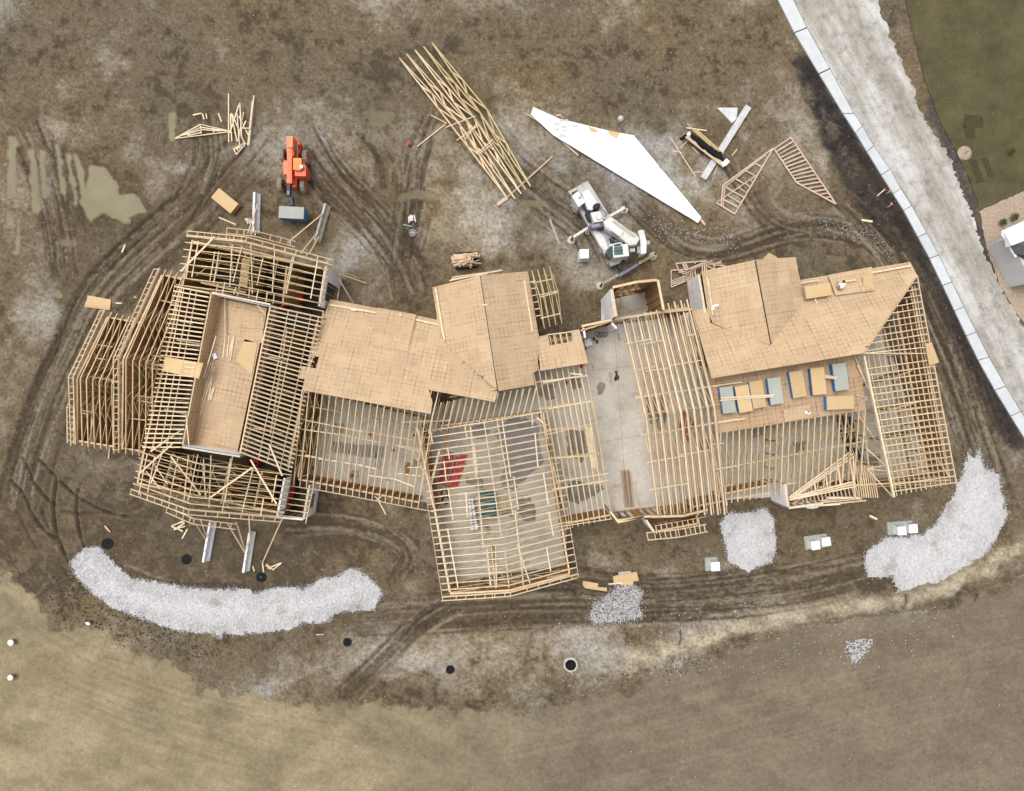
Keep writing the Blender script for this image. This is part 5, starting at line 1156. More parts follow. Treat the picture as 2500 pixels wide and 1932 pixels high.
for a, za, b, zb, lab in [((629, 499), .8, (605, 570), 3.6, "slanting brace from the upright white barrier to the porch gable"), ((620, 545), .6, (611, 569), 3.4, "short brace beside the upright white barrier"),
        ((787, 523), .8, (702, 593), 4.6, "long brace from the mud-splashed barrier to the gable ladder"), ((770, 574), .8, (734, 619), 4.6, "western of two short braces below the mud-splashed barrier"), ((779, 578), .8, (756, 618), 4.6, "eastern of two short braces below the mud-splashed barrier"),
        ((501, 1316), .7, (477, 1278), 4.0, "western brace tied to the western lower barrier"), ((504, 1311), .7, (490, 1269), 4.0, "eastern brace tied to the western lower barrier"),
        ((598, 1350), .7, (556, 1279), 4.0, "outer brace tied to the eastern lower barrier"), ((598, 1343), .7, (577, 1275), 4.0, "inner brace tied to the eastern lower barrier"), ((611, 1327), .8, (608, 1261), 4.6, "upright brace over the head of the eastern lower barrier"),
        ((641, 1374), .05, (689, 1266), 4.0, "long thin brace running down to the mud by the manhole lid"), ((879, 680), .05, (812, 655), 3.6, "upper of the braces propping the white corner wall"), ((895, 692), .05, (827, 668), 2.6, "middle brace propping the white corner wall"), ((863, 741), 1.0, (828, 683), 3.0, "steep brace from the white corner wall to the sheathed roof")]:
    tag(board("brace_board", P(*a, za), P(*b, zb), .12, .05, "lumber"), lab, "brace")
tag(board("stake", P(641, 1375, .05), P(644, 1398, .05), .12, .06, "lumber_pale"), "short stake lying between the thin brace and the manhole lid", "board")

# ================================================================== stacks of sheets
def sheet_stack(corners, z0, z1, top, side, label, group=None, name="sheet_stack", layers=7, bearers=True, cat="stack of panels"):
    w_ = [P(*c, z1) for c in corners]; c = sum(w_, V()) / 4; c.z = z0
    u = ((w_[1] - w_[0]) + (w_[2] - w_[3])); u.z = 0; L = u.length / 2; u.normalize(); v = V((-u.y, u.x, 0)); Wd = (((w_[3] - w_[0]) + (w_[2] - w_[1])) / 2).length
    o = thing(name, label, cat, c, group); rot = math.atan2(u.y, u.x); base = .09 if bearers else 0
    th = (z1 - z0 - base) / layers
    if bearers:
        for s in (-.38, 0, .38): boxm("bearer", c + u * L * s + V((0, 0, .045)), (.09, Wd * .98, .09), rot, "lumber_grey", o)
    for k in range(layers):
        lastk = k == layers - 1; j = u * R.uniform(-.012, .012) + v * R.uniform(-.012, .012)
        boxm("sheet", c + j + V((0, 0, base + th * (k + .5))), (L, Wd, th * (.96 if not lastk else .9)), rot + R.uniform(-.004, .004), top if lastk else side, o)
    return o
S2 = Zp(510, 270, 4.368)
sheet_stack([S2(*p) for p in [(105, 828), (317, 995), (225, 1098), (22, 925)]], -.02, .75, "osb_plain", "osb_wall", "tan panel stack lying askew on the mud west of the lifted load")
tp = Zp(670, 320, 7.03)
sheet_stack([tp(*p) for p in [(78, 1285), (510, 1310), (497, 1512), (70, 1492)]], .75, 1.75, "osb_greyblue", "blue_paint", "blue-edged panel stack carried on the orange telehandler's forks", layers=9, bearers=False)
STK = [([(248, 300), (388, 278), (437, 562), (297, 582)], "osb_greyblue", "grey-topped panel stack at the west end of the deck row"), ([(415, 290), (560, 262), (618, 548), (472, 574)], "osb_plain", "second panel stack from the west in the deck row"),
       ([(566, 238), (708, 215), (768, 502), (625, 530)], "osb_plain", "third panel stack from the west in the deck row"), ([(765, 200), (905, 180), (957, 465), (815, 485)], "osb_greyblue", "grey-topped panel stack in the middle of the deck row"),
       ([(1003, 130), (1148, 105), (1205, 385), (1060, 412)], "osb_plain", "tan panel stack standing alone in the deck row"), ([(1235, 90), (1385, 75), (1420, 365), (1270, 382)], "osb_plain", "tan panel stack with a short plank bridging to its neighbour"),
       ([(1470, 45), (1612, 25), (1667, 315), (1515, 335)], "osb_greyblue", "grey-topped panel stack at the east end of the deck row"), ([(1410, 395), (1705, 380), (1712, 528), (1420, 538)], "osb_plain", "tan panel stack lying crosswise at the deck's south-east corner")]
for cs, tm, lab in STK: sheet_stack([F3(*p) for p in cs], dk + .03, dk + .62, tm, "blue_paint", lab, "panel stacks stored on the east deck", layers=6)
sheet_stack([F2(*p) for p in [(315, 445), (628, 405), (648, 545), (345, 600)]], 4.2, 4.75, "osb_plain", "lumber_grey", "tan panel stack resting near the north eave of the east roof", layers=5)
for k, (a, b) in enumerate([((470, 655), (440, 595)), ((625, 625), (600, 570))]):
    tag(board("bearer_board", P(*F2(*a), 4.5), P(*F2(*b), 4.4), .1, .06, "lumber_pale"), ["western stub of timber poking out below the eave stack", "eastern stub of timber poking out below the eave stack"][k], "board")
tag(prism("osb_sheet", [P(*F3(*p), dk + .1) for p in [(938, 535), (1235, 475), (1262, 612), (965, 668)]], dk + .04, "osb"), "single marked panel at the south edge of the deck", "panel")
o = thing("paper_bag", "white paper bag with a black print on the marked deck panel", "bag", P(*F3(1205, 570), dk + .1)); boxm("bag_body", P(*F3(1205, 568), dk + .2), (.42, .24, .16), -.2, "box_white", o); boxm("print", P(*F3(1215, 560), dk + .283), (.16, .12, .006), -.2, "black_plastic", o)
tag(board("plank", P(*F3(1390, 175), dk + .66), P(*F3(1530, 192), dk + .66), .28, .04, "lumber_pink"), "short plank bridging the two eastern stacks on the deck", "plank")
for k, (a, b) in enumerate([((265, 410), (848, 376)), ((255, 436), (830, 394))]):
    tag(board("long_board", P(*F3(*a), dk + .67), P(*F3(*b), dk + .67), .13, .06, "lumber_pale"), ["upper of two white boards laid across the western deck stacks", "lower of two white boards laid across the western deck stacks"][k], "board")
for k, (a, b, z) in enumerate([((0, 305), (490, 238), .3), ((-20, 525), (260, 478), .3), ((0, 715), (545, 630), .25), ((210, 690), (400, 640), .2)]):
    tag(board("long_board", P(*F3(*a), dk + z), P(*F3(*b), dk + z), .11, .05, "lumber"), ["northern board reaching from the pale trusses on to the deck", "board ending at the grey-topped west stack", "bowed board near the south-west corner of the deck", "short board at the south-west corner of the deck"][k], "board")
o = thing("stepladder", "pink and yellow folding ladder lying at the deck's east end", "ladder", P(*F3(1800, 410), dk))
for a, b, mt in [((1720, 365), (1850, 400), "lumber_pink"), ((1725, 378), (1850, 408), "lumber_pink"), ((1735, 470), (1850, 415), "lumber_pink"), ((1745, 480), (1850, 420), "hazard_yellow")]: board("rail", P(*F3(*a), dk + .1), P(*F3(*b), dk + .2), .06, .05, mt, o)
for s in (.2, .45, .7): board("step", P(*F3(*lp((1720, 365), (1850, 400), s)), dk + .12), P(*F3(*lp((1725, 380), (1850, 410), s)), dk + .12), .05, .03, "hazard_yellow", o)
tag(boxm("offcut", P(1748, 746, 4.25), (.62, .22, .05), .25, "white_panel"), "small white offcut beside the edge board on the cross gable", "offcut")
tag(boxm("offcut", P(1741, 751, 4.15), (.22, .42, .05), .1, "white_panel"), "tiny white scrap touching the white offcut on the cross gable", "offcut")

# ================================================================== loose panels and boards on the ground
for q, z, lab in [([A1z(*p) for p in [(530, 1020), (850, 1080), (835, 1190), (500, 1150)]], .09, "upper of two tan panels on the mud west of the low gable"), ([A1z(*p) for p in [(500, 1110), (845, 1120), (830, 1222), (485, 1180)]], .05, "lower of two tan panels on the mud west of the low gable"),
        ([z8(*p) for p in [(1172, 268), (1298, 290), (1296, 318), (1190, 330), (1168, 298)]], .07, "narrow tan offcut west of the small gravel patch"), ([z8(*p) for p in [(1195, 312), (1372, 325), (1368, 356), (1195, 330)]], .05, "second narrow tan offcut overlapping the first by the garage"),
        ([z8(*p) for p in [(1422, 230), (1620, 192), (1637, 268), (1428, 285)]], .09, "tan panel on top of the scrap by the small gravel patch"), ([z8(*p) for p in [(1480, 270), (1590, 262), (1590, 300), (1482, 302)]], .06, "tan offcut peeping out below the scrap panel"), ([z8(*p) for p in [(1465, 195), (1570, 185), (1570, 215), (1468, 218)]], .05, "grey-green panel peeping out above the scrap panel"),
        ([F1(*p) for p in [(1200, 115), (1280, 35), (1390, 100), (1300, 130)]], .6, "tan panel corner showing behind the cross gable")]:
    tag(prism("osb_sheet", [P(x, y, z) for x, y in q], max(0, z - .02) if z > .1 else -.02, "osb_greyblue" if "green" in lab else "osb_plain"), lab, "panel")  # OSB sheets and offcuts
LB = [(z8, (1385, 295), (1500, 285), .13, "thin board beside the scrap panel below the slab"), (S2, (105, 1140), (290, 1218), .14, "pale board lying near the tan panel stack"), (z5, (540, 1168), (655, 1185), .18, "short pale board on the track near the sidewalk"), (z5, (705, 912), (790, 838), .10, "thin pale lath on the black topsoil"),
      (z9, (1210, 162), (1260, 186), .2, "short board between the white bump-out and the utility boxes"), (A1z, (1000, 430), (1045, 325), .16, "lone pale board on the mud north-west of the middle gable"), (A1z, (915, 1128), (1000, 1128), .15, "pale offcut between the tan panels and the middle gable"), (A1z, (1165, 1040), (1200, 1055), .08, "tiny pale sliver near the middle gable"),
      (A3z, (835, 1500), (815, 1690), .12, "board standing out below the middle gable's south eave"), (A5z, (690, 925), (630, 1028), .13, "separate short board right of the little board pile"), (A5z, (1385, 1320), (1402, 1375), .13, "short stub beside the foot of the eastern lower barrier"),
      (Zp(1000, 270, 4.368), (1495, 1160), (1600, 1430), .2, "grey plank lying beside the crane's outrigger"), (Zp(1000, 270, 4.368), (1460, 1290), (1700, 1490), .1, "dark muddy pole lying across the grey plank"), (Zp(1000, 270, 4.368), (80, 385), (385, 145), .10, "thin board poking out west of the truss bundle"), (Zp(1000, 270, 4.368), (1530, 245), (1800, 480), .12, "thin board along the south edge of the white wall panel"),
      (z1, (710, 555), (750, 600), .12, "short board beside the western manhole lid"), (z7, (750, 742), (830, 738), .08, "thin sliver below the long gravel bed"), (M3, (1065, 1350), (1150, 1420), .12, "board scrap at the south eave of the middle wing"), (M3, (1090, 1400), (1150, 1350), .12, "second board scrap crossing the first at the middle wing's eave")]
for zf, a, b, w_, lab in LB:
    tag(board("loose_board", P(*zf(*a), .04 + R.random() * .02), P(*zf(*b), .04), w_, .05, "lumber_grey" if "muddy" in lab or "grey" in lab else "lumber_pale"), lab, "board")
for k, (a, b) in enumerate([((515, 900), (640, 840)), ((530, 885), (655, 845)), ((545, 935), (660, 860)), ((550, 905), (640, 950)), ((580, 920), (665, 895)), ((520, 895), (575, 930))]):
    tag(board("loose_board", P(*A5z(*a), .05 + .04 * k), P(*A5z(*b), .05 + .04 * k), .13, .045, "lumber_pale"), ORD[k] + " board up from the bottom of the little pile below the porch gable", "board", "little board pile below the porch gable")
for k, (a, b) in enumerate([((1535, 1300), (1610, 1365)), ((1545, 1345), (1695, 1285)), ((1690, 1290), (1600, 1360)), ((1525, 1310), (1580, 1355))]):
    tag(board("loose_board", P(*A5z(*a), .05 + .04 * k), P(*A5z(*b), .05 + .04 * k), .11, .045, "lumber_pale"), ORD[k] + " board up from the bottom of the crossed heap beside the eastern manhole", "board", "crossed board heap by the eastern manhole lid")
for k in range(7):     # pipes and litter near the west barrier and the ruts
    pass
PB = Zp(980, 500, 9.377)
for k, (a, b) in enumerate([((165, 280), (178, 420)), ((195, 250), (210, 380)), ((220, 235), (235, 375)), ((250, 250), (262, 370)), ((290, 240), (328, 395))]):
    tag(rod("pipe", P(*PB(*a), .08), P(*PB(*b), .08), .14, "pipe_pvc"), ORD[k] + " pale pipe from the west in the row beside the ruts", "pipe", "row of pale pipes by the ruts")
tag(rod("pipe", P(*PB(40, 455), .07), P(*PB(250, 505), .07), .13, "pipe_green"), "single green pipe end sticking out of the mud by the ruts", "pipe")
o = thing("drain_grate", "round grey cast grate set in the mud below the pale pipes", "grate", P(*PB(265, 640))); c = P(*PB(265, 640))
lathe("rim", [(.36, -.1), (.36, .06), (.30, .07), (.30, 0)], "grey_steel", Matrix.Translation(c), o)
for k in range(4): boxm("bar", c + V((0, 0, .045)), (.6, .05, .03), k * math.pi / 4, "grey_steel", o)
for k, (a, b) in enumerate([((385, 1150), (420, 1210)), ((405, 1150), (440, 1205)), ((430, 1150), (455, 1195))]):
    tag(rod("pipe", P(*S2(*a), .08), P(*S2(*b), .08), .12, "pipe_pvc"), ORD[k] + " pale pipe from the west in the bundle beside the upright barrier", "pipe", "small pipe bundle by the upright barrier")
o = thing("fuel_can", "small dark red fuel can on the mud left of the truss bundle", "can", P(998, 352)); boxm("can_body", P(998, 352, .19), (.26, .34, .34), .3, "red_paint", o); boxm("handle", P(998, 352, .39), (.05, .2, .05), .3, "black_plastic", o); rod("spout", P(1000, 356, .36), P(1001, 359, .44), .05, "black_plastic", o, 8); bev(o.children[0], .04)

# ================================================================== trusses, frames and panels lying on the ground
T3 = Zp(1000, 270, 4.368); T4 = Zp(1490, 270, 4.368)
def lying_frame(name, label, segs, zf, z, w, h, mat, cat, group=None, part="chord", nmain=2):
    pts = [P(*zf(*q), 0) for s in segs for q in s]; c = sum(pts, V()) / len(pts); c.z = 0
    o = thing(name, label, cat, c, group)
    for k, (a, b) in enumerate(segs): board(part if k < nmain else "web", P(*zf(*a), z + .004 * (k % 3)), P(*zf(*b), z + .004 * (k % 3)), w, h, mat, o)
    return o
for i in range(5):
    hx, hy = [(1030, 920), (1125, 945), (1190, 890), (1240, 850), (1290, 810)][i]; tx, ty = [(-110, -560), (-30, -600), (60, -640), (150, -680), (240, -720)][i]
    ax, ay = lp((hx, hy), (tx, ty), .5); ax, ay = ax + 60, ay - 55
    def on(t_, k): return lp((hx, hy), (tx, ty), t_) if k else (lp((hx, hy), (ax, ay), t_ * 2) if t_ < .5 else lp((ax, ay), (tx, ty), t_ * 2 - 1))
    segs = [((hx, hy), (tx, ty)), ((hx, hy), (ax, ay)), ((ax, ay), (tx, ty))]
    for t0, t1 in ((.2, .28), (.36, .28), (.36, .5), (.64, .5), (.64, .72), (.8, .72)): segs.append((on(t0, 1), on(t1, 0)))
    lying_frame("roof_truss", ["westernmost long truss of the bundle above the hall", "second truss from the west in the ground bundle", "middle truss of the five-truss ground bundle", "second truss from the east in the ground bundle", "easternmost long truss of the bundle near the white wall panel"][i], segs, T3, .10 + .09 * i, .12, .09, "lumber" if i < 3 else "lumber_yellow", "truss", "five long trusses stacked on the ground", nmain=3)
for k, (a, b, w_) in enumerate([((500, 320), (735, 160), .09), ((385, 180), (700, 60), .09), ((600, 300), (720, 130), .08), ((730, 450), (890, 310), .09), ((735, 470), (890, 350), .08), ((960, 1000), (1525, 490), .16), ((940, 1000), (1040, 930), .32), ((230, 50), (390, 135), .09)]):
    tag(board("spacer_board", P(*T3(*a), .62 if w_ < .15 else .06), P(*T3(*b), .62 if w_ < .15 else .06), w_, .05, "lumber" if w_ < .15 else "lumber_pink"), ["cross board near the upper middle of the truss bundle", "cross board highest on the truss bundle", "steep cross board at the truss bundle's east side", "upper cross board low on the truss bundle", "lower cross board low on the truss bundle", "long board lying under the lower ends of the truss bundle", "wide grey-pink plank under the bundle's south-west end", "short cross board at the bundle's west side"][k], "board")
lying_frame("gable_frame", "small gable truss lying on the mud at the top left", [((1780, 300), (2184 + 200, 225)), ((1780, 300), (2050, 150)), ((2050, 150), (2384, 225)), ((1830, 275), (2055, 180)), ((2055, 180), (2330, 220)), ((1870, 265), (2060, 205)), ((2060, 205), (2270, 220)), ((1910, 270), (2060, 235)), ((2050, 150), (2060, 250)), ((1925, 215), (1930, 285)), ((2190, 185), (2192, 235))], z0, .08, .10, .07, "lumber_pale", "truss", nmain=3)
for k, (a, b) in enumerate([((210, -180), (212, 340)), ((230, 40), (245, 330)), ((240, 30), (300, 330)), ((320, -60), (225, 240)), ((250, 40), (380, 350)), ((300, 30), (330, 410)), ((370, 20), (310, 330)), ((320, 60), (430, 280)), ((480, -160), (425, 370)), ((465, -100), (415, 375)), ((395, 110), (360, 190)), ((100, 30), (135, 120)), ((355, 190), (440, 190)), ((330, -80), (350, 300))]):
    tag(board("loose_board", P(*S2(*a), .06 + .035 * k), P(*S2(*b), .06 + .035 * k), .11, .05, "lumber_pale"), ORD[k] + " board up from the bottom of the tangled heap left of the telehandler", "board", "tangled board heap at the top edge")
lying_frame("gable_frame", "little triangular frame at the foot of the tangled board heap", [((260, 410), (390, 345)), ((260, 410), (295, 470)), ((295, 470), (395, 350)), ((270, 420), (350, 385)), ((300, 395), (310, 430))], S2, .2, .10, .06, "lumber_pale", "frame", nmain=3)
for k, (a, b) in enumerate([((1970, 50), (2060, 30)), ((2070, 35), (2090, 95)), ((2110, 35), (2120, 90))]): tag(board("loose_board", P(*z0(*a), .06), P(*z0(*b), .06), .12, .05, "lumber_pale"), ORD[k] + " board from the west of the loose trio above the small gable truss", "board", "three short boards at the top edge")
# two big framed gable panels
segs = [((1130, 985), (1325, 1105)), ((1325, 1105), (1735, 405)), ((1200, 800), (1735, 405)), ((1130, 985), (1560, 690)), ((1200, 800), (1180, 1020)), ((1215, 820), (1650, 480)), ((1220, 815), (1200, 1030))]
for s, e in [((1205, 950), (1370, 1040)), ((1250, 905), (1395, 995)), ((1310, 865), (1425, 930)), ((1375, 825), (1455, 885)), ((1440, 780), (1490, 820)), ((1490, 740), (1520, 770)), ((1225, 815), (1310, 865)), ((1325, 725), (1420, 780)), ((1435, 640), (1545, 700)), ((1530, 555), (1610, 605)), ((1640, 480), (1665, 490))]: segs.append((s, e))
lying_frame("gable_frame", "pointed timber gable frame with a diagonal, lying below the concrete beam", segs, T4, .10, .14, .1, "lumber_pink", "frame", nmain=7)
tipx, tipy = (2040.7 - 1490) * 4.368, (499 - 270) * 4.368
segs = [((1745, 410), (1925, 290)), ((1925, 290), (tipx, tipy)), ((1745, 410), (1985, 770)), ((1985, 770), (tipx, tipy))]
for k in range(17):
    s = (k + 1) / 18; e = lp((1925, 290), (tipx, tipy), s); b_ = lp((1745, 410), (1985, 770), s / .62) if s < .62 else lp((1985, 770), (tipx, tipy), (s - .62) / .38); segs.append((e, b_))
lying_frame("gable_frame", "comb-like timber gable frame full of parallel studs, near the topsoil", segs, T4, .10, .13, .1, "lumber_pink", "frame", nmain=4)
# large white wall panel lying flat
wp = thing("wall_panel", "huge white sheathed gable wall lying flat on the mud above the crane", "wall panel", P(1520, 400))
WPX = [(1322, 279), (1365, 290), (1430, 306), (1497, 322), (1547, 331), (1712, 531), (1704, 545), (1350, 330), (1318, 291)]
WPX[0:1] = [(1302, 262)]; WPX[-1] = (1296, 280)
decking(wp, (1296, 280), (1704, 545), .34, (1547, 331), .34, WPX, "white_panel", "sheathing_panel", flip=True, jitter=.004, gap=.02)
for s in range(24):
    t_ = (s + .5) / 24; b_ = lp((1300, 284), (1700, 541), t_); top_ = lp((1310, 268), (1547, 334), min(1, t_ / .58)) if t_ < .58 else lp((1547, 334), (1708, 532), (t_ - .58) / .42)
    board("stud", P(*b_, .25), P(*top_, .25), .05, .14, "lumber_brown", wp)
board("bottom_plate", P(1297, 281, .25), P(1703, 545, .25), .05, .14, "lumber", wp); board("rake_plate", P(1547, 332, .25), P(1711, 533, .25), .05, .14, "lumber", wp)
for a, b in [((1255, 40), (1480, 190)), ((1290, 35), (1470, 160)), ((1600, 40), (1640, 85)), ((1560, 55), (1620, 50))]: board("edge_board", P(*T3(*a), .2), P(*T3(*b), .2), .14, .06, "lumber_pink", wp)
for q in ([(1900, 165), (2010, 210), (1990, 240), (1930, 225)], [(2110, 215), (2240, 240), (2210, 300), (2130, 260)]): prism("bare_patch", [P(*T3(*p), .365) for p in q], .352, "osb_plain", wp)
for q in ([(1540, 130), (1600, 135), (1590, 160), (1540, 155)], [(1620, 160), (1680, 165), (1675, 190), (1620, 185)], [(1530, 185), (1600, 190), (1590, 225), (1535, 215)], [(1630, 200), (1680, 205), (1670, 235), (1630, 230)], [(1600, 250), (1660, 260), (1650, 290), (1600, 280)], [(1580, 90), (1690, 100), (1680, 125), (1590, 120)], [(1740, 150), (1800, 155), (1790, 180), (1745, 178)]): prism("scuff", [P(*T3(*p), .362) for p in rag_poly(q, 8, 6, 3)], .352, "concrete_pale", wp)
tag(board("loose_board", P(*T4(960, 1160), .06), P(*T4(1010, 1220), .06), .2, .06, "lumber_pink"), "short plank at the pointed tip of the white wall panel", "board")
# concrete beam and lumber bundle on it
cb = tag(board("concrete_beam", P(1826, 262, .2), P(1716, 437, .2), .62, .4, "concrete_pale"), "long pale concrete beam lying under the wrapped lumber bundle", "beam"); bev(cb, .01)
tag(prism("concrete_slab_piece", [P(*T4(*p), .16) for p in [(1140, -30), (1360, -30), (1345, 90), (1300, 135)]], -.05, "concrete_pale"), "grey slab piece touching the concrete beam at the top edge", "slab piece")
lb = thing("lumber_bundle", "long lumber bundle half wrapped in black plastic on the concrete beam", "lumber bundle", P(1720, 355))
for i in range(4):
    for k in range(2): board("timber", P(*T4(800 + 9 * i, 285 - 7 * i), .5 + .11 * k), P(*T4(1195 + 9 * i, 595 - 7 * i), .5 + .11 * k), .07, .10, "lumber_pale", lb)
prism("plastic_wrap", [P(*T4(*p), .66) for p in rag_poly([(850, 230), (960, 300), (1080, 390), (1180, 450), (1225, 550), (1195, 545), (1060, 470), (960, 390), (855, 300)], 30, 9, 4)], .42, "black_plastic", lb)
for i in range(3): board("timber", P(*T4(885 + 13 * i, 215 - 8 * i), .52), P(*T4(1180 + 13 * i, 480 - 9 * i), .52), .1, .14, "lumber_yellow", lb)
for q in ([(1190, 560), (1240, 510), (1275, 545), (1245, 580), (1205, 600)], [(820, 240), (850, 222), (860, 260), (830, 270)]): prism("end_wrap", [P(*T4(*p), .7) for p in q], .42, "white_wrap", lb)
prism("plastic_flap", [P(*T4(*p), .3) for p in [(745, 290), (800, 250), (830, 265), (770, 310)]], .0, "black_plastic", lb)
for k, (a, b, lab) in enumerate([((635, 280), (908, 705), "long thin board left of the wrapped lumber bundle"), ((810, 185), (1028, 215), "thin board lying across the head of the lumber bundle"), ((820, 140), (890, 210), "short yellow board at the head of the lumber bundle"), ((750, 400), (825, 320), "short slanting board beside the bundle's black flap"), ((880, 660), (1000, 655), "thin lath between the long board and the concrete beam"), ((1105, 685), (1145, 580), "board stub below the lumber bundle on the beam's right"), ((875, 390), (940, 460), "splinter of lath left of the bundle"), ((670, 430), (760, 450), "second splinter of lath left of the bundle"), ((1300, 480), (1350, 415), "thin lath right of the concrete beam")]):
    tag(board("loose_board", P(*T4(*a), .05), P(*T4(*b), .05), .10 if k < 2 else .08, .04, "lumber_pale"), lab, "board")
o = tag(lathe("boulder", [(0.001, .32), (.2, .3), (.3, .18), (.33, .02), (.25, -.1)], "concrete_worn", Matrix.Translation(P(*T4(110, 95))), None, 9), "tan boulder at the top edge right of the white wall panel", "boulder")
# pile of small trusses north of the cross gable
U = Zp(1620, 620, 10.55)
TP = [[((195, 425), (200, 860)), ((200, 860), (930, 550)), ((195, 425), (600, 400)), ((215, 750), (700, 560)), ((230, 790), (640, 640)), ((500, 520), (510, 730)), ((215, 700), (690, 520))],
      [((320, 245), (1110, 180)), ((320, 245), (385, 430)), ((385, 430), (660, 490)), ((480, 235), (560, 430)), ((520, 235), (600, 440)), ((570, 235), (630, 400)), ((385, 470), (660, 540)), ((800, 200), (810, 260))],
      [((600, 640), (665, 930)), ((665, 930), (960, 740)), ((600, 640), (680, 600)), ((640, 640), (690, 850)), ((690, 380), (700, 780)), ((740, 420), (760, 770)), ((800, 400), (850, 740)), ((680, 850), (980, 690))],
      [((560, 430), (990, 240)), ((630, 470), (1000, 300)), ((990, 240), (1640, 330)), ((1000, 200), (1400, 260)), ((1400, 260), (1640, 340)), ((990, 250), (1000, 470)), ((1040, 250), (1060, 440)), ((1090, 240), (1110, 440)), ((1300, 270), (1310, 400))],
      [((690, 400), (960, 290)), ((850, 560), (990, 500)), ((860, 620), (980, 560)), ((870, 690), (985, 640)), ((1100, 300), (1300, 400)), ((1080, 230), (1260, 180)), ((1350, 250), (1490, 190)), ((1400, 260), (1490, 240))]]
for k, segs in enumerate(TP):
    lying_frame("small_truss", ["westernmost small truss of the heap beside the cross gable", "northern small truss of the heap beside the cross gable", "small truss pointing down at the south of the heap", "small truss running under the cross gable from the heap", "broken small truss in the middle of the heap"][k], segs, U, .25 + .16 * k, .11, .08, "lumber_pink", "truss", "heap of small trusses by the cross gable", nmain=3)
# gable trusses leaning on the south eave of the east wing
Q = F3
QS = [("upper fan of leaning trusses", [((1005, 1485), (1680, 985)), ((1015, 1500), (1700, 1010)), ((1030, 1505), (1715, 1035)), ((1005, 1490), (1690, 1320)), ((1010, 1505), (1700, 1345)), ((1010, 1515), (1715, 1370)), ((1655, 1000), (1730, 1500)), ((1530, 1110), (1570, 1390)), ((1400, 1230), (1430, 1420)), ((1275, 1300), (1300, 1450)), ((1700, 1030), (1715, 1390))]),
      ("lower fan of leaning trusses", [((1040, 1555), (1390, 1350)), ((1000, 1605), (1840, 1520)), ((1040, 1555), (1770, 1480)), ((1050, 1570), (1800, 1500)), ((1390, 1350), (1680, 1210)), ((1010, 1600), (1560, 1560))])]
for k, (nm, segs) in enumerate(QS):
    lying_frame("gable_frame", ["wedge of pale gable trusses leaning on the east wing's south eave", "lowest gable truss along the foot of the east wing's south eave"][k], segs, Q, 3.3 - 1.2 * k, .12, .1, "lumber_pale", "truss", nmain=6)
for i in range(16):
    x = 1130 + i * 42; o = board("loose_stud", P(*Q(x, 1430 - i * 8), 2.6), P(*Q(x + 35, 1555 - i * 6), 2.2), .10, .06, "lumber_pale"); tag(o, ORD[i] + " stud from the west in the row between the leaning gable trusses", "board", "studs between the leaning gable trusses")
for i in range(9):
    x = 1730 + i * 22; tag(board("loose_stud", P(*Q(x, 1140), 3.0), P(*Q(x + 40 + i * 3, 1490), 2.6), .10, .06, "lumber"), ORD[i] + " stud from the west in the bunch beside the hip lattice", "board", "studs beside the hip lattice")
tag(prism("crumpled_wrap", [P(*Q(*p), .12) for p in [(1190, 1580), (1330, 1578), (1320, 1600), (1260, 1612), (1200, 1605)]], -.02, "white_wrap"), "crumpled white wrap on the ground below the leaning trusses", "wrap")

# ================================================================== goods on the floors
sc = thing("scrap_bin", "dark steel scrap bin heaped with splintered boards above the hall", "scrap bin", P(1140, 638))
c4 = [P(*PB(*p), .95) for p in [(1225, 1110), (1760, 1065), (1740, 1390), (1235, 1440)]]
for i in range(4):
    a, b = c4[i].copy(), c4[(i + 1) % 4].copy(); a.z = b.z = .48; board("side", a, b, .05, .95, "black_steel", sc)
prism("bin_floor", [V((p.x, p.y, .12)) for p in c4], .02, "black_steel", sc)
for i in range(46):
    s, t_ = R.random(), R.random(); p = lerp(lerp(c4[0], c4[1], s), lerp(c4[3], c4[2], s), t_); an = R.gauss(.05, .25) if R.random() < .8 else R.uniform(0, 3); L = R.uniform(.5, 1.7); z = R.uniform(.5, 1.15)
    d_ = V((math.cos(an), math.sin(an), R.uniform(-.1, .1))) * L / 2; p = V((p.x, p.y, z)) ; q = lerp(p, (c4[0] + c4[2]) / 2, .25); q.z = z
    board("scrap_piece", q - d_, q + d_, R.choice((.08, .12, .25, .4)), .03, R.choice(("scrap_wood", "lumber_pink", "scrap_wood")), sc)
W7 = Zp(1050, 1060, 6.49)
# red scaffold frames lying in the garage
for k in range(9):
    a, b = (215 + 44 * k, 340 - (60 if k in (2, 3) else 0) + 4 * k), (115 + 36 * k, 790 + (30 if k > 3 else 0) + 6 * k)
    if k > 5: a = (a[0], a[1] - 40)
    o = thing("scaffold_frame", ORD[k] + " red scaffold frame from the west in the row on the garage floor", "scaffold frame", P(*W7(*lp(a, b, .5)), .16), "red scaffold frames on the garage floor")
    x0, y0 = a; x1, y1 = b; z = .2 + .06 * (k % 4)
    for d_ in (0, 26): rod("tube", P(*W7(x0 + d_, y0), z), P(*W7(x1 + d_, y1), z), .085, "red_paint", o, 6)
    for s in np.linspace(.03, .97, 9): rod("crossbar", P(*W7(*lp(a, b, s)), z), P(*W7(lp(a, b, s)[0] + 26, lp(a, b, s)[1]), z), .06, "red_paint", o, 6)
tag(rod("steel_pole", P(*W7(415, 340), .5), P(*W7(240, 840), .5), .10, "grey_steel"), "grey steel pole lying over the red scaffold frames", "pole")
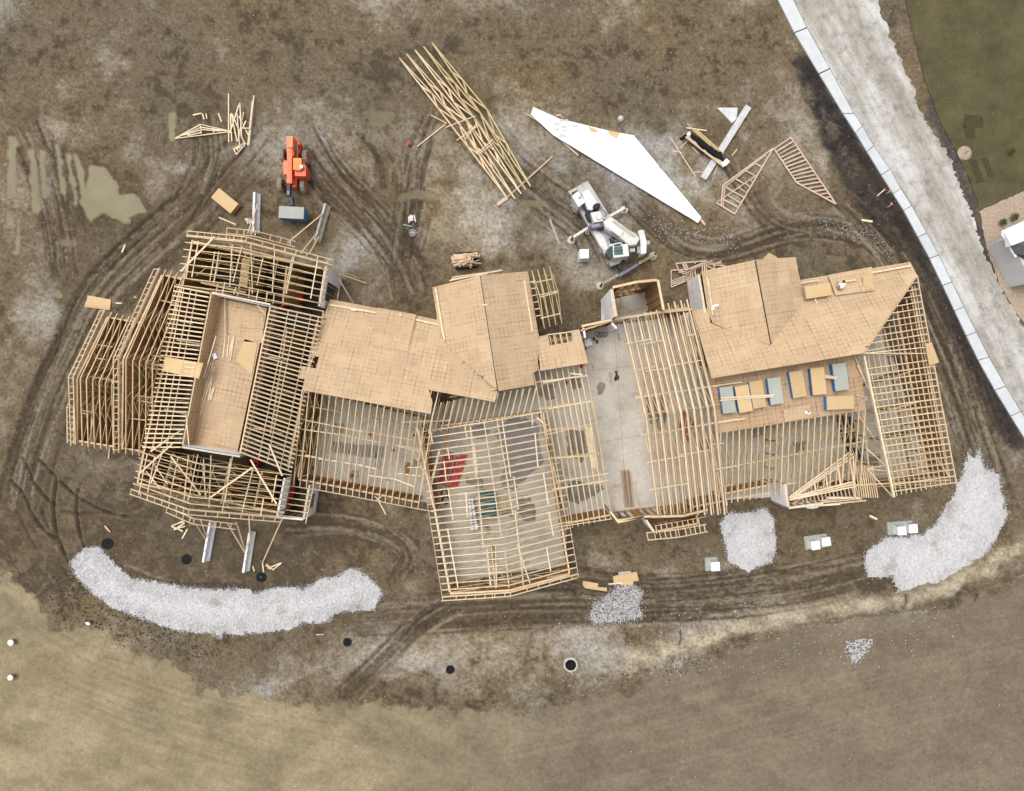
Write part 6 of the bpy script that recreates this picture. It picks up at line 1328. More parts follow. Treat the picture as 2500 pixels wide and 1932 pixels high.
def coil(name, c, r_, n, d, mat, label, cat, z):
    vs, fs = [], []; seg = 26 * n; rs = 6
    for i in range(seg + 1):
        a = 2 * math.pi * i / 26; rr_ = r_ * (1 + .12 * math.sin(i * .37)); ctr = V((rr_ * math.cos(a), rr_ * math.sin(a), z + .025 * math.sin(i * .21) + i * d * .35 / 26)); ra = V((math.cos(a), math.sin(a), 0))
        for j in range(rs):
            b = 2 * math.pi * j / rs; vs.append(ctr + (ra * math.cos(b) + V((0, 0, 1)) * math.sin(b)) * d / 2)
    fs = [(i * rs + j, i * rs + (j + 1) % rs, (i + 1) * rs + (j + 1) % rs, (i + 1) * rs + j) for i in range(seg) for j in range(rs)]
    return tag(put(name, mesh_from(name, vs, fs, mat, None, True), Matrix.Translation(c)), label, cat)
coil("hose_coil", P(*W7(230, 930), .15), .30, 5, .07, "black_plastic", "upper black hose coil on the garage floor below the scaffold", "hose", .05); coil("hose_coil", P(*W7(250, 1045), .15), .34, 5, .07, "black_plastic", "lower black hose coil on the garage floor below the scaffold", "hose", .05)
tp_ = thing("tarped_stack", "dark teal tarpaulin over a stack in the middle of the garage", "tarp", P(*W7(920, 1130), .15))
tb = prism("tarp", [P(*W7(*p), 1.25) for p in [(790, 905), (860, 895), (905, 925), (990, 905), (1030, 940), (1050, 1200), (1030, 1330), (880, 1360), (790, 1370)]], .18, "teal_tarp", tp_); bev(tb, .12, 3)
for y in (980, 1080, 1180, 1280): rod("strap", P(*W7(788, y), 1.26), P(*W7(1045, y - 25), 1.26), .05, "black_plastic", tp_, 6)
for s in (0, 1): boxm("pallet", P(*W7(880 + 60 * s, 1130), .2), (.6, 2.2, .1), -.1, "lumber_grey", tp_)
for k, q in enumerate([[(600, 1000), (680, 1010), (695, 1130), (610, 1140)], [(612, 1145), (705, 1140), (715, 1250), (620, 1260)], [(620, 1265), (720, 1255), (735, 1330), (625, 1350)], [(630, 1440), (755, 1420), (760, 1515), (640, 1525)], [(628, 1350), (735, 1340), (745, 1410), (632, 1425)]]):
    o = thing("insulation_pack", ["northernmost", "second", "third", "southernmost", "fourth"][k] + " white insulation pack in the row beside the teal tarpaulin", "insulation", P(*W7(*q[0]), .15), "insulation packs in the garage"); w_ = [P(*W7(*p), .8) for p in q]
    bev(prism("pack", w_, .15, "foam_white", o), .05); m_ = sum(w_, V()) / 4; u = (w_[1] - w_[0]).normalized(); v = (w_[3] - w_[0]).normalized()
    for a, b in ((-u * .35, u * .35), (-v * .35, v * .35)): board("print_band", m_ + a + V((0, 0, .004)), m_ + b + V((0, 0, .004)), .06, .006, "navy", o)
tag(board("loose_board", P(*W7(445, 1260), .18), P(*W7(470, 1620), .18), .14, .05, "lumber_pink"), "plank lying on the garage floor left of the insulation packs", "board")
for k in range(6): tag(board("loose_board", P(*W7(1060 + 5 * k, 985 + 32 * k), .2 + .03 * k), P(*W7(1190 + 4 * k, 960 + 40 * k), .2 + .03 * k), .25, .04, "lumber"), ORD[k] + " board from the north in the low pile right of the teal tarpaulin", "board", "low board pile in the garage")
# red cans and reels on the slab
for k, (zf, x, y, s, lab) in enumerate([(M3, 645, 545, .3, "red reel on the damp patch under the middle wing"), (M3, 1010, 597, .28, "red can under the middle of the bare trusses"), (M3, 1550, 612, .28, "red can near the middle wing's east girder"), (M3, 340, 740, .3, "red and black can near the middle wing's west wall"), (M3, 1288, 790, .3, "orange-red can right of the blue bucket"), (M3, 790, 1095, .26, "red can on the southern damp patch"), (M3, 1232, 1148, .28, "red can near the south wall of the middle wing"), (M3, 1448, 1020, .28, "red can beside the crates at the east end"), (M3, 335, 1005, .28, "red can in the south-west corner of the middle wing"), (M2z, 1595, 1380, .36, "red round cap under the link trusses"), (M2z, 1765, 1195, .4, "red tool chest by the link roof's lower edge"), (A3z, 1092, 1278, .36, "red can on a dark mat under the middle gable"), (A5z, 1440, 215, .8, "red tank under the south rafters of the west wing"), (A5z, 2045, 45, .35, "red can by the middle wing's west girder")]):
    c = P(*zf(x, y), .15 if zf is not A3z else .02); o = thing("fuel_can", lab, "can", c)
    lathe("can_body", [(0.001, s * 1.0), (s * .45, s * 1.0), (s * .5, s * .9), (s * .5, 0)], "red_paint", Matrix.Translation(c), o, 14); lathe("cap", [(0.001, s * 1.12), (s * .15, s * 1.12), (s * .15, s)], "black_plastic", Matrix.Translation(c + V((s * .2, 0, 0))), o, 10)
    boxm("handle", c + V((-s * .1, 0, s * 1.06)), (s * .5, s * .1, s * .1), .4, "maroon", o)
c = P(*M3(1058, 848), .15); o = thing("bucket", "light blue bucket under the middle wing's bare trusses", "bucket", c); lathe("pail", [(0.001, .02), (.16, .0), (.2, .38), (.18, .38), (.15, .05)], "foam_white", Matrix.Translation(c), o, 16); lathe("rim", [(.2, .36), (.22, .37), (.2, .4), (.18, .38)], "blue_paint", Matrix.Translation(c), o, 16)
for q, z, lab in [([(650, 1450 - 40), (560, 1360), (600, 1300), (690, 1380)], 2.2, "")][:0]: pass
for q, lab in [([A2z(*p) for p in [(1410, 830), (1560, 850), (1570, 960), (1540, 990), (1390, 1000), (1310, 1050), (1320, 990)]], "crumpled red sheet inside the north-east bay of the west wing"), ([K6(*p) for p in [(1255, 115), (1300, 115), (1385, 270), (1340, 290), (1330, 450), (1280, 440), (1240, 290)]], "faded red lift frame standing under the pale double trusses"), ([A5z(*p) for p in [(1780, 470), (1830, 440), (1790, 600), (1760, 680), (1720, 670)]], "red sheet in the west wing's corner porch")]:
    o = thing("red_cover", lab, "cover", P(*q[0], .1)); ob = prism("cover_top", [P(*p, 1.1) for p in rag_poly(q, 12, 2, 2)], .4, "red_faded" if "faded" in lab else "red_paint", o); bev(ob, .08, 2)
    for i in range(0, len(q), 2): p = P(*lp(q[i], lp(q[0], q[len(q) // 2], .5), .3), 1.0); rod("leg", V((p.x, p.y, .0)), V((p.x, p.y, .42)), .06, "red_paint", o, 6)
# lumber and tools on the open slab
ls = thing("lumber_bundle", "brown timber bundle lying lengthwise on the bare slab", "lumber bundle", P(*K6(610, 1000), .15))
for i in range(6):
    for k in range(2): board("timber", P(*K6(545 + 20 * i, 790 + (8 if i % 2 else 0)), .24 + .12 * k), P(*K6(590 + 20 * i, 1215 - (6 if i % 3 else 0)), .24 + .12 * k), .085, .11, "lumber_brown" if i in (1, 2, 4) else "lumber_pink", ls)
for a, b, w_, z, lab in [((430, 980), (680, 935), .10, .5, "thin board laid across the brown timber bundle"), ((400, 990), (470, 1250), .08, 1.4, "thin prop west of the brown timber bundle"), ((680, 950), (770, 1240), .08, 1.4, "thin prop east of the brown timber bundle"), ((480, 990), (500, 1040), .16, .2, "brown stub left of the timber bundle"), ((705, 900), (712, 960), .16, .2, "brown stub right of the timber bundle")]:
    tag(board("loose_board", P(*K6(*a), z), P(*K6(*b), .25), w_, .05, "lumber_pink"), lab, "board")
for k, x in enumerate((432, 452)): tag(board("loose_board", P(*K5(x, 1235), .2), P(*K5(x + 12, 1360), .2), .12, .05, "lumber_grey"), ["left of two short grey boards beside the dark floor stain", "right of two short grey boards beside the dark floor stain"][k], "board")
tag(board("loose_board", P(*K5(545, 780), .2), P(*K5(555, 850), .2), .2, .06, "lumber_grey"), "small grey board near the entry on the bare slab", "board")
o = thing("hand_cart", "grey hand cart with black wheels at the slab's north-west corner", "cart", P(*K5(200, 870), .15)); prism("tray", [P(*K5(*p), .6) for p in [(130, 845), (200, 825), (235, 905), (150, 930)]], .45, "foam_white", o)
for q in ((250, 830), (285, 870), (150, 940)): rod("wheel", P(*K5(*q), .33) - V((.06, 0, 0)), P(*K5(*q), .33) + V((.06, 0, 0)), .36, "rubber", o)
rod("handle", P(*K5(230, 830), .6), P(*K5(300, 860), .9), .05, "black_steel", o, 8)
for k in range(5):
    coil("cable_coil", P(*K5(290 + 25 * k, 775 + 12 * (k % 2)), .17), .22, 2, .025, "black_plastic", ORD[k] + " black cable loop from the west by the white jamb on the slab", "cable", .02)["group"] = "cable loops on the slab"
tag(board("floor_plank", P(*M2z(1900, 1170), .2), P(*M2z(1918, 1230), .2), .12, .05, "lumber_grey"), "short grey stick on the slab beside the link roof", "board")
# fallen formwork strips and door frames in the middle wing
gr = thing("rebar_mat", "grey wire mesh mats stacked under the middle wing", "wire mesh", P(*M3(850, 740), .15))
for i in range(12): rod("wire", P(*M3(540, 690 + 11 * i), .2), P(*M3(1170, 760 + 11 * i), .2), .03, "grey_steel", gr, 5)
for i in range(20): rod("wire", P(*M3(545 + 33 * i, 688 + 3.6 * i), .22), P(*M3(550 + 33 * i, 815 + 3.6 * i), .22), .03, "grey_steel", gr, 5)
cr = thing("crate", "dark wooden crate at the east end of the middle wing", "crate", P(*M3(1440, 990), .15))
for i in range(4): board("slat", P(*M3(1425 + 12 * i, 945), .55), P(*M3(1430 + 12 * i, 1080), .55), .05, .1, "lumber_brown", cr)
prism("crate_body", [P(*M3(*p), .5) for p in [(1425, 940), (1480, 950), (1485, 1085), (1430, 1080)]], .15, "lumber_brown", cr)

# ================================================================== orange telehandler
tz = lambda x, y, z=0.0: P(*tp(x, y), z)
te = thing("telehandler", "orange telehandler with faded boom and black fork carriage, north of the west wing", "telehandler", P(714, 398))
ch = prism("chassis", [tz(*p, 1.25) for p in [(215, 110), (300, 95), (440, 210), (435, 260), (400, 460), (540, 620), (535, 780), (390, 790), (375, 965), (285, 965), (215, 880)]], .55, "orange_paint", te, bevel=.03)
prism("engine_cover", [tz(*p, 1.55) for p in [(152, 505), (225, 505), (225, 745), (148, 745)]], .6, "orange_faded", te, bevel=.05)
prism("counterweight", [tz(*p, 1.55) for p in [(370, 95), (440, 200), (430, 250), (385, 230)]], .6, "orange_paint", te, bevel=.04)
prism("tank", [tz(*p, 1.35) for p in [(350, 290), (395, 280), (432, 320), (425, 375), (375, 380)]], .8, "orange_paint", te, bevel=.04)
cab = prism("cab", [tz(*p, 2.15) for p in [(325, 480), (462, 485), (545, 615), (540, 780), (350, 775)]], 1.0, "orange_paint", te, bevel=.03)
prism("cab_roof", [tz(*p, 2.45) for p in [(318, 462), (465, 462), (465, 590), (450, 680), (318, 665)]], 2.3, "orange_bright", te, bevel=.04)
for x, y in ((325, 470), (455, 470), (325, 660), (445, 670)): rod("roof_post", tz(x, y, 1.9), tz(x, y, 2.35), .06, "orange_paint", te, 8)
for i in range(4):
    for k in range(3): prism("roof_slot", [tz(*p, 2.455) for p in [(340 + 30 * k, 545 + 30 * i), (362 + 30 * k, 545 + 30 * i), (362 + 30 * k, 556 + 30 * i), (340 + 30 * k, 556 + 30 * i)]], 2.448, "orange_paint", te)
prism("seat", [tz(*p, 1.75) for p in [(365, 680), (450, 672), (455, 715), (370, 720)]], 1.6, "maroon", te, bevel=.03); prism("dash", [tz(*p, 1.9) for p in [(360, 735), (500, 735), (520, 775), (365, 772)]], 1.6, "orange_paint", te, bevel=.02)
prism("side_window", [tz(*p, 2.05) for p in [(500, 560), (545, 615), (535, 770), (480, 720)]], 1.9, "glass_dark", te)
o = prism("operator_hat", [tz(460 + 30 * math.cos(a), 610 + 36 * math.sin(a), 2.5) for a in np.linspace(0, 5.8, 12)], 2.3, "box_white", te, bevel=.05); o["label"] = "white work light on the cab roof"; o.name = "work_light"
bm_ = [tz(205, 90, 2.35), tz(318, 90, 2.35), tz(300, 480, 2.15), tz(282, 900, 1.75), tz(205, 900, 1.75), tz(215, 480, 2.15)]
prism("boom", bm_, 1.35, "orange_faded", te, bevel=.03)
prism("boom_head", [tz(*p, 2.4) for p in [(205, 88), (320, 88), (310, 285), (210, 285)]], 1.5, "orange_faded", te, bevel=.03)
prism("boom_side", [tz(*p, 2.1) for p in [(290, 290), (325, 290), (330, 400), (300, 480), (300, 900), (282, 900)]], 1.5, "orange_paint", te)
for x, y in ((335, 150), (350, 240), (385, 250)): rod("hydraulic_hose", tz(x, y - 40, 1.7), tz(x + 10, y + 60, 1.6), .05, "pipe_pvc", te, 8)
rod("lift_cylinder", tz(390, 260, 1.5), tz(390, 460, 1.3), .14, "grey_steel", te)
rod("axle", tz(160, 430, .62), tz(530, 450, .62), .22, "black_steel", te); rod("axle", tz(120, 930, .62), tz(500, 950, .62), .22, "black_steel", te)
prism("inner_boom", [tz(*p, 1.6) for p in [(207, 900), (270, 905), (268, 1120), (208, 1120)]], 1.25, "black_steel", te, bevel=.02)
prism("gooseneck", [tz(*p, 1.45) for p in [(208, 1110), (300, 1105), (330, 1275), (262, 1275)]], 1.0, "black_steel", te, bevel=.02); prism("boom_plate", [tz(*p, 1.62) for p in [(215, 1030), (258, 1030), (258, 1090), (215, 1090)]], 1.6, "blue_grey_steel", te)
prism("carriage", [tz(*p, 1.3) for p in [(170, 1270), (400, 1285), (398, 1300), (168, 1287)]], .55, "black_steel", te)
for x in (200, 350): board("fork", tz(x, 1290, .70), tz(x - 3, 1560, .70), .13, .06, "black_steel", te)
def wheel(c, r_, wd, yaw, parent, mat="rubber_muddy", rim="orange_paint"):
    Mw = Matrix.Translation(c) @ Matrix.Rotation(yaw, 4, 'Z') @ Matrix.Rotation(math.pi / 2, 4, 'Y')
    ty = lathe("wheel", [(r_ * .55, -wd * .42), (r_ * .8, -wd * .5), (r_ * .95, -wd * .45), (r_, -wd * .3), (r_, wd * .3), (r_ * .95, wd * .45), (r_ * .8, wd * .5), (r_ * .55, wd * .42)], mat, Mw, parent, 22)
    lathe("rim", [(r_ * .56, -wd * .4), (r_ * .3, -wd * .2), (0.001, -wd * .2)], rim, Mw, ty, 16); lathe("rim", [(r_ * .56, wd * .4), (r_ * .3, wd * .25), (0.001, wd * .25)], rim, Mw, ty, 16)
    for i in range(14):
        a = 2 * math.pi * i / 14
        for s in (-1, 1): put("lug", cube_mesh(mat), Mw @ Matrix.Rotation(a + s * .11, 4, 'Z') @ Matrix.Translation((r_ * 1.0, 0, s * wd * .24)) @ Matrix.Rotation(s * .5, 4, 'X') @ Matrix.Diagonal((.07, .07, wd * .45, 1)), ty)
for x, y, yw in ((545, 450, .03), (150, 420, .03), (505, 945, -.05), (115, 925, -.05)): wheel(tz(x, y, .62), .62, .46, yw, te)

# ================================================================== white truck crane
cz0 = Zp(1370, 430, 6.252); cz = lambda x, y, z=0.0: P(*cz0(x, y), z)
def cp(name, pts, z1, z0_, mat, bevel=.02, parent=None): return prism(name, [cz(*p, z1) for p in pts], z0_, mat, parent or cr_, bevel=bevel)
cr_ = thing("truck_crane", "white truck crane with outriggers spread, parked above the entry bay", "crane", cz(560, 780))
cp("carrier_deck", [(150, 285), (250, 200), (432, 112), (735, 600), (1010, 1150), (900, 1330), (765, 1375)], 1.35, .75, "crane_deck")
cp("bumper", [(100, 240), (410, 68), (432, 108), (150, 285)], 1.0, .55, "crane_deck")
for i in range(14):
    s = i / 14; a, b = lp((105, 245), (405, 72), s), lp((105, 245), (405, 72), s + .035); c2, d2 = lp((140, 275), (425, 112), s + .06), lp((140, 275), (425, 112), s + .025)
    cp("hazard_stripe", [a, b, c2, d2], 1.012, .98, "hazard_yellow", 0)
cp("cab", [(160, 300), (262, 222), (375, 400), (265, 480)], 2.45, 1.0, "crane_white", .08)
cp("cab_roof_vent", [(262, 318), (300, 305), (312, 340), (270, 355)], 2.5, 2.4, "grey_steel", .02)
cp("windscreen", [(165, 252), (250, 212), (265, 232), (185, 275)], 2.0, 1.4, "glass_dark", .01); cp("side_window", [(160, 300), (178, 298), (245, 405), (225, 415)], 2.2, 1.5, "glass_dark", .01); cp("rear_window", [(275, 455), (368, 388), (368, 420), (282, 472)], 2.2, 1.4, "glass_dark", .01)
cp("engine_hood", [(315, 250), (420, 190), (560, 400), (480, 520), (410, 520), (350, 400)], 2.05, 1.2, "crane_white", .08)
ml = [cz(545 + 62 * math.cos(a) * math.cos(-.3) - 40 * math.sin(a) * math.sin(-.3), 455 + 62 * math.cos(a) * math.sin(-.3) + 40 * math.sin(a) * math.cos(-.3), 2.3) for a in np.linspace(0, 5.9, 16)]
prism("muffler", ml, 1.4, "rubber", cr_, bevel=.05)
for x, y, r_ in ((610, 478, .12), (665, 550, .12), (690, 575, .10), (640, 520, .07)): lathe("filler_cap", [(0.001, .08), (r_, .08), (r_, 0)], "grey_steel", Matrix.Translation(cz(x, y, 1.36)), cr_, 12)
for i in range(9):
    x, y = R.uniform(620, 700), R.uniform(550, 680); cp("grip_hole", [(x, y), (x + 14, y - 6), (x + 18, y + 8), (x + 5, y + 12)], 1.36, 1.34, "black_steel", 0)
cp("spare_tyre", [(360, 570), (400, 520), (440, 525), (470, 570), (488, 650), (440, 700), (410, 680)], 1.9, 1.4, "rubber", .1); cp("tool_box", [(335, 480), (370, 470), (402, 515), (372, 535)], 1.7, 1.35, "black_steel")
cp("boom_nose", [(450, 560), (600, 535), (635, 620), (640, 690), (500, 710)], 2.6, 1.7, "crane_white", .06)
lathe("sheave", [(0.001, .1), (.22, .1), (.3, .14), (.33, .0)], "crane_cream", Matrix.Translation(cz(570, 620, 2.62)), cr_, 18)
cp("hook_block", [(440, 740), (620, 700), (640, 770), (470, 805)], 2.3, 1.5, "blue_grey_steel", .04); cp("hook_block", [(625, 690), (668, 700), (672, 790), (630, 800)], 2.5, 1.6, "black_steel", .04); cp("winch", [(555, 790), (640, 775), (645, 800), (570, 818)], 2.2, 1.5, "black_steel", .03)
for q in ((480, 745), (520, 735), (560, 728)): cp("hook_plate", [q, (q[0] + 26, q[1] - 6), (q[0] + 28, q[1] + 26), (q[0] + 3, q[1] + 32)], 2.32, 2.28, "grey_steel", 0)
# telescopic boom towards the front, stowed
cp("boom_base", [(640, 690), (740, 640), (1150, 890), (1200, 960), (1150, 1050), (1040, 1060), (930, 960), (680, 800)], 3.0, 2.1, "crane_cream", .06)
cp("boom_flange", [(740, 625), (775, 630), (1110, 880), (1105, 915), (740, 660)], 2.6, 2.2, "crane_cream", .02)
cp("boom_section", [(650, 700), (735, 660), (960, 850), (900, 930), (690, 770)], 3.12, 2.8, "crane_white", .05)
for i in range(11):
    x, y = 805 + 22 * i, 690 + 16 * i; cp("lattice_hole", [(x, y), (x + 16, y + 3), (x + 12, y + 18), (x - 4, y + 10)], 2.615, 2.58, "black_steel", 0)
cp("side_deck", [(470, 830), (540, 800), (640, 900), (720, 1060), (720, 1180), (590, 1060)], 1.45, 1.2, "crane_white")
cp("turntable", [(690, 960), (830, 900), (990, 980), (1080, 1080), (980, 1260), (760, 1240)], 1.7, 1.3, "grey_steel", .03)
cp("engine_bay", [(735, 960), (790, 930), (840, 980), (770, 1040)], 2.0, 1.5, "black_steel", .03)
for k in range(6): rod("hydraulic_hose", cz(770 + 12 * k, 960 + 6 * k, 2.05), cz(840 + 10 * k, 1010 - 4 * k, 2.1), .05, "rubber" if k % 2 else "grey_steel", cr_, 8)
cp("operator_cab", [(790, 1058), (1020, 1030), (1042, 1222), (800, 1252)], 2.95, 1.4, "crane_white", .06); cp("engine_cover", [(735, 1045), (890, 1008), (1000, 1015), (1000, 1030), (790, 1062), (740, 1085)], 2.3, 1.4, "crane_white", .05)
cp("roof_glass", [(802, 1085), (935, 1066), (948, 1200), (812, 1212)], 2.97, 2.9, "glass_green", .01); cp("front_glass", [(698, 1115), (792, 1085), (800, 1245), (722, 1242), (696, 1195)], 2.7, 1.5, "glass_dark", .03); cp("rear_glass", [(805, 1045), (910, 1030), (915, 1062), (810, 1078)], 2.98, 2.5, "glass_dark", .01); cp("side_glass", [(800, 1220), (1030, 1200), (1040, 1222), (815, 1250)], 2.9, 2.2, "glass_dark", .01)
cp("electrics_box", [(1045, 1105), (1125, 1098), (1130, 1150), (1048, 1158)], 2.2, 1.6, "crane_white"); cp("winch_drum", [(1155, 1070), (1205, 1065), (1210, 1180), (1165, 1185)], 2.2, 1.5, "grey_steel", .04); board("cab_bar", cz(800, 1150, 3.0), cz(945, 1132, 3.0), .04, .04, "black_steel", cr_)
for q in (((770, 690), (1120, 940)), ((800, 680), (1140, 920))): rod("winch_cable", cz(*q[0], 3.16), cz(*q[1], 3.05), .03, "black_steel", cr_, 6)
rod("lift_cylinder", cz(700, 790, 2.2), cz(900, 985, 2.0), .22, "grey_steel", cr_)
for q in (((150, 285), (60, 60)),)[:0]: pass
for q in ((250, 195), (330, 150), (410, 105)): rod("mirror_post", cz(*q, 1.3), cz(q[0] - 12, q[1] - 24, 1.9), .04, "black_steel", cr_, 6)
cp("winch_frame", [(940, 980), (1000, 1020), (990, 1060), (930, 1000)], 2.6, 2.0, "black_steel")
cp("counterweight", [(1175, 825), (1265, 820), (1310, 1010), (1305, 1180), (1220, 1200), (1210, 1000)], 2.7, 1.3, "crane_white", .07); cp("counterweight_cap", [(1185, 828), (1260, 824), (1270, 880), (1195, 900)], 2.74, 2.6, "crane_cream", .02); cp("rear_step", [(1310, 985), (1360, 990), (1345, 1050), (1310, 1050)], 1.9, 1.5, "crane_deck")
cp("rear_frame", [(850, 1345), (890, 1320), (940, 1410), (900, 1440)], 1.3, .7, "black_steel")
cp("outrigger_box", [(865, 1500), (1170, 1325), (1195, 1360), (890, 1545)], 1.15, .7, "blue_grey_steel", .03); cp("outrigger_box", [(400, 770), (440, 735), (470, 790), (430, 800)], 1.2, .7, "blue_grey_steel", .03)
for a, b, mt, pad, flo in [((420, 785), (170, 945), "crane_cream", (150, 965), None), ((740, 615), (985, 480), "crane_cream", (962, 540), None), ((870, 1510), (615, 1655), "hazard_yellow", (612, 1668), 1), ((1185, 1335), (1430, 1195), "hazard_yellow", (1415, 1230), 1)]:
    board("outrigger_beam", cz(*a, .85), cz(*b, .85), .24, .26, mt, cr_)
    if flo:
        for k in range(6): q0, q1 = lp(a, b, .15 + k * .13), lp(a, b, .19 + k * .13); board("hazard_stripe", cz(*q0, .985), cz(*q1, .985), .25, .006, "black_steel", cr_)
    e = cz(*b, .9); rod("jack", V((e.x, e.y, .08)), V((e.x, e.y, 1.15)), .2, "maroon", cr_); pp = V((e.x, e.y, 0)); lathe("outrigger_pad", [(0.001, .09), (.38, .09), (.4, .06), (.4, -.03)], "concrete_worn", Matrix.Translation(pp), cr_, 22)
ax = cz(900, 1380) - cz(290, 170); yaw = math.atan2(ax.y, ax.x) - math.pi / 2
for x, y in ((205, 500), (395, 400), (610, 1120), (720, 1300), (860, 1050), (960, 1230)):
    wheel(cz(x, y, .55), .55, .38, yaw + (.35 if y < 600 else 0), cr_, "rubber_muddy", "crane_cream")
fc = bpy.data.curves.new("lettering", 'FONT'); fc.body = "TEREX"; fc.size = .34; fc.extrude = .004; fc.align_x = 'CENTER'; fc.align_y = 'CENTER'; fc.shear = .2
fo = bpy.data.objects.new("tmp", fc); COL.objects.link(fo); dg = bpy.context.evaluated_depsgraph_get(); fm = bpy.data.meshes.new_from_object(fo.evaluated_get(dg)); bpy.data.objects.remove(fo)
fm.materials.clear(); fm.materials.append(MATS["black_steel"])
dirv = (cz(880, 925) - cz(745, 865)); put("lettering", fm, Matrix.Translation(cz(815, 892, 3.012)) @ Matrix.Rotation(math.atan2(dirv.y, dirv.x), 4, 'Z'), cr_)
tag(lathe("pipe_collar", [(.10, 0), (.10, .12), (.2, .12), (.2, 0)], "pipe_pvc", Matrix.Translation(cz(400, 865, 0)), None, 16), "small pink ring on the mud beside the crane's front outrigger", "ring")

# ================================================================== worker kneeling on the east roof
wk = thing("person", "worker in a white shirt kneeling on the east roof beside a loose board", "person", P(2046, 703, 4.15))
def skin_body(name, verts, edges, mat, parent, origin):
    me = bpy.data.meshes.new(name); me.from_pydata([v[:3] for v in verts], edges, []); me.materials.append(MATS[mat])
    o = put(name, me, Matrix.Translation(origin), parent)
    md = o.modifiers.new("skin", 'SKIN'); md.use_smooth_shade = True
    for i, v in enumerate(verts):
        me.skin_vertices[0].data[i].radius = (v[3], v[3] * (v[4] if len(v) > 4 else 1)); me.skin_vertices[0].data[i].use_root = i == 0
    sb = o.modifiers.new("sub", 'SUBSURF'); sb.levels = 1; sb.render_levels = 2
    return o
wo_ = P(2046, 705, 4.12)
# kneeling, leaning forward to the north; local y = north, z up
bv = [(0, -.08, .42, .15), (0, .06, .58, .16), (0, .22, .74, .17), (0, .32, .82, .10), (0, .38, .88, .06), (0, .44, .95, .095), (.01, .50, 1.0, .09),
      (-.2, .26, .78, .07), (-.33, .38, .55, .05), (-.2, .58, .36, .04), (.2, .26, .78, .07), (.34, .36, .55, .05), (.28, .6, .34, .04),
      (-.12, -.1, .36, .10), (-.17, .18, .10, .075), (-.17, -.25, .08, .055), (-.17, -.38, .07, .045), (.12, -.1, .36, .10), (.17, .20, .10, .075), (.17, -.23, .08, .055), (.17, -.36, .07, .045)]
be = [(0, 1), (1, 2), (2, 3), (3, 4), (4, 5), (5, 6), (2, 7), (7, 8), (8, 9), (2, 10), (10, 11), (11, 12), (0, 13), (13, 14), (14, 15), (15, 16), (0, 17), (17, 18), (18, 19), (19, 20)]
skin_body("body", bv, be, "trousers_tan", wk, wo_)
skin_body("shirt", [(0, -.06, .45, .17), (0, .07, .60, .19), (0, .22, .75, .20), (0, .30, .81, .13), (-.2, .26, .79, .085), (-.3, .35, .62, .07), (.2, .26, .79, .085), (.31, .34, .62, .07)], [(0, 1), (1, 2), (2, 3), (2, 4), (4, 5), (2, 6), (6, 7)], "shirt_white", wk, wo_)
Mh = Matrix.Translation(wo_ + V((.005, .47, .98)))
lathe("head", [(0.001, .13), (.06, .115), (.095, .05), (.1, -.02), (.075, -.09), (.03, -.12), (.001, -.125)], "skin", Mh @ Matrix.Rotation(-.6, 4, 'X'), wk, 16)
lathe("hair", [(0.001, .142), (.07, .125), (.106, .055), (.108, 0.0), (.1, -.03)], "hair_dark", Mh @ Matrix.Rotation(-.2, 4, 'X'), wk, 16)
for s in (-1, 1):
    h0 = wo_ + V((-.2, .6, .34)) if s < 0 else wo_ + V((.28, .62, .32)); boxm("palm", h0, (.08, .09, .035), 0, "skin", wk)
    for k in range(4): rod("finger", h0 + V((-.03 + .02 * k, .04, 0)), h0 + V((-.032 + .021 * k, .1 + .008 * (1.5 - abs(k - 1.5)), -.03)), .018, "skin", wk, 6)
    rod("thumb", h0 + V((-s * .035, -.01, 0)), h0 + V((-s * .075, .04, -.02)), .02, "skin", wk, 6)
    boxm("boot", wo_ + V((s * .17, -.42, .07)), (.1, .2, .1), 0, "rubber", wk)

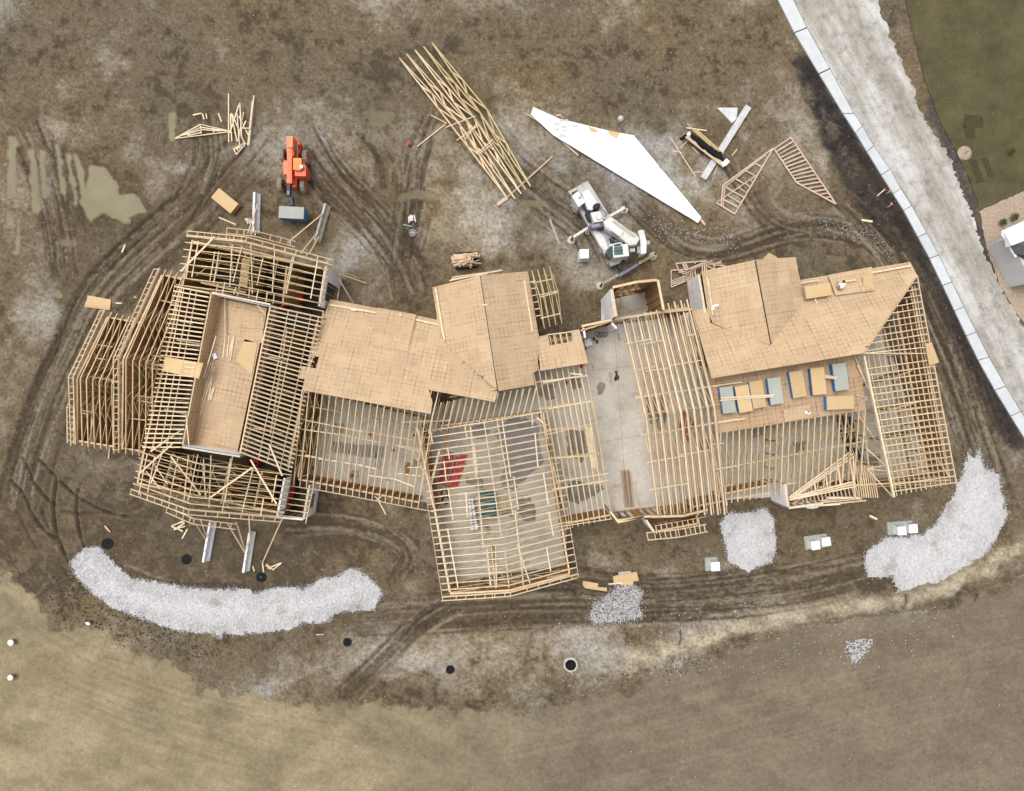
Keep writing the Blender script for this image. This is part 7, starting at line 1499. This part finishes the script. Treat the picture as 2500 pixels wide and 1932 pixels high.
# ================================================================== right-hand neighbours
nh = thing("house", "grey roofed house corner with white trim at the right edge", "house", P(2530, 600))
prism("wall", [P(*p, 2.7) for p in [(2464, 582), (2590, 520), (2650, 660), (2520, 690)]], -.02, "siding", nh)
prism("roof", [P(2446, 570, 2.8), P(2600, 500, 2.8), P(2590, 600, 4.6), P(2560, 630, 4.6), P(2474, 620, 2.8)], 2.72, "roof_grey", nh)
board("gutter", P(2445, 569, 2.8), P(2600, 498, 2.8), .3, .14, "box_white", nh); board("gutter", P(2445, 571, 2.78), P(2480, 628, 2.78), .16, .14, "box_white", nh)
prism("porch_roof", [P(2452, 566, 3.0), P(2600, 502, 3.0), P(2610, 545, 3.6), P(2470, 600, 3.6)], 2.9, "box_white", nh)
def leafy(name, x, y, r_, n, label, cat="shrub", mat="leaf", z=.3):
    rr_ = random.Random(int(x)); o = thing(name, label, cat, P(x, y)); vs, fs = [], []
    for i in range(n):
        a, e, q = rr_.uniform(0, 6.28), rr_.uniform(-.3, 1.5), r_ * rr_.uniform(.3, 1) ; c = V((q * math.cos(a) * math.cos(e), q * math.sin(a) * math.cos(e), z + q * math.sin(e))); d1 = V((rr_.uniform(-1, 1), rr_.uniform(-1, 1), rr_.uniform(-.5, .5))).normalized() * .07; d2 = V((rr_.uniform(-1, 1), rr_.uniform(-1, 1), rr_.uniform(-.2, .8))).normalized() * .04; k = len(vs)
        vs += [c - d1, c + d2, c + d1, c - d2]; fs.append((k, k + 1, k + 2, k + 3))
    put("foliage", mesh_from("foliage", vs, fs, mat), Matrix.Translation(P(x, y)), o); rod("stem", P(x, y, -.05), P(x, y, z), .06, "lumber_brown", o, 6)
leafy("shrub", 2443, 545, .4, 320, "round yellow-green shrub in the tan planting bed"); leafy("shrub", 2470, 532, .42, 320, "darker shrub nearest the house in the planting bed"); leafy("shrub", 2464, 372, .4, 260, "small grey-green plant in the lawn near the right edge")
mg = thing("tree_ring", "round pale mulch ring in the lawn with a bare sapling", "tree ring", P(2355, 374))
lathe("mulch", [(0.001, .12), (.45, .1), (.64, .05), (.70, 0.0)], "mulch_tan", Matrix.Translation(P(2355, 374, .02)), mg, 24); rod("sapling_trunk", P(2355, 374, .1), P(2362, 370, 2.0), .05, "lumber_brown", mg, 6)
for a, b in [((2358, 373), (2372, 368)), ((2358, 373), (2366, 384)), ((2360, 371), (2356, 362))]: rod("twig", P(*a, 1.2), P(*b, 2.0), .025, "lumber_brown", mg, 5)
# survey marks by the sidewalk
for k, (a, b, c) in enumerate([((800, 890), (850, 855), (835, 850)), ((820, 1030), (870, 995), (850, 985))]):
    o = thing("survey_lath", ["upper orange-pink survey lath on the black topsoil", "lower orange-pink survey lath on the black topsoil"][k], "survey lath", P(*z5(*a))); board("lath", P(*z5(*a), .05), P(*z5(*b), .05), .06, .03, "lumber_grey", o); board("flag", P(*z5(*b), .06), P(*z5(*c), .07), .10, .02, "orange_faded", o); board("flag", P(*z5(*lp(a, b, .6)), .06), P(*z5(*lp(a, b, .85)), .07), .09, .02, "orange_faded", o)
